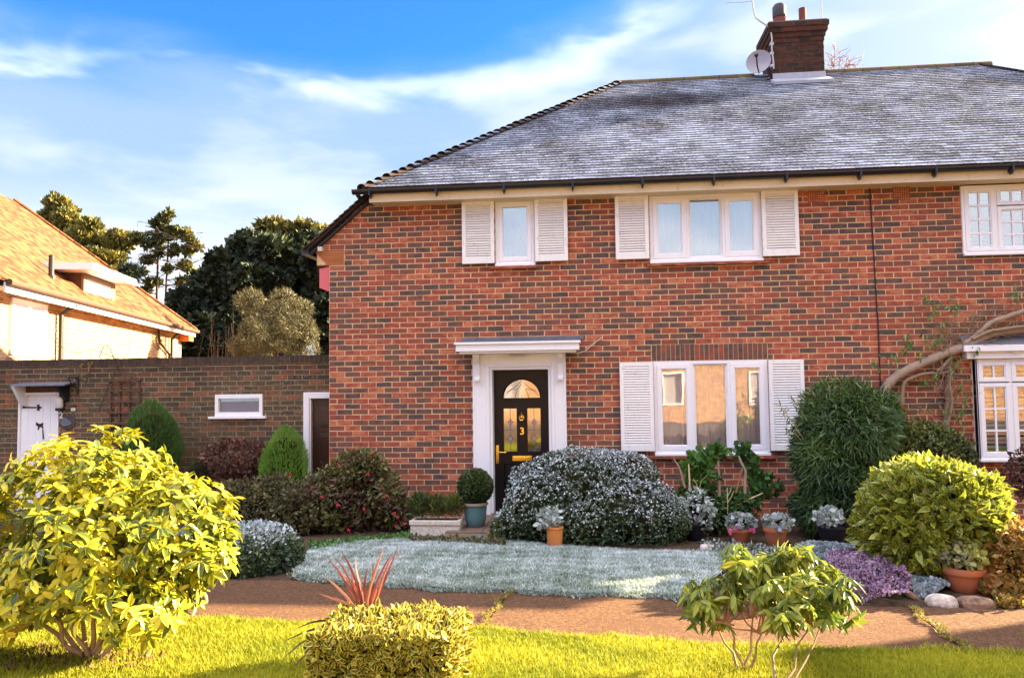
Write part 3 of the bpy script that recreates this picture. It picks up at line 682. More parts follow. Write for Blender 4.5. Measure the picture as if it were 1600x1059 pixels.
# ------------------------------------------------ windows
def curtain(name, x0, x1, z0, z1, y, mat, parent, folds=9, amp=0.018, seed=0, wavy=0.0):
    r = np.random.default_rng(seed); n = int(folds*12); xs = np.linspace(x0, x1, n); ph = r.uniform(0, 6, 4)
    V = []; 
    for zi in range(6):
        t = zi/5; z = z0+(z1-z0)*t
        for i, x in enumerate(xs):
            q = (x-x0)/(x1-x0)*folds*2*math.pi
            V.append((x, y+amp*(math.sin(q+.6*math.sin(q*.37+ph[0]))+.4*math.sin(q*.53+ph[1]))*(1-.3*t), z))
    Fs = np.array([(j*n+i, j*n+i+1, (j+1)*n+i+1, (j+1)*n+i) for j in range(5) for i in range(n-1)])
    me = mesh(name, np.array(V)-WL[parent.name], Fs, smooth=True); return mk(name, me, mat, parent)
def sash(parent, x0, x1, z0, z1, y, t, fr, gl, bars=(), dep=0.05, name='sash'):
    f = MB(); f.box(x0, x0+t, y, y+dep, z0, z1).box(x1-t, x1, y, y+dep, z0, z1).box(x0+t, x1-t, y+.001, y+dep, z0, z0+t).box(x0+t, x1-t, y+.001, y+dep, z1-t, z1)
    # thin inner bead
    bt = 0.012
    f.box(x0+t, x0+t+bt, y+.012, y+dep, z0+t, z1-t).box(x1-t-bt, x1-t, y+.012, y+dep, z0+t, z1-t).box(x0+t+bt, x1-t-bt, y+.013, y+dep, z0+t, z0+t+bt).box(x0+t+bt, x1-t-bt, y+.013, y+dep, z1-t-bt, z1-t)
    nx, nz = bars if bars else (1, 1)
    o = f.build(name, M[fr], parent, bevel=0.003)
    if nx*nz > 1:
        g = MB()
        for i in range(1, nx): x = x0+t+(x1-x0-2*t)*i/nx; g.box(x-.011, x+.011, y+.014, y+dep-.012, z0+t+bt, z1-t-bt)
        for j in range(1, nz): z = z0+t+(z1-z0-2*t)*j/nz; g.box(x0+t+bt, x1-t-bt, y+.016, y+dep-.014, z-.011, z+.011)
        g.build('glazing_bar', M[fr], parent)
    MB().box(x0+t+.003, x1-t-.003, y+dep*.55, y+dep*.55+.004, z0+t+.003, z1-t-.003).build('pane', M[gl], parent)
    return o
def window(R, label, fr='pvc', gl='glass', y=D-0.005, mull=(), ft=0.045, name='window', board=True):
    x0, x1, z0, z1 = R
    w_ = MB(); w_.box(x0, x0+ft, y, y+.08, z0, z1).box(x1-ft, x1, y, y+.08, z0, z1).box(x0+ft, x1-ft, y+.001, y+.08, z0, z0+ft).box(x0+ft, x1-ft, y+.001, y+.08, z1-ft, z1)
    for q in mull:
        xx = x0+(x1-x0)*q; w_.box(xx-ft*.4, xx+ft*.4, y+.003, y+.08, z0+ft, z1-ft)
    o = w_.build(name, M[fr], house, label=label, bevel=0.003)
    if board: MB().box(x0-.005, x1+.005, y-.045, y+.01, z0-.028, z0+.002).build('window_sill', M[fr], o, bevel=0.003)
    return o
def insides(o, R, nm, mat, folds, y, seed=0, dx=0.02):
    curtain('curtain', R[0]+dx, R[1]-dx, R[2]+.02, R[3]-.03, y, M[mat], o, folds, seed=seed)
# small upper
Zh = R_sw[3]
o = window(R_sw, 'narrow single pane white window between two louvred shutters'); ft = .045
sash(o, R_sw[0]+ft, R_sw[1]-ft, R_sw[2]+ft, R_sw[3]-ft, D-.012, .052, 'pvc', 'glass'); insides(o, R_sw, '', 'net', 9, D+.085, 1)
MB().box(R_sw[0], R_sw[1], D+.0, D+.06, R_sw[3]+.001, ZTOP-.002).build('head_board', M['fascia'], house)
# triple windows
def triple(R, label, gl, cm, folds, seed):
    o = window(R, label, mull=(.342, .662), gl=gl); x0, x1, z0, z1 = R; W_ = x1-x0; ft = .045
    a, b_ = x0+W_*.342, x0+W_*.662; g = ft*.4
    sash(o, x0+ft, a-g, z0+ft, z1-ft, D-.012, .058, 'pvc', gl); sash(o, b_+g, x1-ft, z0+ft, z1-ft, D-.012, .058, 'pvc', gl)
    sash(o, a+g, b_-g, z0+ft, z1-ft, D+.015, .014, 'pvc', gl)
    insides(o, R, '', cm, folds, D+.085, seed); return o
triple(R_uw, 'upstairs three light white window with net curtains tinted blue as reflected sky', 'glass', 'net', 24, 2)
MB().box(R_uw[0], R_uw[1], D+.0, D+.06, R_uw[3]+.001, ZTOP-.002).build('head_board', M['fascia'], house)
triple(R_lw, 'ground floor three light white window reflecting sunlit brickwork', 'glass_low', 'net_warm', 22, 3)
# right neighbour windows with glazing bars and blinds
def blinds(o, R, y):
    z = R[2]+.04
    while z < R[3]-.03:
        c = np.array([(R[0]+R[1])/2, y, z]); MB().obox(c, ((R[1]-R[0])/2-.03, 0, 0), (0, .022, .012), (0, -.0008, .0015)).build('blind_slat', M['blind'], o); z += .055
def twolight(R, label, gl, bay=False):
    o = window(R, label, 'white', gl, y=D-.02 if not bay else D-.10, mull=(.305, .695), ft=.035, board=True); x0, x1, z0, z1 = R; W_ = x1-x0; y = (D-.03 if not bay else D-.11)
    a, b_ = x0+W_*.305, x0+W_*.695; g = .014
    return o, a, b_, y, g
o, a, b_, y, g = twolight(R_rw, 'upstairs white casement window with glazing bars and blinds', 'glass')
sash(o, R_rw[0]+.035, a-g, R_rw[2]+.035, R_rw[3]-.035, y, .05, 'white', 'glass', (2, 4))
zt = R_rw[2]+(R_rw[3]-R_rw[2])*.69
sash(o, a+g, b_-g, zt+.008, R_rw[3]-.035, y, .04, 'white', 'glass', (3, 1)); sash(o, a+g, b_-g, R_rw[2]+.035, zt-.008, y, .045, 'white', 'glass', (3, 3))
sash(o, b_+g, R_rw[1]-.035, R_rw[2]+.035, R_rw[3]-.035, y, .05, 'white', 'glass', (2, 4)); blinds(o, R_rw, D+.09)
R = R_rb; o, a, b_, y, g = twolight(R, 'ground floor white casement bay window with glazing bars beside the climber', 'glass_low', True)
zt = R[2]+(R[3]-R[2])*.765
for p, q in ((R[0]+.035, a-g), (a+g, b_-g), (b_+g, R[1]-.035)):
    n = 2 if q-p < .6 else 3
    sash(o, p, q, zt+.008, R[3]-.035, y, .045, 'white', 'glass_low', (n, 1)); sash(o, p, q, R[2]+.035, zt-.008, y, .05, 'white', 'glass_low', (n, 3))
blinds(o, R, D-.0)
MB().box(R[0]-.0, R[0]+.02, D-.10, D, R[2], R[3]).build('window_cheek', M['white'], o); MB().box(R[1]-.02, R[1], D-.10, D, R[2], R[3]).build('window_cheek', M['white'], o)
rh = rect(1503, 541, 1720, 560)
hd = MB().box(R[0]-.12, R[1]+.12, D-.16, D-.008, R[3]+.004, R[3]+.095).box(R[0]-.17, R[1]+.17, D-.21, D-.01, R[3]+.095, R[3]+.175).build('window_hood', M['white'], house, bevel=.004)
MB().prism([(R[0]-.15, D-.19, R[3]+.176), (R[1]+.15, D-.19, R[3]+.176), (R[1]+.15, D-.01, R[3]+.30), (R[0]-.15, D-.01, R[3]+.30)], (0, 0.004, 0.012)).build('lead_flashing', M['lead'], hd)
# ------------------------------------------------ shutters
sl_me = {}
def shutter(x0, y0, x1, y1, label, tilt=0):
    X0, X1, Z0, Z1 = rect(x0, y0, x1, y1); st_ = .052; tb = .055; y = D-.075
    f = MB().box(X0, X0+st_, y, y+.034, Z0, Z1).box(X1-st_, X1, y, y+.034, Z0, Z1).box(X0+st_, X1-st_, y+.001, y+.033, Z1-tb, Z1).box(X0+st_, X1-st_, y+.001, y+.033, Z0, Z0+tb*1.45)
    f.box(X0+.03, X0+.06, y+.034, D, Z0+.1, Z0+.13).box(X1-.06, X1-.03, y+.034, D, Z1-.13, Z1-.1)
    o = f.build('shutter', M['shutter'], house, label=label, bevel=.003)
    n = int((Z1-Z0-tb*2.45)/0.0335); zz = np.linspace(Z0+tb*1.45+.014, Z1-tb-.014, n); hw = (X1-X0)/2-st_+.002
    var = []
    for k in range(3):
        bm = MB().obox((0, 0, 0), (hw, 0, 0), (0, .014, .0165), (0, -.0035, .003)); me = bpy.data.meshes.new('slat'); me.from_pydata(bm.v, [], bm.f); me.materials.append(M['shutter']); var.append(me)
    for z in zz:
        s_ = mk('slat', random.choice(var), None, o, loc=((X0+X1)/2, y+.017, z)); s_.rotation_euler = (random.gauss(0, .05), random.gauss(0, .003), 0)
shutter(723, 315, 773, 413, 'louvred white shutter left of the narrow upstairs window'); shutter(836, 309, 887, 409, 'louvred white shutter right of the narrow upstairs window')
shutter(961, 306, 1013, 406, 'louvred white shutter left of the upstairs triple window'); shutter(1189, 298, 1246, 401, 'louvred white shutter right of the upstairs triple window')
shutter(969, 566, 1021, 704, 'louvred white shutter left of the ground floor window'); shutter(1201, 562, 1256, 703, 'louvred white shutter right of the ground floor window')
# ------------------------------------------------ front door
sr = MB(); yS = D-.10
ox0, ox1, oz0, oz1 = rect(741, 552, 886, 806); oz0 = stepz
dx0, dx1, dz0, dz1 = R_dr
sr.box(ox0, dx0-.001, yS, D+.0, oz0, oz1).box(dx1+.001, ox1, yS, D+.0, oz0, oz1).box(dx0-.001, dx1+.001, yS+.001, D, dz1, oz1)
# stepped mouldings
sr.box(dx0-.05, dx0-.012, yS-.016, yS, oz0, dz1+.05).box(dx1+.012, dx1+.05, yS-.016, yS, oz0, dz1+.05).box(dx0-.012, dx1+.012, yS-.015, yS, dz1+.012, dz1+.05)
sr.box(ox0, ox0+.03, yS-.01, yS, oz0, oz1-.25).box(ox1-.03, ox1, yS-.01, yS, oz0, oz1-.25)
# reveals
sr.box(dx0, dx0+.03, D-.09, D+.16, oz0, dz1).box(dx1-.03, dx1, D-.09, D+.16, oz0, dz1).box(dx0+.03, dx1-.03, D-.09, D+.16, dz1-.03, dz1)
sur = sr.build('door_surround', M['white'], house, bevel=.004)
for xx in (ox0+.035, ox1-.105):    # console brackets
    br = MB(); zt = oz1-.01
    pr = [(0, 0), (-.13, 0), (-.13, -.05), (-.10, -.09), (-.06, -.14), (-.045, -.30), (-.07, -.33), (-.07, -.36), (0, -.36)]
    br.prism([(xx, yS+p, zt+q) for p, q in pr], (.07, 0, 0)); br.build('bracket', M['white'], sur)
cx0, cx1, cz0, cz1 = rect(712, 537, 905, 549, D-.4)
can = MB().box(cx0, cx1, D-.40, D-.008, cz0+.012, cz1).box(cx0-.02, cx1+.02, D-.425, D-.008, cz1, cz1+.03).box(cx0+.04, cx1-.04, D-.36, D-.009, cz0-.02, cz0+.012).build('door_canopy', M['white'], house, bevel=.004)
MB().prism([(cx0-.01, D-.42, cz1+.031), (cx1+.01, D-.42, cz1+.031), (cx1+.01, D-.42, cz1+.036), (cx0-.01, D-.42, cz1+.036)], (0, .415, .03)).build('canopy_covering', M['lead'], can)
MB().box(cx0+.02, cx1+.06, D-.022, D-.009, cz1+.065, cz1+.115).build('lead_flashing', M['lead'], can)
lx0, lx1, lz0, lz1 = rect(796, 547, 821, 556, D-.2)
lf = MB().box(lx0, lx1, D-.26, D-.15, cz0-.055, cz0-.02).build('porch_light', M['cream'], house, label='small cream bulkhead light under the door canopy', bevel=.008)
MB().box(lx0+.02, lx1-.02, D-.266, D-.258, cz0-.048, cz0-.028).build('diffuser', M['grey'], lf)
yD = D+.09; DX0, DX1, DZ0, DZ1 = dx0+.03, dx1-.03, stepz+.015, dz1-.03; DW, DH = DX1-DX0, DZ1-DZ0
def dp(u, v): return DX0+u*DW, DZ0+v*DH
# door leaf built as stiles and rails round its openings
dm = MB(); us = [0, .17, .41, .60, .84, 1]; vs = [0, .10, .335, .42, .725, .80, .93, 1]
op = [(1, 2, 1), (3, 4, 1), (1, 2, 3), (3, 4, 3)]
for i in range(5):
    for j in range(7):
        if (i in (1, 3) and j in (1, 3)) or (j == 5 and i in (1, 2, 3)): continue
        xa, za = dp(us[i], vs[j]); xb, zb = dp(us[i+1], vs[j+1]); dm.box(xa, xb, yD, yD+.045, za, zb)
# arch: spandrels over the fanlight
xa, za = dp(.17, .80); xb, zb = dp(.84, .93); na = 16; cxm = (xa+xb)/2; rx_ = (xb-xa)/2; rz_ = (zb-za)
for k in range(na):
    a0, a1 = math.pi*k/na, math.pi*(k+1)/na
    p0 = (cxm-rx_*math.cos(a0), za+rz_*math.sin(a0)); p1 = (cxm-rx_*math.cos(a1), za+rz_*math.sin(a1))
    dm.prism([(p0[0], yD+.0005, p0[1]), (p0[0], yD+.0005, zb), (p1[0], yD+.0005, zb), (p1[0], yD+.0005, p1[1])], (0, .04, 0))
door = dm.build('front_door', M['door'], house, label='near black panelled front door with arched leaded glass')
# raised beads
def frame_bead(u0, u1, v0, v1, t=.014):
    xa, za = dp(u0, v0); xb, zb = dp(u1, v1)
    return MB().box(xa-t, xa, yD-.012, yD+.01, za-t, zb+t).box(xb, xb+t, yD-.012, yD+.01, za-t, zb+t).box(xa, xb, yD-.012, yD+.01, za-t, za).box(xa, xb, yD-.012, yD+.01, zb, zb+t)
for (u0, u1, v0, v1) in ((.17, .41, .42, .725), (.60, .84, .42, .725)):
    frame_bead(u0, u1, v0, v1).build('bead', M['door'], door)
    xa, za = dp(u0, v0); xb, zb = dp(u1, v1); gp_ = MB().box(xa, xb, yD+.02, yD+.026, za, zb).build('pane', M['glass_door'], door)
    xm = (xa+xb)/2; lc = MB(); hh = zb-za; t = .0028; ya, yb = yD+.014, yD+.0205
    lc.box(xm-t, xm+t, ya, yb, za, zb)
    for q in (.30, .68):
        zc = za+hh*q; s1, s2 = .032, .045
        for sgx in (-1, 1):
            for sgz in (-1, 1):
                lc.tube([(xm+sgx*s1, ya+.002, zc), (xm, ya+.002, zc+sgz*s2)], .0035, 5)
            lc.tube([(xm+sgx*s1, ya+.002, zc), (xm+sgx*.07, ya+.002, zc+.01)], .003, 5)
        MB().prism([(xm-s1*.8, ya+.001, zc), (xm, ya+.001, zc-s2*.8), (xm+s1*.8, ya+.001, zc), (xm, ya+.001, zc+s2*.8)], (0, .004, 0)).build('bevelled_diamond', M['lead_pale'], door)
    lc.box(xa, xb, ya, yb, za+hh*.5-t, za+hh*.5+t); lc.build('lead_cames', M['lead'], door)
for (u0, u1, v0, v1) in ((.17, .41, .10, .335), (.60, .84, .10, .335)):
    frame_bead(u0, u1, v0, v1, .01).build('bead', M['door'], door); xa, za = dp(u0, v0); xb, zb = dp(u1, v1)
    MB().box(xa, xb, yD+.02, yD+.03, za, zb).box(xa+.035, xb-.035, yD+.006, yD+.02, za+.035, zb-.035).build('panel', M['door'], door, bevel=.006)
# fanlight
fan = [(cxm-rx_*math.cos(math.pi*k/20), yD+.02, za+0 if False else dp(0, .80)[1]+rz_*math.sin(math.pi*k/20)) for k in range(21)]
MB().prism(fan, (0, .006, 0)).build('fanlight_pane', M['glass_door'], door)
zf = dp(0, .80)[1]; lc = MB()
for pts in ([(-.9, .3), (-.45, .55), (0, .95)], [(.9, .3), (.45, .55), (0, .95)], [(-.22, .5), (0, .82), (.22, .5), (0, .2), (-.22, .5)], [(-.22, .5), (-.6, .45), (-.95, .1)], [(.22, .5), (.6, .45), (.95, .1)], [(0, .2), (0, 0)], [(-.4, 0), (-.22, .5)], [(.4, 0), (.22, .5)]):
    lc.tube([(cxm+p*rx_*.98, yD+.016, zf+q*rz_*.98) for p, q in pts], .0035, 5)
lc.build('lead_cames', M['lead'], door)
ab = MB(); ab.tube([(cxm-(rx_+.006)*math.cos(math.pi*k/20), yD-.004, zf+(rz_+.006)*math.sin(math.pi*k/20)) for k in range(21)], .011, 6); ab.box(cxm-rx_-.02, cxm+rx_+.02, yD-.012, yD+.01, zf-.018, zf); ab.build('bead', M['door'], door)
# brass furniture
hx, hz = dp(.055, .40); hd_ = MB().box(hx-.022, hx+.022, yD-.012, yD-.0005, hz-.125, hz+.125).build('handle', M['brass'], door, bevel=.004)
MB().tube([(hx, yD-.01, hz+.035), (hx, yD-.045, hz+.035), (hx+.03, yD-.052, hz+.035), (hx+.125, yD-.05, hz+.03)], .0085, 8).box(hx-.004, hx+.004, yD-.0135, yD-.0115, hz-.08, hz-.055).build('lever', M['brass'], door)
lx, lz = dp(.5, .372); MB().box(lx-.135, lx+.135, yD-.012, yD-.0005, lz-.035, lz+.035).box(lx-.12, lx+.12, yD-.018, yD-.0118, lz-.022, lz+.022).build('letterbox', M['brass'], door, bevel=.004)
kx, kz_ = dp(.5, .665); kn_ = MB().lathe((0, 0, 0), [(.001, 0), (.026, .002), (.03, .012), (.012, .03)], 14)
kv = np.array(kn_.v); kn_.v = [(kx+p[0], yD-.001-p[2], kz_+p[1]) for p in kv]
kn_.tube([(kx+.032*math.sin(a), yD-.03, kz_-.012-.032*math.cos(a)*1.1+.0) for a in np.linspace(-2.6, 2.6, 15)], .006, 6); kn_.tube([(kx, yD-.012, kz_+.02), (kx, yD-.016, kz_+.06)], .006, 6)
kn_.build('knocker', M['brass'], door, smooth=True)
def text(body, size, loc, mat, parent, name, depth=.003, rot=(math.pi/2, 0, 0), label=None):
    cu = bpy.data.curves.new(name, 'FONT'); cu.body = body; cu.size = size; cu.extrude = depth; cu.align_x = 'CENTER'; cu.align_y = 'CENTER'; cu.offset = size*.018
    ob = bpy.data.objects.new(name, cu); dg = bpy.context.evaluated_depsgraph_get(); COL.objects.link(ob); dg.update()
    me = bpy.data.meshes.new_from_object(ob.evaluated_get(bpy.context.evaluated_depsgraph_get())); bpy.data.objects.remove(ob)
    me.materials.clear(); o = mk(name, me, mat, parent, loc=loc); o.rotation_euler = rot
    if label: o['label'] = label
    return o
nx_, nz_ = dp(.505, .562); text('3', .135, (nx_, yD-.006, nz_), M['brass'], door, 'house_number', .004)
MB().box(dx0, dx1, D-.10, D+.14, stepz, stepz+.02).build('threshold', M['lead'], house)
# dim hall and rooms behind the openings
MB().box(dx0-.3, dx1+.3, D+.9, D+.95, 0, 2.28).build('hall_wall', M['cream'], house)
MB().box(R_lw[0]-.5, R_lw[1]+.5, D+1.6, D+1.65, 0, 2.28).build('room_wall', M['cream'], house)
# ------------------------------------------------ eaves, gutter, cables
EY = D-.30
FX0 = pY(568, 306, EY+.02)[0]
fz0, fz1 = pY(1000, 300, EY+.02)[2]+.0, pY(1000, 288, EY+.02)[2]
MB().box(FX0+.09, XR+.3, EY+.022, D+.0, fz0, fz0+.02).build('soffit', M['fascia'], house)
MB().box(FX0+.085, XR+.3, EY, EY+.022, fz0-.012, fz1+.03).build('fascia', M['fascia'], house)
gzv = fz1+.0; GX0 = pY(551, 301, EY-.06)[0]
g = MB(); seg = 10; prof = [(-.058*math.cos(math.pi*k/seg), -.058*math.sin(math.pi*k/seg)) for k in range(seg+1)]
Vg = []; 
for X in (GX0, XR+.3):
    for p, q in prof: Vg.append((X, EY-.062+p, gzv+.045+q*1.05))
    for p, q in prof[::-1]: Vg.append((X, EY-.062+p*.93, gzv+.045+q*.96))
n2_ = len(prof)*2
g.add(Vg, [(i, (i+1) % n2_, n2_+(i+1) % n2_, n2_+i) for i in range(n2_)]+[tuple(range(n2_))[::-1], tuple(range(n2_, 2*n2_))])
gut = g.build('gutter', M['black'], house)
xg = GX0+.25
while xg < 6.2:
    MB().box(xg-.014, xg+.014, EY-.126, EY-.002, gzv-.045, gzv+.052).box(xg-.01, xg+.01, EY-.09, EY-.03, gzv-.075, gzv-.04).build('gutter_bracket', M['black'], gut); xg += .92
# corner return of the gutter down along the verge
c0 = pY(552, 300, EY-.06); c1 = pY(566, 322, D-.03); c2 = pY(580, 303, EY-.02)
MB().prism([tuple(c0), tuple(c1), tuple(pY(573, 318, D-.03)), tuple(pY(562, 304, EY-.04))], (0, .05, 0)).build('gutter_return', M['black'], house)
# cable and clips down the party line
cb = [pY(x, y, D-.012) for x, y in ((1358.5, 288), (1361, 330), (1364.5, 385), (1368, 440), (1370, 480), (1372, 508), (1374, 560), (1377, 640), (1379, 740))]
MB().tube(cb, .0085, 6).build('cable', M['iron'], house, label='black cable down the brickwork between the two houses')
cw = [pY(x, y, D-.02) for x, y in ((885, 551), (905, 552), (915, 548), (926, 538), (940, 528))]
MB().tube(cw, .006, 5).build('cable', M['cream'], house, label='loose pale wire curling out from the door canopy')
# alarm box and sensor
p = pY(506, 435, D+.3)
ax0, ax1 = pY(500, 435, D-.05)[0], XL
al = MB().prism([(XL-.005, D+.02, pY(513, 456)[2]), (XL-.005, D+.02, pY(513, 416)[2]), (XL-.09, D-.03, pY(505, 414)[2]-.04), (XL-.14, D-.02, pY(500, 418)[2]-.02), (XL-.14, D-.02, pY(500, 450)[2])], (0, .26, 0))
al.build('alarm_box', M['pink'], house, label='faded pink alarm box on the left corner', bevel=.006)
q = pY(500, 389, D-.06); MB().box(q[0]-.03, q[0]+.035, q[1]-.02, D-.0, q[2]-.035, q[2]+.03).build('sensor', M['cream'], house, bevel=.006)
# ------------------------------------------------ roof
EZ = fz1+.055; EYr = EY-.04
RZ = float(np.mean([pY(970, 128, RIDGE_Y)[2], pY(1525, 106, RIDGE_Y)[2]])); RX0 = pY(970, 128, RIDGE_Y)[0]; RX1 = pY(1525, 106, RIDGE_Y)[0]
CX0 = pY(566, 300, EYr)[0]; CX1 = XR+.35
slope = np.array([0, RIDGE_Y-EYr, RZ-EZ]); SL = np.linalg.norm(slope); sd = slope/SL; nrm = np.array([0, -sd[2], sd[1]])
BY = 2*RIDGE_Y-EYr
rf = MB(); dz = -.03
A, B, C_, D_ = (CX0, EYr, EZ+dz), (CX1, EYr, EZ+dz), (RX1, RIDGE_Y, RZ+dz), (RX0, RIDGE_Y, RZ+dz); Bb, Ab = (CX1, BY, EZ+dz), (CX0, BY, EZ+dz)
rf.add([A, B, C_, D_, Bb, Ab], [(0, 1, 2, 3), (1, 4, 2), (4, 5, 3, 2), (5, 0, 3)])
# catslide on the flank
vA = (VX1+.12, D-.10, VZ1+.12); vB = (KX0-.10, D-.10, KZ1-.0)
roof = rf.build('roof', M['tile_dark'], house)
MB().prism([vA, vB, (vB[0], vB[1], vB[2]-.03), (vA[0], vA[1], vA[2]-.03)], (0, 17.6-D, 0)).build('flank_roof', M['tile_dark'], house)
nv = 13; dv = (np.array(vB)-np.array(vA))
for i in range(nv+1):
    t = (i-.2)/nv; c = np.array(vA)+dv*t+np.array([0, 0, .022]); ln = np.linalg.norm(dv); u = dv/ln; up = np.array([-u[2], 0, u[0]]); up = up if up[2] > 0 else -up
    u2 = u*math.cos(.12)-up*math.sin(-.12); MB().obox(c+np.array([0, .1, 0]), u2*.06, (0, .14, 0), up*.008, random.random()).build('verge_tile', M['tile_dark'], roof)
MB().prism([(vA[0]+.02, D-.055, vA[2]-.05), (vB[0]+.03, D-.055, vB[2]-.045), (vB[0]+.05, D-.055, vB[2]-.075), (vA[0]+.035, D-.055, vA[2]-.08)], (0, .05, 0)).build('verge_mortar', M['iron'], house)
MB().box(vB[0]-.07, vB[0]+.04, D-.09, 17.5, vB[2]-.06, vB[2]-.0).build('flank_gutter', M['black'], house)
def tile_field(parent, org, ud, sdv, nv_, rows, gauge, width, ulo, uhi, mat, n_ind, seed, thick=.013, stuff='tile_courses', name='roof_tile', skip=None, tilt=.06):
    r = np.random.default_rng(seed); ud = np.array(ud); recs = []
    for i in range(rows):
        s = i*gauge; a, b = ulo(s), uhi(s); off = (i % 2)*width/2; k0 = math.floor((a-off)/width)
        u = off+k0*width
        while u < b:
            p, q = max(u, a), min(u+width, b)
            if q-p > .02 and not (skip and skip((p+q)/2, s)): recs.append((p, q, s))
            u += width
    R_ = np.array(recs); n = len(R_)
    lift = r.uniform(0, .0012, n); L = gauge*1.45; tn = r.uniform(0, 1, n)
    td = np.array(sdv)*math.cos(tilt)-np.array(nv_)*math.sin(tilt)*1.0; tnv = np.array(nv_)*math.cos(tilt)+np.array(sdv)*math.sin(tilt)
    uc = (R_[:, 0]+R_[:, 1])/2; hw = (R_[:, 1]-R_[:, 0])/2-.0003
    base = np.array(org)+uc[:, None]*ud+(R_[:, 2]+r.uniform(-.006, .006, n))[:, None]*np.array(sdv)+(thick*1.1+lift)[:, None]*np.array(nv_)
    ordr = np.argsort(base@fwd+np.where((hw*2 < width*.9), 1e3, 0)+np.where(((base-CAM)@rt2)/((base-CAM)@fwd) > .655, 1e3, 0)); ind = ordr[:n_ind]; rest = ordr[n_ind:]
    def tv(hw_, j):
        V = []
        for a_, l_, h_ in ((-1, 0, 0), (1, 0, 0), (1, 1, 0), (-1, 1, 0), (-1, 0, 1), (1, 0, 1), (1, 1, 1), (-1, 1, 1)):
            V.append(a_*hw_[:, None]*ud+(l_*L)*td+((h_-1)*thick)*tnv+(j[:, None]*a_*.0007*(1-l_))*np.array(nv_))
        return np.stack(V, 1)
    TF = np.array([(4, 5, 6, 7), (0, 1, 5, 4), (1, 2, 6, 5), (3, 0, 4, 7)])
    if n_ind:
        var = []
        for k in range(14):
            V = tv(np.array([width/2-.0003]), r.normal(0, 1, 1))[0]; me = mesh(name, V, TF, {'tone': ('FACE', [float(r.random())]*4)}); me.materials.append(mat); var.append(me)
        for i in ind: mk(name, var[int(r.integers(14))], None, parent, loc=base[i])
    V = (base[rest][:, None, :]+tv(hw[rest], r.normal(0, 1, len(rest)))).reshape(-1, 3)-WL[parent.name]
    Fs = (TF[None]+8*np.arange(len(rest))[:, None, None]).reshape(-1, 4)
    mk(stuff, mesh(stuff, V, Fs, {'tone': ('FACE', np.repeat(tn[rest], 4))}), mat, parent, kind='stuff')
GA = .1; rows = int(SL/GA)
# chimney footprint
cy0 = RIDGE_Y-.42
chx0, chx1 = pY(1208, 100, cy0)[0], pY(1288, 100, cy0)[0]
tile_field(roof, (0, EYr, EZ), (1, 0, 0), sd, nrm, rows, GA, .165, lambda s: CX0+(RX0-CX0)*s/SL, lambda s: CX1+(RX1-CX1)*s/SL, M['tile_frost'], 300, 21, thick=.034, tilt=.085,
           skip=lambda u, s: (chx0-.02 < u < chx1+.02) and s > SL-.52)
# bonnet hip tiles
hv = np.array([RX0-CX0, RIDGE_Y-EYr, RZ-EZ]); HL = np.linalg.norm(hv); hu = hv/HL; side = np.cross(hu, [0, 0, 1]); side /= np.linalg.norm(side); hup = np.cross(side, hu)
if hup[2] < 0: hup = -hup
nb = 40; var = []
for k in range(6):
    m_ = MB(); sg = 8; j = random.uniform(-.005, .005)
    V = []
    for e, (l, r0, lift) in enumerate(((-.02, .115, .035), (.20, .085, -.01))):
        for inner in (0, 1):
            for q in range(sg+1):
                a = math.pi*q/sg; rr = r0-inner*.013
                V.append(side*rr*math.cos(a)+hup*(rr*.55*math.sin(a)+lift+j-.02)+hu*l)
    s1 = sg+1; Fs = []
    for q in range(sg): Fs += [(q, q+1, 2*s1+q+1, 2*s1+q), (s1+q, s1+q+1, q+1, q)]
    m_.add(V, Fs, random.random()); me = bpy.data.meshes.new('bonnet_tile'); me.from_pydata(m_.v, [], m_.f)
    at = me.attributes.new('tone', 'FLOAT', 'FACE'); at.data.foreach_set('value', m_.t); me.materials.append(M['tile_dark'] if k % 2 else M['tile_frost']); var.append(me)
for i in range(nb):
    mk('bonnet_tile', random.choice(var), None, roof, loc=np.array([CX0, EYr, EZ])+hu*(HL*(i+.1)/nb)+hup*.01)
# ridge
xr = RX0-.1
while xr < RX1+.05:
    if not (chx0-.25 < xr < chx1-.02):
        m_ = MB(); V = []; sg = 8
        for X in (xr, xr+.30):
            for inner in (0, 1):
                for q in range(sg+1): a = math.pi*q/sg; rr = .13-inner*.014; V.append((X, RIDGE_Y+rr*math.cos(a), RZ-.055+rr*.85*math.sin(a)))
        s1 = sg+1; Fs = []
        for q in range(sg): Fs += [(q, q+1, 2*s1+q+1, 2*s1+q), (s1+q, s1+q+1, q+1, q)]
        m_.add(V, Fs, random.random()); m_.build('ridge_tile', M['tile_moss'], roof)
    xr += .31
# right hip tiles (simple run of bonnets)
hv2 = np.array([CX1-RX1, EYr-RIDGE_Y, EZ-RZ])
for i in range(34):
    c = np.array([RX1, RIDGE_Y, RZ])+hv2*(i+.5)/40+np.array([0, 0, .03]); u = hv2/np.linalg.norm(hv2); sdd = np.cross(u, [0, 0, 1]); sdd /= np.linalg.norm(sdd); upp = np.cross(sdd, u); upp *= np.sign(upp[2])
    MB().obox(c, u*.09, sdd*.09, upp*.012, random.random()).build('bonnet_tile', M['tile_dark'], roof)
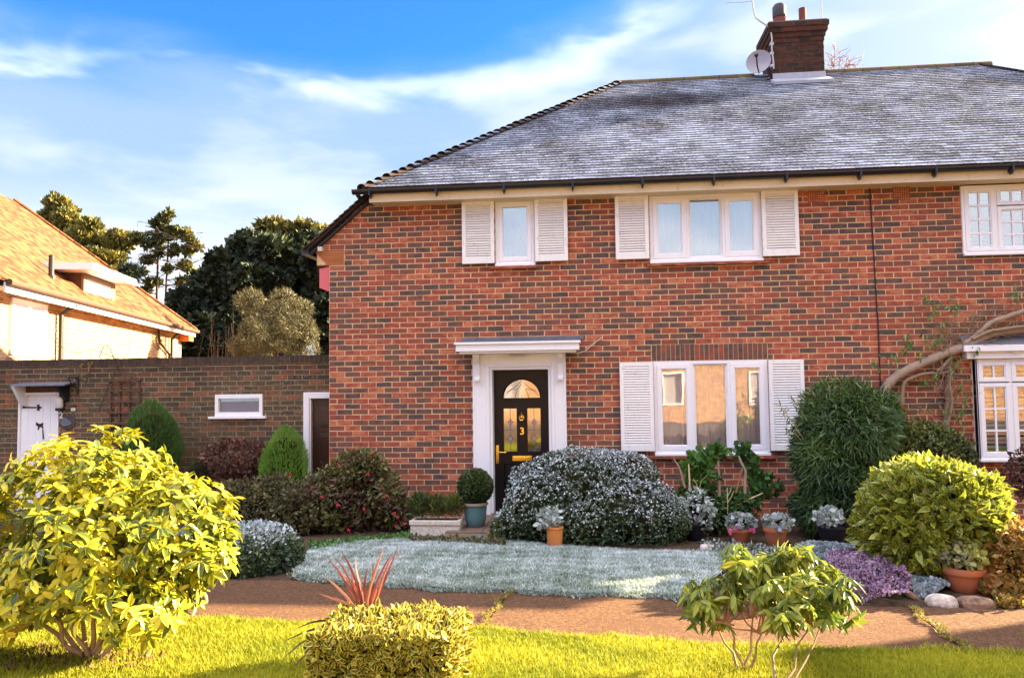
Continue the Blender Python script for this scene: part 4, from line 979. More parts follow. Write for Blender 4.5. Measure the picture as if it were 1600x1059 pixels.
# ------------------------------------------------ chimney
chz0 = pY(1247, 122, cy0)[2]-.25; chz1 = pY(1247, 66, cy0)[2]; chtop = pY(1247, 36, cy0)[2]
cdep = .78; cy1 = cy0+cdep
M['mortar_soot'] = pmat('mortar_soot', f_mortar((0.05, 0.035, 0.025), (0.13, 0.09, 0.06)), 0.95, 0.1)
ch = MB().box(chx0, chx1, cy0, cy1, chz0-.4, chz1).build('chimney', M['mortar_soot'], house)
u3 = brick_units(chx0-.004, chx1+.004, chz0, chz1, [], seed=5); bricks(ch, u3, (0, cy0, 0), (1, 0, 0), (0, -1, 0), M['brick_sooty'], 60, seed=31, dark=.5)
u3 = brick_units(cy0, cy1, chz0, chz1, [], seed=6); bricks(ch, u3, (chx0, 0, 0), (0, 1, 0), (-1, 0, 0), M['brick_sooty'], 0, seed=32); bricks(ch, u3, (chx1, 0, 0), (0, 1, 0), (1, 0, 0), M['brick_sooty'], 0, seed=33)
nc = 4; hz_ = (chtop-chz1)/nc
for i in range(nc):      # corbelled courses
    e = .018+.02*min(i, 3)+(.012 if i >= 2 else 0); z = chz1+i*hz_
    MB().box(chx0-e+.006, chx1+e-.006, cy0-e+.006, cy1+e-.006, z, z+hz_).build('corbel', M['mortar_soot'], ch)
    uu = brick_units(chx0-e, chx1+e, z, z+hz_, [], seed=8+i, course=hz_); bricks(ch, uu, (0, cy0-e+.006, 0), (1, 0, 0), (0, -1, 0), M['brick_sooty'], 0, seed=41+i)
    uu = brick_units(cy0-e, cy1+e, z, z+hz_, [], seed=8+i, course=hz_); bricks(ch, uu, (chx0-e+.006, 0, 0), (0, 1, 0), (-1, 0, 0), M['brick_sooty'], 0, seed=51+i)
MB().box(chx0-.06, chx1+.06, cy0-.06, cy1+.06, chtop, chtop+.025).build('flaunching', M['lead'], ch)
fl_ = MB().box(chx0-.015, chx1+.015, cy0-.02, cy0-.004, pY(1247, 126, cy0)[2]-.02, pY(1247, 114, cy0)[2]).build('lead_apron', M['lead_pale'], ch)
aa = np.array([chx0-.06, cy0-.02, pY(1247, 126, cy0)[2]-.02]); MB().prism([tuple(aa), (chx1+.06, aa[1], aa[2]), (chx1+.09, aa[1]-.17, aa[2]-.105), (chx0-.03, aa[1]-.17, aa[2]-.105)], tuple(nrm*.02+np.array([0, 0, .035]))).build('lead_apron', M['lead_pale'], ch)
cyc = cy0+.32
def pot(px, py_b, w_px, h_px, prof, cap=False):
    c = pY(px, py_b, cyc); s = mpp(c); h = pY(px, py_b-h_px, cyc)[2]-chtop; r_ = w_px/2*s
    return c, h, r_
c, h, r_ = pot(1218, 33, 20, 23, None); c[2] = chtop
o = MB().lathe(c, [(r_*1.08, 0), (r_*1.08, h*.1), (r_*.98, h*.2), (r_*.98, h*.48), (r_*.9, h*.52), (r_*.9, h*.62), (r_, h*.62), (r_, h*.95), (r_*.7, h*1.03)]).build('chimney_pot', M['pot_sooty'], ch, smooth=True, label='fat red clay chimney pot with a black cowl')
MB().lathe((c[0], c[1], c[2]+h*.55), [(r_*1.02, 0), (r_*1.02, h*.4), (r_*.75, h*.5), (.01, h*.52)]).build('cowl', M['iron'], ch, smooth=True)
c, h, r_ = pot(1254, 30, 11, 16, None); c[2] = chtop
MB().lathe(c, [(r_*1.8, 0), (r_*1.5, h*.2), (r_*1.0, h*.4), (r_, h), (r_*.8, h*1.02)]).build('chimney_pot', M['pot_sooty'], ch, smooth=True, label='slim clay chimney pot')
# aerial poles and dish
ap = [pY(x, y, cy0-.05) for x, y in ((1209, 108), (1208, 92), (1206, 78), (1206, 60), (1204, 46), (1198, 40), (1188, 34), (1181, 28), (1178, 18), (1176, 4), (1173, -40))]
MB().tube(ap, .014, 6).build('aerial_pole', M['grey'], house, label='bent grey aerial pole clamped to the left of the stack')
for yy in (69, 84, 103):
    c = pY(1206, yy, cy0-.04); MB().box(c[0]-.03, c[0]+.03, c[1]-.02, cy0, c[2]-.02, c[2]+.02).build('clamp', M['grey'], house)
a2 = [pY(x, y, cy0+.3) for x, y in ((1284, 30), (1283.5, 0), (1283, -50))]; MB().tube(a2, .009, 6).build('aerial_pole', M['grey'], house, label='thin straight aerial pole right of the stack')
a3 = [pY(x, y, cy0-.1) for x, y in ((1175, 2), (1160, 4), (1134, 5))]; MB().tube(a3, .005, 5).build('aerial_arm', M['grey'], house)
dc = pY(1186, 99, cy0+.25); s = mpp(dc); ds_ = MB(); V = []; nr, ns = 5, 24; ax_ = np.array([-.35, -.93, .10]); ax_ /= np.linalg.norm(ax_); e1 = np.cross(ax_, [0, 0, 1]); e1 /= np.linalg.norm(e1); e2 = np.cross(e1, ax_)
for back in (0, 1):
    for i in range(nr+1):
        for j in range(ns):
            a = 2*math.pi*j/ns; rr = i/nr; V.append(dc+(e1*math.cos(a)*19*s+e2*math.sin(a)*19*s)*rr+ax_*(.07*rr*rr-.012*back))
k = (nr+1)*ns; Fs = [(b_*k+i*ns+j, b_*k+i*ns+(j+1) % ns, b_*k+(i+1)*ns+(j+1) % ns, b_*k+(i+1)*ns+j) for b_ in (0, 1) for i in range(nr) for j in range(ns)]
Fs += [(nr*ns+j, nr*ns+(j+1) % ns, k+nr*ns+(j+1) % ns, k+nr*ns+j) for j in range(ns)]
ds_.add(V, Fs); dish = ds_.build('satellite_dish', M['dish'], house, smooth=True, label='round grey satellite dish behind the left of the chimney')
MB().tube([dc-e2*.2+ax_*.02, dc-e2*.15+ax_*.22, dc+ax_*.3], .012, 6).tube([dc+ax_*.3-e1*.03, dc+ax_*.3+e1*.03], .03, 8).tube([dc-ax_*.03, dc-ax_*.15+np.array([.12, 0, -.05]), (chx0, dc[1], dc[2]-.1)], .018, 6).build('dish_arm', M['iron'], house)
# ================================================================== GARAGE WALL
GY = D+.55
gx0, gx1 = -10.2, XL+.6
GZT = float(np.mean([pY(60, 562, GY)[2], pY(480, 555, GY)[2]]))
gar = thing('outbuilding', 'low old brick outbuilding with a white door, slit window and brown door', 'outbuilding', ((gx0+gx1)/2, GY, 0))
R_wd = rect(29, 613, 92, 720, GY); R_wd = (R_wd[0], R_wd[1], 0.0, R_wd[3])
R_gw = rect(337, 616, 411, 650, GY)
R_bd = rect(484, 622, 540, 760, GY); R_bd = (R_bd[0], gx1-.05, 0.0, R_bd[3])
gop = [R_wd, R_gw, R_bd]
mb = MB(); wall_cells(mb, gx0, gx1, -.3, GZT-.11, gop, GY, GY+.1); mb.box(gx0, gx1, GY+2.4, GY+2.5, -.3, GZT-.12)
gw = mb.build('wall', M['mortar_old'], gar)
ug = brick_units(gx0, gx1, -.1, GZT-.112, [R_wd, R_gw, R_bd], seed=61)
bricks(gw, ug, (0, GY, 0), (1, 0, 0), (0, -1, 0), M['brick_old'], 300, seed=62, proud=.006, rank=lambda px, py, dep: np.where((py > 690) | ((px < 240) & (py > 640)), 1e9, dep))
MB().box(gx0, gx1, GY+.1, GY+2.4, GZT-.12, GZT-.09).build('flat_roof', M['lead'], gar)
x = gx0      # brick on edge coping
cop = [float(a) for a in np.arange(gx0, gx1-.07, .075)]
pf_ = MB().box(gx0, gx1, GY-.012, GY+.2, GZT-.112, GZT-.008).build('coping', M['mortar_old'], gar)
for a in cop: MB().box(a+.004, a+.071, GY-.02+random.uniform(-.002, .002), GY+.205, GZT-.108, GZT+random.uniform(-.004, .004), random.uniform(.3, .95)).build('brick', M['brick_old'], pf_)
# white plank door with strap hinge and cat
X0, X1, Z0, Z1 = R_wd
dd = MB().box(X0, X0+.03, GY-.02, GY+.05, 0, Z1).box(X1-.03, X1, GY-.02, GY+.05, 0, Z1).box(X0+.03, X1-.03, GY-.03, GY+.05, Z1-.045, Z1).build('door_frame', M['white'], gar, bevel=.003)
npl = 5; wpl = (X1-X0-.06)/npl; dl = MB().box(X0+.03, X1-.03, GY+.03, GY+.045, .02, Z1-.05).build('garden_door', M['white'], gar, label='white boarded door with iron strap hinge and cat silhouette')
for i in range(npl): MB().box(X0+.03+i*wpl+.0012, X0+.03+(i+1)*wpl-.0012, GY+.008, GY+.03, .02, Z1-.048).build('plank', M['white'], dl, bevel=.003)
def px2(poly, Y, d=.006): return [tuple(pY(a, b_, Y)) for a, b_ in poly]
hg = MB(); hy = GY-.0
hg.prism(px2([(35, 634), (40, 635), (60, 635.5), (60, 637.5), (40, 637.5), (35, 638)], hy), (0, .007, 0)); hg.prism(px2([(57, 632), (62, 631.5), (61, 634), (65.5, 636.3), (61, 639), (62, 641.5), (57, 641), (59, 636.5)], hy), (0, .007, 0)); hg.build('strap_hinge', M['iron'], dl)
cat = [(56, 661), (57, 659), (58.5, 661), (62, 662), (65, 661), (67, 660), (67.5, 662), (66.5, 664), (67.5, 670), (66.3, 670), (65, 666.5), (61.5, 667), (60, 671.5), (58.5, 671.5), (59.3, 667), (57.8, 664.5), (56, 664)]
MB().prism(px2(cat, hy), (0, .007, 0)).build('cat_silhouette', M['iron'], dl); MB().prism(px2([(65.8, 671), (67.3, 671), (68.5, 686), (66.6, 686)], hy), (0, .007, 0)).build('letter_rod', M['iron'], dl)
# small slate hood over that door
hx0, hx1, hz0, hz1 = rect(16, 598, 101, 603, GY-.25)
hood = MB().prism([(hx0, GY-.26, hz0), (hx1, GY-.26, hz0), (hx1, GY, hz0+.04), (hx0, GY, hz0+.04)], (0, .004, .022)).build('door_hood', M['lead'], gar)
for i in range(14): w0 = (X1-X0+.04)/14; MB().box(X0-.02+i*w0+.002, X0-.02+(i+1)*w0-.002, GY-.012, GY+.01, Z1+.005, hz0+.03, random.uniform(.1, .4)).build('board', M['trellis'], hood)
MB().prism([(hx0+.02, GY-.27, hz0), (hx0+.02, GY, hz0), (hx0+.02, GY, hz0-.30), (hx0+.02, GY-.06, hz0-.30)], (.05, 0, 0)).build('hood_bracket', M['white'], hood)
MB().prism([(hx1-.14, GY-.27, hz0), (hx1-.14, GY, hz0), (hx1-.14, GY, hz0-.24), (hx1-.14, GY-.06, hz0-.24)], (.05, 0, 0)).build('hood_bracket', M['black'], hood)
# slit window
X0, X1, Z0, Z1 = R_gw; wd_ = MB().box(X0, X0+.05, GY-.03, GY+.05, Z0, Z1).box(X1-.05, X1, GY-.03, GY+.05, Z0, Z1).box(X0+.05, X1-.05, GY-.029, GY+.05, Z0, Z0+.06).box(X0+.05, X1-.05, GY-.029, GY+.05, Z1-.06, Z1)
go = wd_.build('window', M['white'], gar, bevel=.004, label='small white slit window with frosted glass'); MB().box(X0+.045, X1-.045, GY+.015, GY+.02, Z0+.055, Z1-.055).build('pane', M['glass_low'], go)
MB().box(X0+.05, X1-.05, GY+.06, GY+.065, Z0+.05, Z1-.05).build('blind', M['net'], go); MB().box(X0-.09, X1+.06, GY-.06, GY+.01, Z0-.035, Z0-.002).build('window_sill', M['white'], go, bevel=.003)
# brown panel door
X0, X1, Z0, Z1 = R_bd; fr_ = MB().box(X0-.09, X0-.001, GY-.03, GY+.05, 0, Z1+.09).box(X0-.001, X1, GY-.03, GY+.05, Z1, Z1+.09).build('door_frame', M['white'], gar, bevel=.004)
MB().box(X0, X0+.02, GY-.01, GY+.09, 0, Z1).build('door_stop', M['white'], gar)
bd = MB().box(X0+.02, X1, GY+.06, GY+.1, .02, Z1-.01).build('side_door', M['door_brown'], gar, label='dark brown panelled side door half hidden by the house corner')
zz = [(Z1-.13, Z1-.42), (Z1-.52, Z1-1.15), (Z1-1.25, .15)]
for a, b_ in zz:
    MB().box(X0+.13, X0+.45, GY+.045, GY+.06, b_, a).box(X0+.16, X0+.42, GY+.035, GY+.045, b_+.03, a-.03).build('panel', M['door_brown'], bd, bevel=.005)
# things on that wall
def wallthing(name, label, cat_, px, py, Y=GY): p = pY(px, py, Y); return thing(name, label, cat_, p), p
t, p = wallthing('wall_lantern', 'cream and black lantern beside the white door', 'lamp', 99, 637)
s = mpp(p)
MB().lathe((p[0], p[1]-.09, p[2]-.0*s), [(.01, 17*s), (.045, 16*s), (.05, 14*s), (.05, 1*s), (.045, 0)]).build('shade', M['cream'], t, smooth=True)
MB().lathe((p[0], p[1]-.09, p[2]-.05), [(.02, 0), (.055, .01), (.055, .05), (.02, .055)]).box(p[0]-.03, p[0]+.03, p[1]-.06, p[1]-.008, p[2]-.04, p[2]+.05).build('bracket', M['iron'], t)
t, p = wallthing('wall_plaque', 'dark oval slate plaque with a small animal relief', 'plaque', 107, 659)
s = mpp(p); V = [(p[0]+13*s*math.cos(a), GY-.022, p[2]+10.5*s*math.sin(a)) for a in np.linspace(0, 2*math.pi, 24, endpoint=False)]
MB().prism(V, (0, .012, 0)).build('plate', M['slateplaque'], t)
MB().prism(px2([(94, 662), (95, 656), (98, 652), (103, 653), (108, 657), (112, 661), (108, 665), (98, 666)], GY-.034), (0, .012, 0)).build('relief', M['lead'], t, bevel=.003)
p = pY(95.5, 649, GY-.02); text('2', .13, p, M['white'], None, 'house_number', .004)
bpy.data.objects['house_number.001'].name = 'house_number.001'; tag(bpy.data.objects['house_number.001'], 'white number 2 fixed between the white door and the oval plaque', 'house number')
t, p = wallthing('doorbell', 'small white doorbell box right of the lantern', 'doorbell', 116, 638)
MB().box(p[0]-.035, p[0]+.035, GY-.035, GY-.007, p[2]-.04, p[2]+.02).build('case', M['cream'], t, bevel=.006); MB().box(p[0]-.04, p[0]+.04, GY-.045, GY-.007, p[2]+.021, p[2]+.045).build('lid', M['iron'], t, bevel=.004)
t, p = wallthing('basket_bracket', 'empty black iron hanging basket bracket above the doorbell', 'bracket', 115, 592)
MB().tube([pY(104, 590, GY-.30), pY(113, 590, GY-.15), pY(121.5, 591, GY-.02)], .011, 6).tube([pY(121.5, 588, GY-.02), pY(121.5, 616, GY-.02)], .013, 6).tube([pY(107, 591, GY-.28), pY(112, 600, GY-.1), pY(121, 607, GY-.02)], .009, 6).build('arm', M['iron'], t)
# trellis
t, p = wallthing('trellis', 'brown wooden square trellis panel fixed to the old wall', 'trellis', 199, 690)
tx = [pY(x, 640, GY)[0] for x in (175, 189, 204, 219)]; tz = [pY(199, y, GY)[2] for y in (594, 610, 627, 644, 661, 678, 695, 712)]
for x in tx: MB().box(x-.014, x+.014, GY-.045, GY-.028, .35, tz[0]+.02).build('lath', M['trellis'], t)
for z in tz: MB().box(tx[0]-.03, tx[-1]+.03, GY-.062, GY-.0455, z-.014, z+.014).build('lath', M['trellis'], t)
# cut vine stub and last yellow leaves
t, p = wallthing('climbing_vine', 'bare climbing twigs with a few yellow leaves along the wall top', 'climber', 150, 560)
vt = MB()
for pts in ([(155, 640), (170, 600), (186, 568), (180, 558), (143, 545), (120, 552), (90, 540)], [(186, 600), (215, 585), (240, 575), (290, 570)], [(178, 560), (172, 545), (167, 540)], [(155, 558), (162, 541), (168, 538), (166, 556)], [(133, 600), (140, 580), (143, 548)], [(200, 600), (188, 575), (180, 545)]):
    vt.tube([pY(a, b_, GY-.05) for a, b_ in pts], np.linspace(.009, .004, len(pts)), 5)
vt.build('twig', M['twig'], t)
for (a, b_) in ((128, 569), (126, 572), (138, 568), (141, 571), (144, 567), (139, 573), (131, 584), (129, 590), (133, 592), (136, 582)):
    c = pY(a, b_, GY-.07); r1 = np.array([random.gauss(0, 1) for _ in range(3)]); r1 /= np.linalg.norm(r1); u = np.cross(r1, [0, 1, .2]); u /= np.linalg.norm(u); v = np.cross(u, [0, 1, 0])
    MB().add([c-u*.03, c-v*.018+np.array([0, -.01, 0]), c+u*.03, c+v*.018+np.array([0, -.01, 0])], [(0, 1, 2), (0, 2, 3)]).build('leaf', M['l_gold'], t)
# ================================================================== NEIGHBOUR ON THE LEFT
NZ = 3.52
nA, nB = pZ(0, 441, NZ), pZ(300, 518, NZ)
nd_ = nB-nA; nd_[2] = 0; NL = np.linalg.norm(nd_); nd_ /= NL; nn = np.array([nd_[1], -nd_[0], 0.0]); nn = nn if nn[0] > 0 else -nn
ov = .35
wA = nA-nn*ov; wall_o = wA.copy(); wall_o[2] = 0
corner = pP(283, 540, wA, nn); LW = float(np.dot(corner-wA, nd_))
nb_ = thing('neighbouring_house', 'sunlit pale brick house with orange tiled roof and dormer beyond the low wall', 'house', wall_o+nd_*LW/2)
def NP(s, o_, z): return wall_o+nd_*s+nn*o_+np.array([0, 0, z])
Lback = float((GY+.14-wall_o[1])/nd_[1])
def nbox(mb, s0, s1, o0, o1, z0, z1, tone=.5):
    P = [NP(s_, o_, z_) for z_ in (z0, z1) for s_, o_ in ((s0, o0), (s1, o0), (s1, o1), (s0, o1))]; return mb.add(P, BF, tone)
def nu(px, py, off=0.0):
    q = pP(px, py, wA+nn*off, nn); return float(np.dot(q-wA, nd_)), q[2]
nwall = nbox(nbox(nbox(MB(), Lback, LW, -.1, 0, 0, NZ), Lback, LW, -7, -6.9, 0, NZ), LW-.1, LW-.001, -6.9, -.1, 0, NZ); nbox(nwall, Lback, Lback+.1, -6.9, -.1, 0, NZ)
nwall = nwall.build('wall', M['mortar_pale'], nb_)
s1_, z1_ = nu(70, 500); s0_, z0_ = nu(14, 500)
zwt, zwb = NZ-.12, nu(40, 556)[1]
unn = brick_units(Lback, LW, 1.2, NZ, [(s0_, s1_, zwb, zwt)], seed=71)
bricks(nwall, unn, wall_o, nd_, nn, M['brick_pale'], 60, seed=72, rank=lambda px, py, dep: np.where((py > 552), 1e9, dep))
wn = MB()
for a, b_ in ((0, .08), (.46, .54), (.92, 1)): nbox(wn, s0_+(s1_-s0_)*a, s0_+(s1_-s0_)*b_, 0, .05, zwb, zwt)
nbox(wn, s0_, s1_, .0, .045, zwb, zwb+.08); nbox(wn, s0_, s1_, 0, .045, zwt-.08, zwt)
wno = wn.build('window', M['white'], nb_, label='big white window glaring in the sun')
for a, b_ in ((.09, .45), (.55, .91)):
    nbox(MB(), s0_+(s1_-s0_)*a, s0_+(s1_-s0_)*b_, .012, .018, zwb+.08, zwt-.08).build('pane', M['pvc'], wno)  # opaque white panes: sun glare on the glass painted as colour
nbox(MB(), s0_+.05, s1_-.05, .003, .008, zwb+.05, zwt-.05).build('net_curtain', M['net'], wno)
# eaves, gutter, pipes
nbox(MB(), Lback, LW+.25, 0, ov-.03, NZ-.05, NZ-.03).build('soffit', M['fascia'], nb_)
nbox(MB(), Lback, LW+.25, ov-.03, ov, NZ-.13, NZ+.03).build('fascia', M['white'], nb_)
gu = MB(); gu.tube([NP(Lback, ov+.05, NZ+.03), NP(LW+.35, ov+.05, NZ+.03)], .055, 9); gu.build('gutter', M['trellis'], nb_)
s_, _ = nu(95, 500, .08); MB().tube([NP(s_, .09, 1.0), NP(s_, .09, NZ-.25), NP(s_, ov, NZ-.05)], .045, 8).build('downpipe', M['iron'], nb_)
s_, _ = nu(268, 540, .08); MB().tube([NP(s_, .09, 1.0), NP(s_, .09, NZ-.3), NP(s_, ov, NZ-.02)], .045, 8).build('downpipe', M['iron'], nb_, label='brown downpipe with a swan neck near the far corner')
MB().tube([NP(s_-.15, .08, 1.5), NP(s_-.15, .08, NZ-.75), NP(s_-1.1, .08, NZ-.45), NP(s_-1.2, .08, NZ-.12)], .035, 8).build('downpipe', M['iron'], nb_)
# roof: slope facing us, far hip
pitch = None
NS = LW+.30            # far eave corner along the wall
E0 = NP(NS, ov, NZ+.05)
best = None
for pt_ in np.arange(.5, 1.6, .01):
    # hip direction in plan -n -d ; choose the pitch whose hip passes (0,300)
    q = E0+(-nn-nd_)*4.5+np.array([0, 0, 4.5*pt_]); d_ = q-CAM; xx, yy = 800+F*np.dot(d_, rt2)/np.dot(d_, fwd), 529.5+F*np.dot(d_, dn2)/np.dot(d_, fwd)
    # line from E0's pixel (300,517) to (xx,yy) evaluated at x=0
    yv = 517+(yy-517)*(0-300)/(xx-300); e = abs(yv-300)
    if best is None or e < best[0]: best = (e, pt_)
NPIT = best[1]; RUN = 3.6
roofn = MB(); r1 = NP(Lback-1, ov, NZ+.05); r2 = NP(Lback-1, ov-RUN, NZ+.05+RUN*NPIT); r3 = E0+(-nn-nd_)*RUN+np.array([0, 0, RUN*NPIT]); r4 = NP(NS, ov-2*RUN, NZ+.05); r5 = NP(Lback-1, ov-2*RUN, NZ+.05)
roofn.add([r1, E0, r3, r2, r4, r5], [(0, 1, 2, 3), (1, 4, 2), (4, 5, 3, 2)])
nroof = roofn.build('roof', M['tile_orange'], nb_)
sdn = -nn+np.array([0, 0, NPIT]); SLn = np.linalg.norm(sdn)*RUN; sdn /= np.linalg.norm(sdn); nvn = np.cross(nd_, sdn); nvn = nvn if nvn[2] > 0 else -nvn
tile_field(nroof, NP(0, ov, NZ+.06), nd_, sdn, nvn, int(SLn/.1), .1, .165, lambda s: Lback-.5, lambda s: NS-(RUN*s/SLn), M['tile_orange'], 120, 75, thick=.022, tilt=.05)
for i in range(28):
    c = E0+(r3-E0)*(i+.5)/28+np.array([0, 0, .05]); u = (r3-E0)/np.linalg.norm(r3-E0); s2 = np.cross(u, [0, 0, 1]); s2 /= np.linalg.norm(s2); u_ = np.cross(s2, u); u_ *= np.sign(u_[2]); MB().obox(c, u*.10, s2*.09, u_*.02, random.random()).build('hip_tile', M['tile_orange'], nroof)
# kneeler at the far corner
nbox(MB(), LW-.3, LW+.2, .0, ov-.05, NZ-.28, NZ-.06).build('kneeler', M['creasing'], nb_)
# dormer: front face a little way up the slope
do = ov-.28
def nq(px, py): return nu(px, py, do)
sa, _ = nq(131, 450); sb, _ = nq(180, 465); za_ = NZ+.05+.28*NPIT; zt_ = nq(155, 436)[1]; zb_ = nq(155, 470)[1]
zb_ = min(zb_, za_+.05)
dmr = MB(); nbox(dmr, sa, sb, do-2.2, do-.05, zb_-.1, zt_+.02); dmr = dmr.build('dormer', M['trellis'], nb_)
dfw = MB()
for a, b_ in ((0, .1), (.9, 1)): nbox(dfw, sa+(sb-sa)*a, sa+(sb-sa)*b_, do-.05, do, zb_, zt_)
nbox(dfw, sa, sb, do-.05, do-.004, zb_, zb_+.07); nbox(dfw, sa, sb, do-.05, do-.004, zt_-.07, zt_); dfw.build('dormer_window', M['wood'], dmr)
nbox(MB(), sa+.1, sb-.1, do-.035, do-.03, zb_+.06, zt_-.06).build('pane', M['pvc'], dmr)  # bright reflection in the dormer glass painted as opaque white
nbox(MB(), sa-.5, sb+.35, do-2.4, do+.35, zt_+.02, zt_+.16).build('dormer_roof', M['white'], dmr)
s_, _ = nq(95, 420); zz_ = NZ+.05+.45*NPIT
MB().tube([NP(s_, ov-.45, zz_-.1), NP(s_, ov-.45, nu(95, 404, ov-.45)[1])], .05, 9).tube([NP(s_, ov-.45, zz_-.02), NP(s_, ov-.45, zz_+.06)], .08, 9).build('vent_pipe', M['iron'], nb_)
# ================================================================== ACROSS THE ROAD (seen mirrored in the panes)
op_ = thing('opposite_house', 'sunlit orange brick house across the road, mirrored in the ground floor panes', 'house', (1.5, -9, 0))
mb = MB(); ops = [(-4, -2.6, .9, 2.2), (2, 3.6, .9, 2.2), (6, 7.2, .9, 2.2), (-4, -2.6, 3.2, 4.4), (2, 3.6, 3.2, 4.4), (6, 7.2, 3.2, 4.4), (11, 12.5, .9, 2.2), (11, 12.5, 3.2, 4.4), (21, 22.5, 3.2, 4.4), (-.6, .4, 0, 2.1)]
wall_cells(mb, -10, 26, 0, 4.8, ops, -9, -8.8); ow = mb.build('wall', M['mortar_pale'], op_)
bricks(ow, brick_units(-10, 26, 0, 4.8, ops, seed=81), (0, -8.8, 0), (1, 0, 0), (0, 1, 0), M['brick_pale'], 0, seed=82)
for a, b_, c, d in ops:
    wo = MB().box(a, a+.08, -8.85, -8.77, c, d).box(b_-.08, b_, -8.85, -8.77, c, d).box(a, b_, -8.85, -8.771, c, c+.08).box(a, b_, -8.85, -8.771, d-.08, d).box((a+b_)/2-.03, (a+b_)/2+.03, -8.85, -8.772, c, d).build('window', M['white'], op_)
    MB().box(a, b_, -8.9, -8.88, c, d).build('pane', M['dish'], wo)
MB().prism([(-10.3, -8.4, 4.8), (26.3, -8.4, 4.8), (26.3, -12.5, 7.1), (-10.3, -12.5, 7.1)], (0, -.2, -.1)).build('roof', M['tile_dark'], op_)
# road and verge behind the camera
def flat(name, x0, x1, y0, y1, dz, mat): grid_sheet(name, [(x0, y0), (x1, y0), (x1, y1), (x0, y1)], mat, dz)
M['asphalt'] = pmat('asphalt', f_stone((0.04, 0.04, 0.04), (0.09, 0.085, 0.08), 60), 0.9, 0.2)
flat('road', -60, 60, -8.0, -2.5, 0.01, M['asphalt']); flat('pavement', -60, 60, -2.4, -0.8, 0.03, M['path']); flat('pavement', -60, 60, -8.75, -8.1, 0.015, M['path'])
# tall clipped hedge off to the right whose shadow crosses the path
#@PLANTS
# ================================================================== LEAF TEMPLATES AND SCATTERING
def tmpl(kind):
    """returns verts (k,3) along +Y, normal +Z, tri faces, edge attr per vertex"""
    if kind == 'long':      # folded, arched leaf: 5 cross sections
        ys = [0, .22, .5, .78, 1.0]; ws = [.03, .17, .20, .13, 0.0]; V = []; Ed = []
        for y, w_ in zip(ys, ws):
            zc = -.16*(y**2)
            V += [(-w_, y, zc+.28*w_), (0, y, zc-.02), (w_, y, zc+.28*w_)]; Ed += [1, 0, 1]
        Fs = []
        for i in range(4):
            a = 3*i; Fs += [(a, a+1, a+4), (a, a+4, a+3), (a+1, a+2, a+5), (a+1, a+5, a+4)]
        return np.array(V), np.array(Fs), np.array(Ed)
    if kind == 'leaf':      # broad leaf, 3 sections
        V = [(0, 0, 0), (-.26, .38, .07), (0, .4, -.02), (.26, .38, .07), (-.2, .72, .02), (0, .74, -.05), (.2, .72, .02), (0, 1, -.12)]
        Fs = [(0, 2, 1), (0, 3, 2), (1, 2, 5), (1, 5, 4), (2, 3, 6), (2, 6, 5), (4, 5, 7), (5, 6, 7)]; return np.array(V), np.array(Fs), np.array([.5, 1, 0, 1, 1, 0, 1, .9])
    if kind == 'small':
        V = [(0, 0, 0), (-.28, .5, .08), (0, .5, -.03), (.28, .5, .08), (0, 1, -.02)]; Fs = [(0, 2, 1), (0, 3, 2), (1, 2, 4), (2, 3, 4)]; return np.array(V), np.array(Fs), np.array([.4, 1, 0, 1, 1])
    if kind == 'blade':
        V = [(-.045, 0, 0), (.045, 0, 0), (.05, .5, -.03), (-.05, .5, -.03), (0, 1, -.16)]; return np.array(V), np.array([(0, 1, 2), (0, 2, 3), (3, 2, 4)]), np.array([1, 1, 1, 1, 1.])
    if kind == 'needle':    # a spray: three slim triangles
        V = [(-.05, 0, 0), (.05, 0, 0), (0, 1, 0), (0, .15, -.02), (.05, .25, .03), (.38, .8, .06), (0, .15, .02), (-.05, .25, -.03), (-.38, .8, -.06)]; return np.array(V), np.array([(0, 1, 2), (3, 4, 5), (6, 8, 7)]), np.ones(9)
    if kind == 'round':     # lobed round leaf
        n = 9; V = [(0, .35, -.06)]; Ed = [0]
        for i in range(n): a = 2*math.pi*i/n; r_ = .5 if i % 2 == 0 else .40; V.append((r_*math.sin(a), .4-r_*math.cos(a), .04*(i % 2))); Ed.append(1)
        return np.array(V), np.array([(0, 1+i, 1+(i+1) % n) for i in range(n)]), np.array(Ed)
T = {k: tmpl(k) for k in ('long', 'leaf', 'small', 'blade', 'needle', 'round')}
def unit(a): return a/(np.linalg.norm(a, axis=-1, keepdims=True)+1e-9)
def basis(dr, nr):
    y = unit(dr); x = unit(np.cross(y, nr)); z = np.cross(x, y); return np.stack([x, y, z], -1)     # columns
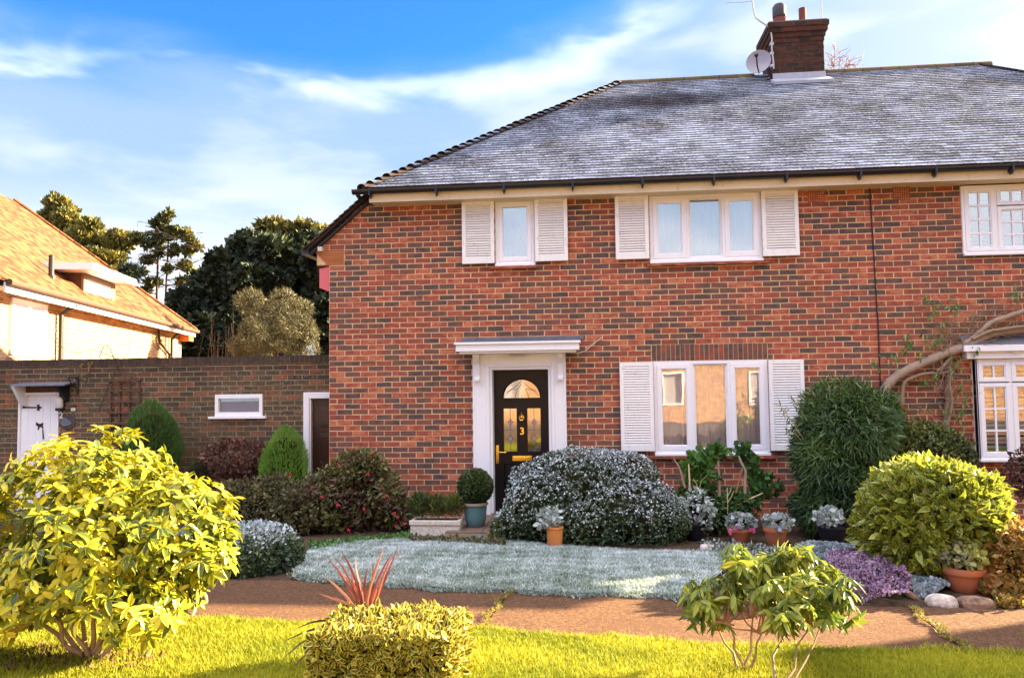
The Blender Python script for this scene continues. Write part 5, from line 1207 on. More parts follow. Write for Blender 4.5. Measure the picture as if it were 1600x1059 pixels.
def leaves(name, parent, mat, kind, P, dr, nr, sc, tone, n_ind=0, frost=None, wid=None, single='leaf', visible=True):
    V0, F0, E0_ = T[kind]; n = len(P); B = basis(dr, nr); base = WL[parent.name]
    wid = np.ones(n) if wid is None else wid
    ind = np.array([], int)
    if n_ind:
        d = P-CAM; dep = d@fwd; px = 800+F*(d@rt2)/dep; py = 529.5+F*(d@dn2)/dep
        # size it shows: near, turned to the camera, on the outer side, inside the frame
        facing = np.abs(np.einsum('ij,ij->i', B[:, :, 2], unit(-d))); score = sc/dep*(.35+facing)
        ctr = P.mean(0); out_ = np.einsum('ij,ij->i', unit(P-ctr), unit(-(ctr-CAM))[None].repeat(n, 0)); score *= 1+.8*np.clip(out_, -.9, 1)
        score = np.where((px < 4) | (px > 1596) | (py < 4) | (py > 1050), -1, score); ind = np.argsort(-score)[:n_ind]; ind = ind[score[ind] > 0]
        var = []
        for k in range(16):
            Vk = V0*np.array([random.uniform(.85, 1.15), 1, random.uniform(.6, 1.7)]); fr = {'tone': ('FACE', [random.random()]*len(F0)), 'edge': ('POINT', E0_)}
            fr['frost'] = ('POINT', np.full(len(V0), 0.0)); me = mesh(single, Vk, F0, fr, True); me.materials.append(mat); var.append(me)
        tv = np.array([m_.attributes['tone'].data[0].value for m_ in var])
        for i in ind:
            k = int(np.argsort(np.abs(tv-tone[i]))[int(rng.integers(3))]); o = mk(single, var[k], None, parent)
            mm = Matrix((*[(*(B[i][r_]*np.array([sc[i]*wid[i], sc[i], sc[i]])).tolist(), float(P[i][r_]-base[r_])) for r_ in range(3)], (0, 0, 0, 1))); o.matrix_local = mm
    rest = np.setdiff1d(np.arange(n), ind); n = len(rest)
    if n == 0: return
    L = V0[None]*np.stack([sc[rest]*wid[rest], sc[rest], sc[rest]], -1)[:, None, :]; L = L*np.stack([np.ones((n,)), np.ones(n), rng.uniform(.5, 1.8, n)], -1)[:, None, :]
    V = np.einsum('nij,nkj->nki', B[rest], L)+P[rest][:, None, :]-base
    Fs = (F0[None]+len(V0)*np.arange(n)[:, None, None]).reshape(-1, 3)
    at = {'tone': ('FACE', np.repeat(tone[rest], len(F0))), 'edge': ('POINT', np.tile(E0_, n))}
    if frost is not None: at['frost'] = ('POINT', np.repeat(frost[rest], len(V0)))
    return mk(name, mesh(name, V.reshape(-1, 3), Fs, at, True), mat, parent, kind='stuff')
def fn3(P, s, ph=0.0):      # cheap smooth pseudo noise, about -1..1
    x, y, z = P[:, 0]*s, P[:, 1]*s, P[:, 2]*s
    return (np.sin(x*1.0+1.7*np.sin(y*.9+ph)+ph)+np.sin(y*1.3+1.9*np.sin(z*1.1+ph*2))+np.sin(z*1.2+1.5*np.sin(x*1.4-ph)))/3
def E_(px, py, rx, ry, Y, rd=None):      # ellipsoid from its outline in the picture
    c = pY(px, py, Y); s = mpp(c); return (c, np.array([rx*s, (rd if rd is not None else rx*s*.9), ry*s]))
def shell(ells, n, lump=.12, ls=5.0, thick=.22, seed=0, inside=True, zmin=None):
    r = np.random.default_rng(seed); A = np.array([e[1][0]*e[1][2]+e[1][1]*e[1][2]+e[1][0]*e[1][1] for e in ells]); k = r.choice(len(ells), n*3, p=A/A.sum())
    C_ = np.array([e[0] for e in ells])[k]; R = np.array([e[1] for e in ells])[k]; u = unit(r.normal(size=(n*3, 3)))
    rad = 1-np.abs(r.normal(0, thick, n*3)); P = C_+u*R*rad[:, None]
    P = P+u*R*(lump*fn3(P, ls, seed))[:, None]; N = unit(u/R)
    keep = np.ones(len(P), bool)
    if len(ells) > 1:
        for j, (c, q) in enumerate(ells): keep &= ~((((P-c)/q)**2).sum(1) < .62) | (k == j)
    g = np.array([gz(y) for y in P[:, 1]]); keep &= P[:, 2] > g+.01
    keep &= ((P-CAM)*N).sum(1) < .55*np.linalg.norm(P-CAM, axis=1)      # drop the far side
    P, N, k = P[keep][:n], N[keep][:n], k[keep][:n]; return P, N, r
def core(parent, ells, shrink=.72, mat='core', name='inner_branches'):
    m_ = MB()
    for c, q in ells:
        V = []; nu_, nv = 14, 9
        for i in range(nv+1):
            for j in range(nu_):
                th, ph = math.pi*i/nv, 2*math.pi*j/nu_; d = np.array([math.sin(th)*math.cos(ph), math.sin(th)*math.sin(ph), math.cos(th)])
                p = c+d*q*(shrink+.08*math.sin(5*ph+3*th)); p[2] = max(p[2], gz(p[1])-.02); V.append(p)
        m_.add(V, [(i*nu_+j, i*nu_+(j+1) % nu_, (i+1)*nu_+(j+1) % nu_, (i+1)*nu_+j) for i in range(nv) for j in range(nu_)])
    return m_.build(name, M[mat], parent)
GL = {}
def shrub(name, label, cat, ells, n, size, kind='small', mat='l_box', lump=.12, ls=5., thick=.2, seed=0, up=.3, jit=.8, tonef=None, frostf=None, n_ind=0, base=None, group=None, corem='core', shrink=.72, sv=.3, parent=None, droop=0., wid=None, nnoise=.5, lname='foliage', single='leaf', cluster=1):
    if parent is None:
        c0 = ells[0][0]; b_ = base if base is not None else np.array([c0[0], c0[1], gz(c0[1])]); t = thing(name, label, cat, b_, group)
    else: t = parent
    if cluster > 1:
        P, N, r = shell(ells, n//cluster, lump, ls, thick, seed); m0 = len(P); P = np.repeat(P, cluster, 0); N = np.repeat(N, cluster, 0); off = r.normal(0, size*.45, P.shape); P = P+off; n = len(P); cl_id = np.repeat(r.normal(0, 1, m0), cluster); outw = (off*N).sum(1)/size
    else:
        P, N, r = shell(ells, n, lump, ls, thick, seed); n = len(P); cl_id = r.normal(0, 1, n); outw = np.zeros(n)
    GL['cl'] = cl_id; GL['out'] = outw
    dr = N+np.array([0, 0, up-droop])+r.normal(0, jit, (n, 3)); nr = N+np.array([0, 0, .4])+r.normal(0, nnoise, (n, 3))
    zlo, zhi = P[:, 2].min(), P[:, 2].max(); h = (P[:, 2]-zlo)/(zhi-zlo+1e-6)
    tone = np.clip(r.uniform(0, .6, n)+.25+.25*fn3(P, ls*2, seed+1), 0, 1) if tonef is None else np.clip(tonef(P, N, h, r), 0, 1)
    frost = None if frostf is None else np.clip(frostf(P, N, h, r), 0, 1)
    sc = size*(1+r.normal(0, sv, n).clip(-.6, .8)); w_ = None if wid is None else np.full(n, wid)
    leaves(lname, t, M[mat], kind, P, dr, nr, sc, tone, n_ind, frost, w_, single)
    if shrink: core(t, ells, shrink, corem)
    return t
def branches(parent, base, tips, r0, mat, n_mid=3, name='branch', sag=.1, ind=True, seed=0):
    r = np.random.default_rng(seed); m_ = MB()
    for tp in tips:
        p0 = np.array(base)+r.normal(0, .01, 3)*[1, 1, 0]; pts = []
        for i in range(n_mid+2):
            t = i/(n_mid+1); q = p0*(1-t)+np.array(tp)*t; q = q+np.array([0, 0, 1])*math.sin(t*math.pi)*sag*np.linalg.norm(tp-p0)*(-.6)+(r.normal(0, .03, 3)*np.linalg.norm(tp-p0) if 0 < i <= n_mid else 0); pts.append(q)
        if ind: MB().tube(pts, np.linspace(r0, r0*.4, len(pts)), 6).build(name, M[mat], parent, smooth=True)
        else: m_.tube(pts, np.linspace(r0, r0*.4, len(pts)), 5)
    if not ind: m_.build(name, M[mat], parent)
def ragged(ells, k, f, seed, outer=.7, fv=.35):      # break each mass into smaller uneven clumps
    r = np.random.default_rng(seed); L = []
    for c, q in ells:
        for _ in range(k):
            u = unit(r.normal(size=3)); u[1] *= .8; L.append((c+u*q*outer*r.uniform(.6, 1.12), q*f*r.uniform(1-fv, 1+fv)*np.array([1, 1, r.uniform(.7, 1.1)])))
    return list(ells)+L if outer < .6 else [(c, q*.62) for c, q in ells]+L
# ------------------------------------------------ whorled evergreens (rhododendrons)
def whorls(parent, ells, nw, per, L, seed, mat, n_ind, thick=.25, droop=.15, spread=1.15, lump=.12, filt=None, wid=1.):
    P, N, r = shell(ells, nw, lump, 4., thick, seed)
    if filt is not None: k = filt(P); P, N = P[k], N[k]
    ax_ = unit(N*.75+np.array([0, 0, .75])+r.normal(0, .28, P.shape)); m_ = len(P)
    e1 = unit(np.cross(ax_, r.normal(size=(m_, 3)))); e2 = np.cross(ax_, e1); LP, LD, LN, LS, LT = [], [], [], [], []
    wt = np.clip(.5+.3*fn3(P, 5, seed)+r.normal(0, .12, m_), 0, 1)
    for j in range(per):
        a = 2*math.pi*j/per+r.normal(0, .25, m_); ring = (np.cos(a)[:, None]*e1+np.sin(a)[:, None]*e2); el = r.uniform(-.35, .55, m_)
        if j >= per-2: el = r.uniform(.7, 1.6, m_)
        d_ = unit(ring*spread+ax_*el[:, None]+np.array([0, 0, -droop])); LP.append(P+ax_*r.normal(0, .008, (m_, 1))+ring*.004); LD.append(d_); LN.append(unit(ax_*1.0-ring*el[:, None]*.6+np.array([0, 0, .15]))); LS.append(L*r.uniform(.65, 1.12, m_)*(.75 if j >= per-2 else 1)); LT.append(np.clip(wt+r.normal(0, .22, m_)+(.15 if j >= per-2 else 0), 0, 1))
    P2, D2, N2 = map(np.concatenate, (LP, LD, LN)); S2, T2 = np.concatenate(LS), np.concatenate(LT)
    leaves('foliage', parent, M[mat], 'long', P2, D2, N2, S2, T2, n_ind, wid=np.full(len(P2), wid)); return P, ax_
# big one on the left
b0 = pG(140, 1036); Yr = b0[1]
rh = thing('rhododendron', 'large sunlit yellow green rhododendron with pale bare stems at far left', 'shrub', b0)
el = [E_(150, 830, 165, 150, Yr, .62), E_(275, 830, 88, 92, Yr+.05, .45), E_(20, 880, 120, 125, Yr, .5), E_(225, 925, 100, 62, Yr-.05, .45), E_(60, 940, 70, 50, Yr, .4), E_(325, 862, 42, 50, Yr, .25)]
el0 = el; el = ragged(el, 9, .42, 5, .55)
P, A_ = whorls(rh, el, 1450, 8, .088, 5, 'l_rhodo', 300, thick=.34, lump=.12, droop=.32, wid=.9, filt=lambda P: (P[:, 2] > .60+.15*fn3(P, 5, 2)-.42*np.abs(P[:, 0]-b0[0])) & (fn3(P, 4.5, 7) > -.62))
whorls(rh, [(c+np.array([0, .1, .03]), q*.68) for c, q in el0], 480, 8, .08, 6, 'l_rhodo2', 0, thick=.3, droop=.3)
r_ = np.random.default_rng(3); tips = P[r_.choice(len(P), 16, replace=False)]
forks = [pY(x, y, Yr+d) for x, y, d in ((60, 900, 0), (95, 930, -.1), (120, 880, .1), (160, 880, -.05), (200, 900, 0), (240, 890, .1), (75, 960, -.15), (255, 930, -.1), (20, 940, 0), (180, 930, -.2))]
branches(rh, b0, forks, .017, 'wood_grey', 3, 'branch', .05, True, 4)
for f in forks: branches(rh, f, P[np.argsort(((P-f)**2).sum(1))[3:30:5]], .011, 'stem_red', 2, 'twig', 0, False, 8)
# small open one on the right
b1 = pG(1166, 1058); Y1 = b1[1]
rs = thing('rhododendron', 'small open rhododendron with thin splayed stems in front of the path', 'shrub', b1)
el = [E_(1120, 935, 42, 42, Y1, .2), E_(1205, 905, 75, 40, Y1+.05, .3), E_(1290, 925, 45, 48, Y1, .25), E_(1155, 868, 26, 20, Y1, .15), E_(1230, 950, 40, 36, Y1-.15, .2), E_(1090, 940, 28, 32, Y1-.1, .15), E_(1245, 868, 38, 14, Y1+.05, .15)]
P, A_ = whorls(rs, el, 190, 8, .092, 15, 'l_rhodo2', 300, thick=.36, lump=.14, droop=.85, wid=.72)
fk = [pY(x, y, Y1+d) for x, y, d in ((1124, 985, .1), (1140, 975, -.05), (1176, 965, .05), (1190, 990, 0))]; branches(rs, b1, fk, .010, 'wood', 3, 'branch', .02, True, 14)
b1b = pG(1215, 1090); fk2 = [pY(x, y, Y1+d) for x, y, d in ((1218, 960, .1), (1262, 985, -.05), (1285, 970, .05))]; branches(rs, b1b, fk2, .009, 'wood', 3, 'branch', .02, True, 15)
for f in fk+fk2: branches(rs, f, P[np.argsort(((P-f)**2).sum(1))[0:24:3]], .006, 'stem_red', 2, 'twig', 0, False, 16)
# ------------------------------------------------ clipped variegated cube and red blades
zt = .56; c1_, c2_ = pZ(480, 1000, zt), pZ(706, 996, zt); c3_ = pZ(700, 951, zt); yF, yB = (c1_[1]+c2_[1])/2, c3_[1]; x0_, x1_ = c1_[0], c2_[0]
cu = thing('clipped_hedge_cube', 'yellow edged euonymus clipped into a cube with red blades rising behind', 'hedge', ((x0_+x1_)/2, (yF+yB)/2, gz(4)))
r = np.random.default_rng(33); n = 5200; faces_ = []
for (o0, u_, v_, nn_, w_) in (((x0_, yF, .25), (x1_-x0_, 0, 0), (0, 0, zt-.25), (0, -1, 0), .34), ((x0_, yF, zt), (x1_-x0_, 0, 0), (0, yB-yF, 0), (0, 0, 1), .42), ((x1_, yF, .25), (0, yB-yF, 0), (0, 0, zt-.25), (1, 0, 0), .14), ((x0_, yF, .25), (0, yB-yF, 0), (0, 0, zt-.25), (-1, 0, 0), .10)):
    m_ = int(n*w_); a, b_ = r.random((m_, 1)), r.random((m_, 1)); P_ = np.array(o0)+a*np.array(u_)+b_*np.array(v_); faces_.append((P_+np.array(nn_)*(-.02+r.normal(0, .018, (m_, 1))+.02*fn3(P_, 14, 2)[:, None]), np.tile(nn_, (m_, 1))))
P_ = np.concatenate([f[0] for f in faces_]); N_ = np.concatenate([f[1] for f in faces_]).astype(float); n = len(P_)
leaves('foliage', cu, M['l_euon'], 'leaf', P_, N_+r.normal(0, .75, (n, 3))+[0, 0, .5], N_+r.normal(0, .5, (n, 3)), .042*r.uniform(.7, 1.25, n), r.random(n), 300, wid=np.full(n, 1.1))
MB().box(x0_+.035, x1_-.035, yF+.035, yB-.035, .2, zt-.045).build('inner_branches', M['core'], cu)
pb = pZ(562, 972, .5); phm = thing('red_spiky_plant', 'tuft of upright red strap leaves growing behind the clipped cube', 'plant', (pb[0], yB-.05, .25))
yp = yB-.06
def strap(px_list, w_, mat, tw=0, dep=0.):
    P3 = [pY(a, b_, yp+dep*i/(len(px_list)-1)) for i, (a, b_) in enumerate(px_list)]; P3 = np.array(P3); t_ = np.linspace(0, 1, 8); Q = np.array([[np.interp(t, np.linspace(0, 1, len(P3)), P3[:, k]) for k in range(3)] for t in t_])
    Tn = unit(np.gradient(Q, axis=0)); sd_ = unit(np.cross(Tn, np.array([math.sin(tw), -1, 0.])*np.ones_like(Tn))); wv = w_*np.array([.8, 1, 1, .95, .85, .65, .4, .06]); V = np.concatenate([Q-sd_*wv[:, None], Q+np.array([0, .35, 0])*wv[:, None], Q+sd_*wv[:, None]]); Fs = []
    for i in range(7): Fs += [(i, i+1, 9+i, 8+i), (8+i, 9+i, 17+i, 16+i)]
    me = mesh('leaf', V-WL[phm.name], Fs, {'tone': ('FACE', [random.random()]*len(Fs)), 'edge': ('POINT', np.ones(24)), 'frost': ('POINT', np.zeros(24))}); mk('leaf', me, M[mat], phm)
for pts in ([(572, 980), (555, 925), (536, 885), (523, 871)], [(572, 980), (560, 915), (545, 880), (534, 862)], [(573, 980), (566, 920), (558, 892), (556, 872)], [(573, 980), (574, 930), (590, 880), (600, 852)], [(574, 980), (580, 930), (600, 885), (612, 864)], [(574, 980), (577, 925), (583, 900), (582, 876)], [(572, 980), (550, 945), (520, 935), (497, 926)], [(572, 980), (545, 935), (525, 915), (508, 900)], [(573, 982), (556, 940), (535, 900), (510, 868)], [(574, 980), (568, 935), (553, 915), (547, 888)], [(575, 980), (590, 930), (606, 895), (622, 852)], [(574, 980), (582, 940), (595, 912), (604, 895)], [(573, 982), (562, 938), (548, 912), (530, 890)], [(575, 982), (570, 940), (570, 905), (575, 885)], [(573, 980), (558, 950), (538, 940), (522, 932)], [(574, 981), (579, 945), (588, 925), (586, 905)]):
    strap(pts, .0085, 'l_phormium', random.gauss(0, .5), random.uniform(-.12, .12))
for pts in ([(575, 980), (596, 905), (612, 868), (634, 864)], [(575, 980), (600, 900), (606, 880), (618, 889)]): strap(pts, .004, 'l_phormium', .2)
for pts in ([(560, 985), (520, 975), (480, 985), (438, 1004)], [(560, 988), (515, 985), (475, 1000), (440, 1030)], [(560, 985), (525, 968), (490, 970), (455, 985)], [(558, 990), (520, 992), (485, 1015), (450, 1050)]): strap(pts, .0075, 'l_phordark', .2, -.25)
# ------------------------------------------------ shrubs against the house
def yb(px, py): return pG(px, py)[1]
ft = lambda lo, hi, s=9: (lambda P, N, h, r: lo+(hi-lo)*np.clip(N[:, 2]*.8+.25+.5*fn3(P, s, 1), 0, 1)+r.normal(0, .12, len(P)))
Y = yb(385, 905)+.42
shrub('clipped_hedge_mound', 'rounded dark green clipped hedge mound white with frost on top', 'hedge', [E_(390, 868, 80, 50, Y, .42), E_(330, 868, 60, 55, Y+.1, .4)], 15000, .034, 'small', 'l_frost', .05, 6, .10, 41, .2, .9,
      tonef=lambda P, N, h, r: .3+.3*fn3(P, 12, 3)+r.normal(0, .2, len(P)), frostf=lambda P, N, h, r: np.where(r.random(len(P)) < np.clip((h-.55)*2.6, 0, .85), r.uniform(.4, .95, len(P)), r.uniform(0, .06, len(P))))
Y = 9.75
shrub('flowering_shrub', 'olive and red tinged shrub with scattered red blooms against the house wall', 'shrub', [E_(555, 785, 72, 68, Y, .45), E_(500, 795, 55, 52, Y-.1, .45), E_(610, 800, 34, 42, Y, .3), E_(560, 735, 45, 28, Y, .3)], 6500, .062, 'small', 'l_berry', .25, 6, .28, 42, .4, .9, shrink=.55, wid=.85,
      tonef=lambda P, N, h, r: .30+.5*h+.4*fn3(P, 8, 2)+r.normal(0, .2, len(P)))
fs = bpy.data.objects['flowering_shrub']
for (a, b_) in ((582, 708), (529, 725), (527, 790), (616, 802), (621, 808), (619, 822), (543, 824), (545, 829), (452, 741), (574, 741), (505, 776), (520, 700), (634, 818), (603, 775), (569, 795), (488, 760)):
    c = pY(a, b_, Y-.5+random.uniform(-.1, .2)); m_ = MB()
    for _ in range(5): q = np.array([random.gauss(0, .016) for _ in range(3)]); m_.lathe(c+q*.7, [(.002, -.008), (.008, -.003), (.007, .006), (.002, .010)], 6)
    m_.build('bloom', M['petal_red'], fs)
tipsF = [pY(x, y, Y) for x, y in ((500, 720), (530, 705), (560, 700), (590, 720), (620, 735), (640, 760), (480, 750), (575, 740))]; branches(fs, pG(560, 838)+[0, .8, 0], tipsF, .014, 'wood_dark', 3, 'branch', 0, False, 31)
Y = 9.6
shrub('olive_shrub', 'low brownish olive shrub below the bright green conifer', 'shrub', [E_(415, 790, 62, 48, Y, .4), E_(365, 790, 30, 40, Y, .3), E_(460, 800, 38, 45, Y-.2, .35)], 5200, .05, 'small', 'l_olive', .2, 6, .25, 43, .3, .9, shrink=.6)
Y = GY-.45
shrub('dried_hydrangea', 'brown dried hydrangea below the slit window', 'shrub', [E_(370, 728, 44, 42, Y, .35), E_(345, 715, 28, 24, Y, .25), E_(398, 712, 22, 22, Y, .25)], 2300, .06, 'small', 'l_brown', .25, 7, .35, 44, .5, .8, shrink=0)
hy_ = bpy.data.objects['dried_hydrangea']; rr_ = np.random.default_rng(2); tp = [pY(rr_.uniform(325, 415), rr_.uniform(685, 745), Y+rr_.uniform(-.25, .25)) for _ in range(26)]; branches(hy_, pY(370, 775, Y), tp, .006, 'wood_dark', 3, 'stem', -.05, False, 32)
def conifer(name, label, px, ytop, ybot, rx, Y, n, size, mat, seed, point=1.0):
    ct = pY(px, ytop, Y); cb = pY(px, ybot, Y); s = mpp(ct); R = rx*s; H = ct[2]-cb[2]; t = thing(name, label, 'conifer', (ct[0], Y, 0), 'small conifers along the low wall')
    r = np.random.default_rng(seed); h = r.beta(1.2, 1.5, n); prof = np.sin(np.pi*np.clip(h, 0, 1)**.62)**.75*np.clip((1-h)*2.4*point, .0, 1)**.6
    prof = np.interp(h, [0, .12, .35, .6, .8, .93, 1], [.72, .9, 1, .84, .55, .27, .02]) ; a = r.uniform(0, 2*np.pi, n); rad = R*prof*(1-np.abs(r.normal(0, .10, n)))*(1+.06*np.sin(a*5+h*9))
    P = np.c_[ct[0]+rad*np.cos(a), Y+rad*np.sin(a)*.9, cb[2]+h*H*1.0]; P[:, 0] += .03*fn3(P, 6); N = unit(np.c_[np.cos(a), np.sin(a), .5*np.ones(n)]); dr = N*.7+np.array([0, 0, 1.1])+r.normal(0, .25, (n, 3))
    leaves('foliage', t, M[mat], 'needle', P, dr, unit(N+r.normal(0, .5, (n, 3))), size*r.uniform(.6, 1.3, n), np.clip(.45+.3*fn3(P, 11, seed)+r.normal(0, .2, n), 0, 1))
    core(t, [(np.array([ct[0], Y, cb[2]+H*.42]), np.array([R*.85, R*.75, H*.48]))], .82); MB().tube([(ct[0], Y, 0), (ct[0], Y, cb[2]+H*.4)], .03, 7).build('trunk', M['wood_dark'], t); return t
conifer('conifer', 'dark green teardrop conifer in front of the trellis', 237, 627, 752, 47, GY-.55, 5200, .085, 'l_conifer', 51)
conifer('conifer', 'bright lime green teardrop conifer beside the brown side door', 446, 667, 765, 37, GY-.6, 4600, .065, 'l_conbright', 52)
conifer('conifer', 'tiny dark pointed conifer left of the dried hydrangea', 311, 722, 775, 20, GY-.55, 1300, .06, 'l_yew', 53)
# ------------------------------------------------ pots and their plants
def potprof(R, H, kind='flower'):
    if kind == 'flower': return [(R*.62, 0), (R*.68, .01), (R*.88, H*.72), (R*.98, H*.73), (R*1.0, H*.76), (R*1.0, H*.97), (R*.98, H), (R*.88, H), (R*.84, H*.86)]
    if kind == 'glazed': return [(R*.62, 0), (R*.70, .01), (R*.82, H*.3), (R*.90, H*.75), (R*.9, H*.9), (R*1.0, H*.92), (R*1.0, H*.98), (R*.97, H), (R*.86, H), (R*.83, H*.88)]
    if kind == 'bowl': return [(R*.42, 0), (R*.55, H*.05), (R*.85, H*.6), (R*.96, H*.92), (R, H*.94), (R, H), (R*.92, H), (R*.88, H*.85)]
def pot_thing(name, label, px, ytop, ybot, rpx, Y, mat, kind='flower', soil=True, z0=None):
    c = pY(px, ybot, Y); s = mpp(c); g_ = gz(Y) if z0 is None else z0; H = pY(px, ytop, Y)[2]-g_; R = rpx*s; t = thing(name, label, 'plant pot', (c[0], Y, g_), 'plant pots in the front garden')
    MB().lathe((c[0], Y, g_), potprof(R, H, kind), 36).build('pot', M[mat], t, smooth=True)
    if soil: MB().lathe((c[0], Y, g_+H*.86), [(.005, 0), (R*.86, .002), (R*.86, .004), (.005, .012)]).build('compost', M['soil'], t)
    return t, np.array([c[0], Y, g_+H]), R, H
t, c, R, H = pot_thing('glazed_pot', 'teal glazed pot with clay rim standing left of the front door', 743, 784, 820, 20, 9.55, 'teal', 'glazed', z0=stepz)
MB().lathe((c[0], c[1], c[2]-.035), [(R*.93, 0), (R*1.03, .004), (R*1.03, .026), (R*.98, .032), (R*.9, .032), (R*.88, 0)], 36).build('rim', M['clay_rim'], t, smooth=True)
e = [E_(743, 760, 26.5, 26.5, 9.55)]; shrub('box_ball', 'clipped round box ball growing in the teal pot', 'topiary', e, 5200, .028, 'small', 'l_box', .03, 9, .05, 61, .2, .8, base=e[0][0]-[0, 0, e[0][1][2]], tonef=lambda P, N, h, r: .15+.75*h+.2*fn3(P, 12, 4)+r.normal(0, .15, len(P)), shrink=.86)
# trough
ty = 9.28; tA, tB = pY(641, 843, ty), pY(718, 843, ty); zt_ = pY(680, 813, ty)[2]; g_ = gz(ty)
tr = thing('stone_trough', 'pale carved stone trough between the red bloomed shrub and the teal pot', 'planter', ((tA[0]+tB[0])/2, ty, g_))
X0, X1 = tA[0], tB[0]; w_ = .09
trm = MB()
for (x0, x1, y0, y1) in ((X0, X1, ty-.0, ty+.035), (X0, X1, ty+.26, ty+.295), (X0, X0+.035, ty+.035, ty+.26), (X1-.035, X1, ty+.035, ty+.26)): trm.box(x0, x1, y0, y1, g_-.02, zt_)
trm.box(X0+.035, X1-.035, ty+.035, ty+.26, g_, g_+.03).build('basin', M['caststone'], tr, bevel=.012)
MB().box(X0-.012, X1+.012, ty-.016, ty+.002, zt_-.055, zt_+.004).box(X1-.002, X1+.014, ty-.0, ty+.30, zt_-.054, zt_+.003).build('rim', M['caststone'], tr, bevel=.01)
MB().box(X0+.036, X1-.036, ty+.036, ty+.259, zt_-.05, zt_-.02).build('compost', M['soil'], tr)
for i, (a, b_, lab) in enumerate(((655, 792, 'dark grey green lavender tuft at the left end of the trough'), (682, 793, 'grey green lavender tuft in the middle of the trough'), (708, 792, 'pale green lavender tuft at the right end of the trough'))):
    shrub('lavender', lab, 'plant', [E_(a, b_-1, 15, 17, ty+.15, .12)], 750, .085, 'blade', ('l_box', 'l_dark', 'l_dark')[i], .1, 9, .5, 63+i, 1.3, .5, base=pY(a, 812, ty+.15), group='lavender tufts in the stone trough', shrink=0, wid=1.0)
# frosted mound
Ym = 8.95
Fr = lambda P, N, h, r: np.clip(1.6*((GL['out']*1.2+GL['cl']*.22+.7*N[:, 2]+.55*fn3(P, 3.2, 3)-.05)*.8-.34), 0, .85)*np.clip(h*3-.2, .1, 1)*np.where(r.random(len(P)) < .85, 1, .1)
shrub('frosted_shrub', 'broad mounded evergreen shrub speckled with white frost before the front door', 'shrub', [E_(905, 770, 112, 72, Ym+.35, .7), E_(985, 810, 92, 60, Ym-.05, .65), E_(850, 795, 66, 60, Ym, .6), E_(802, 825, 34, 34, Ym-.1, .35), E_(1030, 815, 46, 48, Ym, .4), E_(950, 745, 80, 44, Ym+.4, .5), E_(920, 825, 60, 42, Ym-.2, .5)], 40000, .019, 'round', 'l_frost', .09, 9, .08, 71, .2, .9, shrink=.70, cluster=7,
      tonef=lambda P, N, h, r: .25+.35*fn3(P, 5, 3)+r.normal(0, .18, len(P))+np.clip((-.95-P[:, 0])*1.6, 0, .55), frostf=Fr, sv=.2)
# orange pot in front
t, c, R, H = pot_thing('plant_pot', 'small round orange pot tucked in front of the frosted mound', 867, 822, 853, 14, 8.15, 'terracotta_orange', 'glazed')
shrub('trailing_plant', 'frosted pale leaved plant in the small orange pot', 'plant', [E_(862, 806, 17, 17, 8.15, .12), E_(848, 812, 10, 12, 8.1, .08)], 170, .055, 'leaf', 'l_varieg', .2, 9, .3, 72, .3, 1., base=c, frostf=lambda P, N, h, r: r.uniform(0, .5, len(P)), shrink=0, wid=1.2)
# tall geraniums under the window
Yg = 9.55; gb = [pG(1110, 852), pG(1165, 848)]
ge = thing('geranium', 'leggy lobed leaf evergreen with tall bare stems beneath the ground floor window', 'shrub', (pY(1120, 830, Yg)[0], Yg, 0))
shrub('', '', '', [E_(1098, 718, 24, 15, Yg, .15), E_(1122, 706, 14, 15, Yg, .12), E_(1105, 745, 17, 14, Yg-.05, .12), E_(1078, 732, 12, 14, Yg, .1)], 520, .062, 'round', 'l_geran', .15, 9, .5, 73, .6, .8, parent=ge, shrink=0, tonef=lambda P, N, h, r: .55+.4*fn3(P, 8)+r.normal(0, .15, len(P)))
shrub('', '', '', [E_(1158, 706, 15, 13, Yg, .1), E_(1172, 720, 14, 14, Yg, .12), E_(1194, 760, 24, 20, Yg, .15), E_(1180, 742, 12, 12, Yg, .1), E_(1210, 762, 14, 12, Yg-.05, .1)], 560, .058, 'round', 'l_geran', .15, 9, .5, 74, .6, .8, parent=ge, shrink=0, lname='foliage', tonef=lambda P, N, h, r: .2+.3*fn3(P, 8)+r.normal(0, .15, len(P)))
shrub('', '', '', [E_(1110, 800, 55, 42, Yg, .3), E_(1160, 785, 28, 25, Yg, .2), E_(1090, 770, 30, 24, Yg, .2)], 1500, .065, 'leaf', 'l_geran', .25, 7, .35, 75, .3, .9, parent=ge, shrink=.62, wid=.9, tonef=lambda P, N, h, r: .05+.35*h+.2*fn3(P, 8)+r.normal(0, .12, len(P)))
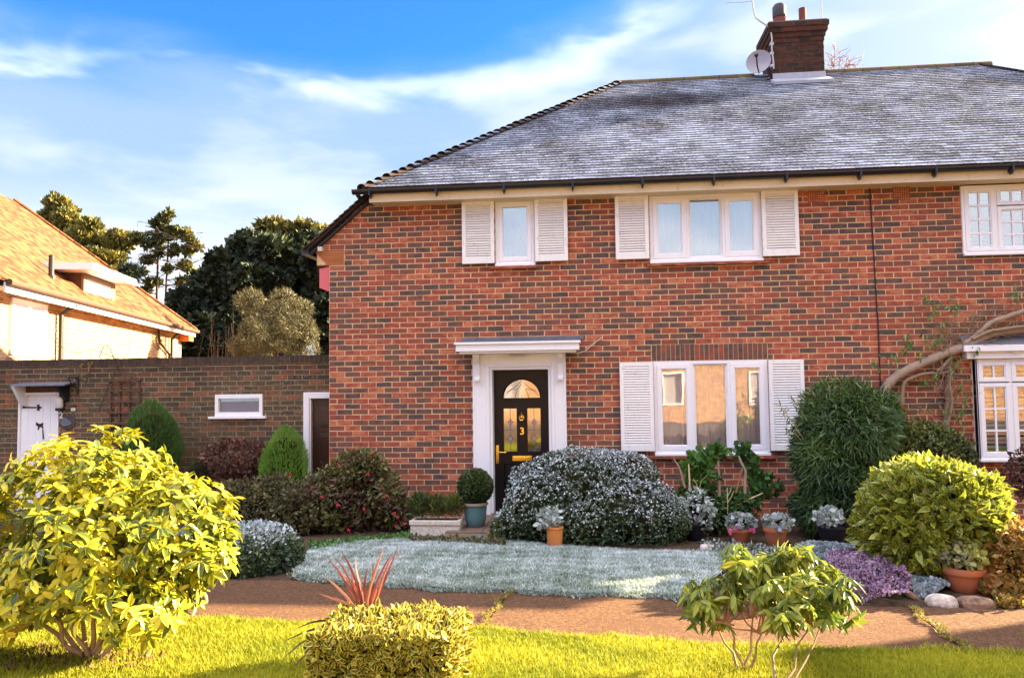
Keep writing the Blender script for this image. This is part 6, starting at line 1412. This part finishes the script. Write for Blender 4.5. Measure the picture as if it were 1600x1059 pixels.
for pts, r0, mt_ in (([(1078, 765), (1077, 742), (1076, 725)], .014, 'stem_pale'), ([(1070, 762), (1063, 735), (1060, 728), (1053, 717)], .012, 'wood_grey'), ([(1124, 775), (1124, 745), (1122, 720)], .02, 'wood'), ([(1164, 780), (1164, 757), (1165, 735), (1157, 720), (1154, 712)], .02, 'wood_grey'), ([(1150, 770), (1155, 750), (1157, 735)], .01, 'stem_red'), ([(1150, 790), (1170, 780), (1192, 770)], .014, 'stem_pale'),
                    ([(1092, 765), (1096, 750), (1102, 745), (1108, 738)], .006, 'stem_pale'), ([(1092, 765), (1088, 755), (1083, 748)], .006, 'stem_pale'), ([(1136, 812), (1137, 790), (1136, 762)], .009, 'stem_pale'), ([(1137, 785), (1143, 775), (1146, 768)], .005, 'stem_pale'), ([(1137, 775), (1142, 765), (1143, 760)], .005, 'stem_pale'), ([(1095, 800), (1120, 792), (1140, 795), (1155, 800)], .005, 'stem_pale')):
    MB().tube([pY(a, b_, Yg-.12) for a, b_ in pts], np.linspace(r0, r0*.6, len(pts)), 7).build('stem', M[mt_], ge, smooth=True)
frv = lambda P, N, h, r: r.uniform(0, 1, len(P))**2*.8
t, c, R, H = pot_thing('plant_pot', 'black pot half hidden at the right end of the frosted mound', 1086, 812, 852, 20, 9.0, 'black', 'flower')
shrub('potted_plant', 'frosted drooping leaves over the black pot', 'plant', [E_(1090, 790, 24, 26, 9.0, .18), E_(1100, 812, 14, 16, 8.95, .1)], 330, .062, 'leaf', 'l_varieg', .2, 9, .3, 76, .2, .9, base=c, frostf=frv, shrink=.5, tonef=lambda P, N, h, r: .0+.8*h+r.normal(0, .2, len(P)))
t, c, R, H = pot_thing('plant_pot', 'terracotta pot with pink flowers under the geranium stems', 1157, 824, 856, 19, 8.95, 'terracotta')
t2 = shrub('cyclamen', 'frosted silver leaved cyclamen with pink flowers below the window', 'plant', [E_(1158, 814, 23, 12, 8.95, .17)], 260, .045, 'round', 'l_varieg', .15, 9, .3, 77, .4, .7, base=c, frostf=frv, shrink=.5)
for (a, b_) in ((1140, 829), (1142, 832), (1176, 829), (1173, 827), (1150, 826)):
    q = pY(a, b_, 8.8); m_ = MB()
    for k in range(4): m_.obox(q+np.array([random.gauss(0, .01), 0, random.gauss(0, .01)]), (.012, .004, .003), (0, .003, 0), (0, 0, .015))
    m_.build('flower', M['petal_pink'], t2)
t, c, R, H = pot_thing('plant_pot', 'orange terracotta pot standing alone between the geranium and the bamboo', 1213, 822, 858, 19, 8.7, 'terracotta')
shrub('cyclamen', 'frosted silver leaved cyclamen in the lone orange pot', 'plant', [E_(1213, 815, 23, 10, 8.7, .17)], 250, .045, 'round', 'l_varieg', .15, 9, .3, 78, .4, .7, base=c, frostf=frv, shrink=.5)
t, c, R, H = pot_thing('bowl_pot', 'dark wide bowl pot in front of the bamboo', 1301, 821, 852, 25, 8.75, 'black', 'bowl')
shrub('potted_plant', 'frosted cream variegated plant in the dark bowl', 'plant', [E_(1293, 808, 22, 14, 8.75, .17)], 270, .045, 'round', 'l_varieg', .2, 9, .35, 79, .5, .8, base=c, frostf=frv, shrink=.4)
# bamboo
Yb = 9.35
bmb = shrub('bamboo', 'tall dense bamboo clump with drooping narrow leaves right of the shuttered window', 'bamboo', [E_(1322, 672, 78, 72, Yb, .6), E_(1290, 720, 52, 70, Yb-.05, .5), E_(1330, 755, 72, 62, Yb-.1, .55), E_(1375, 660, 32, 48, Yb, .3), E_(1280, 790, 40, 40, Yb, .4), E_(1340, 800, 45, 35, Yb, .4)], 24000, .088, 'blade', 'l_bamboo', .20, 7, .17, 81, .0, .75, droop=.55, wid=1.25, shrink=.78,
      tonef=lambda P, N, h, r: .25+.25*h+.25*fn3(P, 7, 3)+r.normal(0, .17, len(P)))
for (a, b_, a2, b2) in ((1258, 690, 1222, 640), (1262, 700, 1228, 668), (1250, 680, 1218, 632), (1262, 660, 1236, 618), (1370, 640, 1388, 600), (1300, 620, 1290, 592), (1330, 610, 1338, 590)):
    MB().tube([pY(a, b_, Yb-.2), pY((a+a2)/2, (b_+b2)/2-4, Yb-.25), pY(a2, b2, Yb-.3)], .003, 4).build('cane', M['stem_pale'], bmb)
    q = np.array([pY(a+(a2-a)*t_, b_+(b2-b_)*t_, Yb-.27) for t_ in np.linspace(.3, 1, 12)]); rr_ = np.random.default_rng(a)
    leaves('foliage', bmb, M['l_bamboo'], 'blade', q, rr_.normal(0, .6, (12, 3))+[0, 0, -.5], rr_.normal(0, 1, (12, 3)), np.full(12, .1), rr_.uniform(.2, .7, 12), wid=np.full(12, 1.2))
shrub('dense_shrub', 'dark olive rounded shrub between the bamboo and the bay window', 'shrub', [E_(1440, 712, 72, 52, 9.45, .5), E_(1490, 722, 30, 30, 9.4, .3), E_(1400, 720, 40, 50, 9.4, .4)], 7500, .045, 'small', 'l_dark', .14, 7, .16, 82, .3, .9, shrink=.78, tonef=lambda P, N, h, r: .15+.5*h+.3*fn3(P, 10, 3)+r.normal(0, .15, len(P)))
shrub('withered_shrub', 'dark withered shrub at the right edge below the bay window', 'shrub', [E_(1602, 745, 30, 32, 9.6, .3), E_(1600, 720, 18, 18, 9.6, .2)], 900, .05, 'small', 'l_brown', .25, 8, .4, 83, .3, .9, shrink=.4)
# aucuba
Ya = pG(1455, 905)[1]+.25
shrub('spotted_laurel', 'large rounded yellow spotted laurel lit by the sun on its right side', 'shrub', [E_(1462, 806, 98, 84, Ya, .62), E_(1420, 835, 68, 66, Ya-.05, .5), E_(1505, 820, 55, 62, Ya, .45)], 10500, .080, 'leaf', 'l_aucuba', .11, 7, .14, 84, .25, .75, n_ind=300, wid=.82, shrink=.74,
      tonef=lambda P, N, h, r: .3+.25*fn3(P, 6, 3)+r.normal(0, .22, len(P))+np.where(r.random(len(P)) < .08, .5, 0))
# big terracotta pot
Yt = pG(1508, 930)[1]
t, c, R, H = pot_thing('plant_pot', 'large weathered terracotta pot on the rocks before the spotted laurel', 1507, 884, 932, 32, Yt+.15, 'terracotta', 'flower')
shrub('potted_plant', 'lime and silver leaved bedding plant in the large terracotta pot', 'plant', [E_(1500, 868, 34, 20, Yt+.15, .2), E_(1515, 858, 22, 16, Yt+.2, .15)], 520, .04, 'round', 'l_potlime', .2, 10, .3, 85, .5, .8, base=c, shrink=.5, tonef=lambda P, N, h, r: np.clip((P[:, 0]-c[0])*4+.5, 0, 1)*.8+r.normal(0, .15, len(P)))
shrub('orange_shrub', 'loose shrub with sunlit orange and green leaves at the right edge', 'shrub', [E_(1590, 885, 46, 60, Yt+.1, .35), E_(1570, 925, 34, 32, Yt, .25), E_(1605, 850, 36, 34, Yt+.2, .3)], 2600, .045, 'small', 'l_orange', .25, 8, .4, 86, .4, .9, shrink=.42, wid=1.2)
# sedum and frosty ground cover
def mat_cover(name, label, pts, n, h, size, mat, seed, kind='round', catg='ground cover', lum=1.0):
    poly = gp(pts); r = np.random.default_rng(seed); pa = np.array(poly); Q = r.uniform(pa.min(0), pa.max(0), (n*4, 2)); Q = Q[inpoly(Q, poly)][:n]; n = len(Q); ctr = pa.mean(0); rad = np.abs(pa-ctr).max(0)
    d = np.clip(1-(((Q-ctr)/rad)**2).sum(1)*.8, .05, 1)**.6; z = np.array([gz(y) for y in Q[:, 1]])+h*d*(1+.25*np.sin(Q[:, 0]*23)*np.sin(Q[:, 1]*19))
    P = np.c_[Q, z]; N = unit(np.c_[(Q-ctr)*1.0, np.full(n, .8)]); o = thing(name, label, catg, (ctr[0], ctr[1], gz(ctr[1])))
    lf = leaves('foliage', o, M[mat], kind, P, N+r.normal(0, .7, (n, 3))+[0, 0, .5], N+r.normal(0, .5, (n, 3)), size*r.uniform(.6, 1.3, n), np.clip(.5+.3*fn3(P, 9, seed)+r.normal(0, .22, n), 0, 1), frost=r.uniform(0, .15, n))
    # soil hummock beneath
    m_ = MB(); k = 0; V = []; Fs = []; nr, ns = 6, 24
    for i in range(nr+1):
        for j in range(ns):
            a = 2*math.pi*j/ns; q = ctr+rad*np.array([math.cos(a), math.sin(a)])*.50*i/nr; dd_ = max(.0, 1-.8*(i/nr)**2)**.6; V.append((q[0], q[1], gz(q[1])+h*dd_*.85-.02-(.03 if i == nr else 0)))
    Fs = [(i*ns+j, i*ns+(j+1) % ns, (i+1)*ns+(j+1) % ns, (i+1)*ns+j) for i in range(nr) for j in range(ns)]; m_.add(V, Fs).build('hummock', M['core'], o); return o
mat_cover('sedum', 'mauve frosted heather mound spilling towards the path', [(1292, 885), (1340, 872), (1385, 885), (1425, 930), (1420, 952), (1350, 950), (1300, 920)], 9500, .15, .018, 'l_sedum', 91)
mat_cover('frosted_groundcover', 'grey green frosted ground cover behind the mauve mound', [(1225, 868), (1270, 853), (1340, 858), (1370, 872), (1340, 885), (1260, 890)], 2400, .07, .035, 'l_glauc', 92)
mat_cover('frosted_groundcover', 'small silvery ground cover between the slanting slab and the laurel', [(1425, 915), (1460, 912), (1485, 925), (1460, 938), (1432, 936)], 700, .07, .035, 'l_glauc', 93)
def fringe_plants(pts, n, label, mat, seed, h=.05, size=.05):
    poly = gp(pts); r = np.random.default_rng(seed); pa = np.array(poly); Q = r.uniform(pa.min(0), pa.max(0), (n*5, 2)); Q = Q[inpoly(Q, poly)][:n]; n = len(Q)
    z = np.array([gz(y) for y in Q[:, 1]])+r.uniform(0, h, n); o = thing('border_weeds', label, 'plants', (pa.mean(0)[0], pa.mean(0)[1], gz(pa.mean(0)[1])))
    leaves('foliage', o, M[mat], 'small', np.c_[Q, z], r.normal(0, .7, (n, 3))+[0, 0, .8], r.normal(0, .5, (n, 3))+[0, 0, 1], size*r.uniform(.5, 1.2, n), r.random(n), frost=r.uniform(0, .6, n)); return o
fringe_plants([(480, 855), (640, 838), (640, 846), (560, 850), (490, 864)], 900, 'low green weeds along the foot of the red bloomed shrub', 'l_geran', 95)
fringe_plants([(640, 843), (720, 845), (790, 848), (790, 858), (700, 852), (640, 850)], 1100, 'low frosty weeds along the foot of the stone trough', 'l_olive', 96)
fringe_plants([(1090, 850), (1230, 862), (1260, 880), (1160, 890), (1120, 872)], 900, 'frosty low growth at the foot of the terracotta pots', 'l_frost', 97)
fringe_plants([(1560, 938), (1600, 938), (1600, 953), (1558, 952)], 350, 'low sunlit border plants at the right edge of the path', 'l_orange', 98)
fringe_plants([(-20, 1010), (150, 1020), (260, 1035), (230, 1059), (-20, 1059)], 1400, 'brown leaf litter under the large rhododendron', 'l_brown', 99, .03, .05)
# yellowing sprig by the step
shrub('yellow_sprig', 'small yellow leaved sprig at the left foot of the frosted mound', 'plant', [E_(775, 838, 12, 9, 8.8, .09)], 160, .04, 'small', 'l_gold', .2, 9, .5, 88, .4, .8, shrink=0)
# rocks
def rock(label, px, py, rx, ry, mat, seed, Y=None, rot=0, flat=.8):
    g0 = pG(px, py+ry); Y = g0[1]+.12 if Y is None else Y; c = pY(px, py, Y); s = mpp(c); r = np.random.default_rng(seed); V = []; nu_, nv = 12, 8
    for i in range(nv+1):
        for j in range(nu_):
            th, ph = math.pi*i/nv, 2*math.pi*j/nu_; d = np.array([math.sin(th)*math.cos(ph), math.sin(th)*math.sin(ph), math.cos(th)]); d = np.sign(d)*np.abs(d)**.72
            q = d*np.array([rx*s, rx*s*flat, ry*s]); q = q*(1+.16*fn3(q[None]*1.0, 16/(rx*s*12)*10, seed)[0]); q = np.array([q[0]*math.cos(rot)-q[2]*math.sin(rot), q[1], q[0]*math.sin(rot)+q[2]*math.cos(rot)]); V.append(c+q)
    o = MB().add(V, [(i*nu_+j, (i+1)*nu_+j, (i+1)*nu_+(j+1) % nu_, i*nu_+(j+1) % nu_) for i in range(nv) for j in range(nu_)]).build('rock', M[mat]); tag(o, label, 'rock', 'rocks edging the border'); sb = o.modifiers.new('s', 'SUBSURF'); sb.levels = sb.render_levels = 1; return o
rock('white lumpy rock edging the path below the terracotta pot', 1471, 941, 24, 12, 'rock_white', 1)
rock('brown flat topped rock right of the white rock', 1524, 943, 29, 11, 'rock_brown', 2)
rock('dark slanting slab of stone beside the mauve mound', 1430, 934, 21, 6, 'rock_brown', 3, rot=-.6)
rock('pale broken stone near the black pot', 1105, 857, 12, 7, 'rock_white', 4)
rock('small cream stone at the foot of the trough', 673, 848, 9, 4, 'rock_white', 5)
# ------------------------------------------------ climber on the right house
wi = thing('wisteria', 'thick bare twisting climber with a few green leaves reaching over the bay window', 'climber', (pY(1480, 720, D-.1)[0], D-.1, 0))
def vine(pts, r0, r1, mat='wood_grey', off=-.12, name='stem', sg=9):
    P = np.array([pY(a, b_, D+off+(o_ if len(q) > 2 else 0)) for q in pts for a, b_, o_ in [(q[0], q[1], q[2] if len(q) > 2 else 0)]]); n = len(P); tt = np.linspace(0, n-1, n*4); 
    Q = []
    for t in tt:
        i = int(min(t, n-2)); f = t-i; p0, p1, p2, p3 = P[max(i-1, 0)], P[i], P[i+1], P[min(i+2, n-1)]; Q.append(.5*((2*p1)+(-p0+p2)*f+(2*p0-5*p1+4*p2-p3)*f*f+(-p0+3*p1-3*p2+p3)*f**3))
    MB().tube(Q, np.linspace(r0, r1, len(Q))*(1+.08*np.sin(np.arange(len(Q))*1.7)), sg).build(name, M[mat], wi, smooth=True)
vine([(1384, 640), (1382, 612), (1392, 596), (1410, 582), (1440, 568), (1475, 553), (1510, 540), (1535, 527), (1555, 520), (1580, 516), (1615, 514)], .062, .05)
vine([(1505, 538), (1530, 520), (1548, 504), (1570, 496), (1600, 486), (1620, 478)], .03, .034, off=-.15)
vine([(1520, 530), (1545, 518), (1570, 514), (1600, 510), (1620, 513)], .022, .02, off=-.19, mat='wood')
vine([(1410, 630), (1412, 600), (1425, 590), (1445, 584), (1465, 583), (1485, 581)], .028, .018, mat='wood')
vine([(1465, 580), (1478, 568), (1486, 556), (1492, 545)], .026, .02, mat='wood')
vine([(1474, 700), (1478, 660), (1482, 630), (1481, 600), (1484, 570), (1482, 550)], .045, .034, mat='wood', off=-.07)
vine([(1480, 665), (1488, 630), (1484, 600), (1487, 575)], .016, .012, mat='wood', off=-.16)
vine([(1404, 636), (1406, 650), (1413, 660)], .014, .012, mat='wood')
r = np.random.default_rng(101); tw = MB()
def twig(a, b_, ang, ln, off): 
    pts = []; x, y = a, b_
    for k in range(5): pts.append(pY(x, y, D+off)); x += math.cos(ang)*ln/4; y -= math.sin(ang)*ln/4; ang += r.normal(0, .4)
    tw.tube(pts, np.linspace(.005, .0022, 5), 4)
for _ in range(70): t_ = r.random(); twig(1470+t_*120, 552-t_*50+r.normal(0, 8), r.uniform(-.2, 3.1), r.uniform(25, 75), -.03-r.uniform(0, .18))
for _ in range(55): twig(1482+r.normal(0, 10), r.uniform(560, 700), r.uniform(0, 6.28), r.uniform(20, 60), -.03-r.uniform(0, .15))
for _ in range(28): twig(1500+r.normal(0, 22), r.uniform(490, 550), r.uniform(0, 3.1), r.uniform(30, 70), -.02-r.uniform(0, .1))
tw.build('twigs', M['wood'], wi, kind='stuff')
LP = []
for (a, b_, k, sx_, sy_) in ((1368, 568, 6, 6, 8), (1395, 560, 10, 9, 8), (1421, 536, 5, 3, 8), (1411, 545, 4, 3, 6), (1442, 549, 5, 4, 6), (1418, 527, 4, 4, 5), (1462, 532, 9, 7, 9), (1452, 475, 8, 8, 10), (1459, 487, 6, 4, 6), (1490, 475, 9, 7, 6), (1492, 570, 8, 5, 8), (1441, 590, 5, 4, 6), (1462, 588, 5, 4, 4), (1524, 553, 3, 3, 5), (1525, 543, 4, 4, 3), (1585, 462, 6, 4, 9), (1500, 615, 7, 6, 10), (1478, 645, 8, 16, 12), (1505, 650, 8, 14, 16), (1435, 640, 6, 14, 10), (1476, 510, 4, 4, 6)):
    for _ in range(k*2): LP.append(pY(a+r.normal(0, sx_), b_+r.normal(0, sy_), D-.1-r.uniform(0, .15)))
LP = np.array(LP); n = len(LP); leaves('foliage', wi, M['l_geran'], 'leaf', LP, r.normal(0, .4, (n, 3))+[0, -.2, -.9], r.normal(0, .5, (n, 3))+[0, -1, .3], .075*r.uniform(.5, 1.2, n), np.clip(r.normal(.75, .25, n), 0, 1), 200, wid=np.full(n, .7))
# ------------------------------------------------ trees beyond
def tree(name, label, cat_, base, clumps, n, size, mat, seed, kind='needle', trunks=(), tm='wood_dark', lump=.3, thick=.35, ls=1.2, up=.4, jit=.8, tonef=None, group=None, shrinkc=0, wid=None):
    t = thing(name, label, cat_, base, group)
    P, N, r = shell(clumps, n, lump, ls, thick, seed); n = len(P); dr = N+np.array([0, 0, up])+r.normal(0, jit, (n, 3)); zlo, zhi = P[:, 2].min(), P[:, 2].max(); h = (P[:, 2]-zlo)/(zhi-zlo)
    tone = np.clip(.45+.3*fn3(P, ls*2.5, seed)+r.normal(0, .2, n), 0, 1) if tonef is None else np.clip(tonef(P, N, h, r), 0, 1)
    leaves('crown', t, M[mat], kind, P, dr, N+r.normal(0, .6, (n, 3)), size*r.uniform(.5, 1.4, n), tone, wid=None if wid is None else np.full(n, wid))
    for pts, r0, r1 in trunks: MB().tube(pts, np.linspace(r0, r1, len(pts)), 8).build('trunk', M[tm], t, smooth=True)
    if shrinkc: core(t, clumps, shrinkc)
    return t
def gY(px, Y): p = pY(px, 560, Y); return np.array([p[0], Y, 0.0])
Yt_ = 27.0; r = np.random.default_rng(7)
yew = [E_(430, 400, 62, 42, Yt_), E_(380, 430, 55, 55, Yt_-1), E_(330, 480, 55, 55, Yt_-1), E_(480, 410, 50, 50, Yt_), E_(420, 490, 90, 80, Yt_), E_(315, 525, 45, 50, Yt_-2), E_(505, 470, 50, 80, Yt_), E_(360, 540, 60, 45, Yt_-2)]
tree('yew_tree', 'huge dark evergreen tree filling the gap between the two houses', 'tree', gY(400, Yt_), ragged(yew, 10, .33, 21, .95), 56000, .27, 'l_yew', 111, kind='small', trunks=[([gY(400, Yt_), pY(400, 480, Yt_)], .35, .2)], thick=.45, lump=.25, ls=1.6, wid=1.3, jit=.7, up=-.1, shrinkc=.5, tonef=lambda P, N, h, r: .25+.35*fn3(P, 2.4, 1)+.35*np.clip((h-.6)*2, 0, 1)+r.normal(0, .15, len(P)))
tp = [E_(440, 372, 48, 20, Yt_+1.2), E_(475, 378, 32, 22, Yt_+1.2), E_(402, 378, 22, 16, Yt_+1)]
tree('deciduous_tree', 'golden sunlit treetop showing above the huge dark evergreen', 'tree', gY(445, Yt_+1.2), ragged(tp, 8, .38, 22, .95), 4200, .26, 'l_yewtop', 112, kind='small', trunks=[([gY(445, Yt_+1.2), pY(445, 400, Yt_+1.2)], .2, .1)], thick=.35, lump=.4, ls=1.6)
rb = [E_(432, 508, 72, 62, 21.), E_(400, 530, 50, 40, 20.5), E_(470, 530, 45, 45, 21.)]
tree('round_bush', 'hazy olive green round bushy tree just above the wall coping', 'tree', gY(432, 21.), ragged(rb, 9, .3, 23, .8), 20000, .11, 'l_olive', 113, kind='blade', trunks=[([gY(432, 21.), pY(432, 520, 21.)], .1, .06)], thick=.3, lump=.2, ls=2.6, up=.5, jit=.8)
# bare twigs left of the bush
bt = thing('bare_tree', 'leafless brown saplings between the dark evergreen and the round bush', 'tree', gY(345, 20.)); m_ = MB()
for k in range(22):
    x = r.uniform(318, 368); y1 = r.uniform(485, 540); p0, p1 = gY(x+r.normal(0, 12), 20+r.uniform(-.6, .6)), pY(x, y1, 20+r.uniform(-.6, .6)); md = (p0+p1)/2+r.normal(0, .12, 3); m_.tube([p0, md, p1], [.010, .008, .003], 4)
m_.build('branches', M['twig'], bt, kind='stuff')
Yp = 38.
pn_ = [E_(100, 345, 26, 34, Yp), E_(135, 365, 40, 34, Yp), E_(175, 385, 28, 26, Yp), E_(85, 325, 12, 18, Yp), E_(205, 375, 14, 9, Yp), E_(150, 410, 48, 22, Yp), E_(70, 345, 16, 14, Yp)]
tree('pine_tree', 'sunlit golden green pine behind the orange tiled roof', 'tree', gY(130, Yp), ragged(pn_, 7, .36, 24, .95), 15000, .30, 'l_pine', 114, kind='small', trunks=[([gY(130, Yp), pY(130, 400, Yp)], .3, .15)], thick=.4, lump=.35, ls=1.1, up=.9, jit=.5)
tree('dark_bush', 'small dark tree crown right behind the dormer roof', 'tree', gY(203, 33.), [E_(203, 427, 15, 9, 33.)], 700, .4, 'l_yew', 115, trunks=[([gY(203, 33.), pY(203, 430, 33.)], .12, .08)])
Yc = 34.
cl_ = [E_(x, y, a, b_, Yc) for x, y, a, b_ in ((248, 350, 14, 14), (262, 338, 9, 9), (240, 372, 14, 9), (216, 372, 10, 6), (228, 384, 8, 5), (268, 362, 12, 8), (290, 368, 12, 12), (298, 388, 12, 12), (275, 392, 10, 8), (250, 395, 9, 6), (232, 405, 12, 5), (290, 412, 14, 10), (222, 425, 9, 4), (262, 420, 8, 6), (240, 440, 10, 4), (285, 438, 12, 8), (228, 452, 8, 3), (305, 428, 10, 8))]
t1_ = [pY(x, y, Yc) for x, y in ((246, 520), (245, 460), (247, 400), (250, 350), (253, 335))]; t2_ = [pY(x, y, Yc) for x, y in ((256, 520), (259, 460), (262, 400), (264, 350), (262, 330))]
g1, g2 = gY(246, Yc), gY(256, Yc)
ct_ = tree('larch_tree', 'airy twin trunked conifer with sky showing through its tufts', 'tree', g1, ragged(cl_, 6, .33, 25, .95), 5200, .22, 'l_pine', 116, kind='small', trunks=[([g1]+t1_, .075, .03), ([g2]+t2_, .065, .025)], thick=.5, lump=.5, ls=2.5, up=.2, tonef=lambda P, N, h, r: .1+.35*np.clip((P[:, 0]-pY(262, 400, Yc)[0])*.6, -.3, 1)+r.normal(0, .25, len(P)))
m_ = MB()
for e in cl_: c = e[0]; tx_ = t1_[2] if c[0] < pY(255, 400, Yc)[0] else t2_[2]; st_ = np.array([tx_[0], Yc, c[2]-.25]); m_.tube([st_, (st_+c)/2+[0, 0, -.05], c], [.03, .02, .01], 5)
for _ in range(60): a = r.uniform(210, 318); b_ = r.uniform(350, 470); c = pY(a, b_, Yc+r.normal(0, .8)); m_.tube([c, c+np.array([r.normal(0, .5), 0, r.normal(0, .2)]), c+np.array([r.normal(0, .9), 0, r.normal(0, .3)])], [.02, .015, .006], 4)
m_.build('branches', M['twig'], ct_, kind='stuff')
# thin twigs behind the stack
bt2 = thing('bare_tree', 'fine bare pinkish treetop twigs rising right of the chimney', 'tree', gY(1312, 30.)); m_ = MB(); rr2 = np.random.default_rng(9)
root = pY(1300, 330, 30.); m_.tube([gY(1300, 30.), root], [.15, .08], 6)
for (a, b_) in ((1305, 72), (1313, 80), (1328, 92), (1320, 100), (1335, 100), (1300, 95)):
    tpp = pY(a, b_, 30.); m_.tube([root, (root+tpp)/2+rr2.normal(0, .15, 3), tpp], [.06, .03, .008], 5)
    for _ in range(14): q = tpp+(root-tpp)*rr2.uniform(0, .16); e = q+np.array([rr2.normal(0, .35), 0, abs(rr2.normal(0, .35))]); m_.tube([q, (q+e)/2+rr2.normal(0, .05, 3), e], [.012, .009, .005], 4)
m_.build('branches', M['stem_red'], bt2, kind='stuff')
# hedge out of frame to the right that throws the corner shadow
hg_ = thing('tall_hedge', 'tall dark hedge off the right edge casting the shadow across the path', 'hedge', (12.5, 5.9, .25))
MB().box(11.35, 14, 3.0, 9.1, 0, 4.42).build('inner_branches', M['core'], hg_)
r = np.random.default_rng(5); n = 5000; P_ = np.c_[np.where(r.random(n) < .6, 11.33, r.uniform(11.33, 14, n)), r.uniform(3, 9.1, n), r.uniform(.2, 4.42, n)]; P_[P_[:, 0] > 11.34, 2] = 4.43; N_ = np.where((P_[:, 0] < 11.34)[:, None], [-1., 0, 0], [0, 0, 1.])
leaves('foliage', hg_, M['l_dark'], 'leaf', P_, N_+r.normal(0, .6, (n, 3)), N_+r.normal(0, .5, (n, 3)), np.full(n, .07), r.random(n))
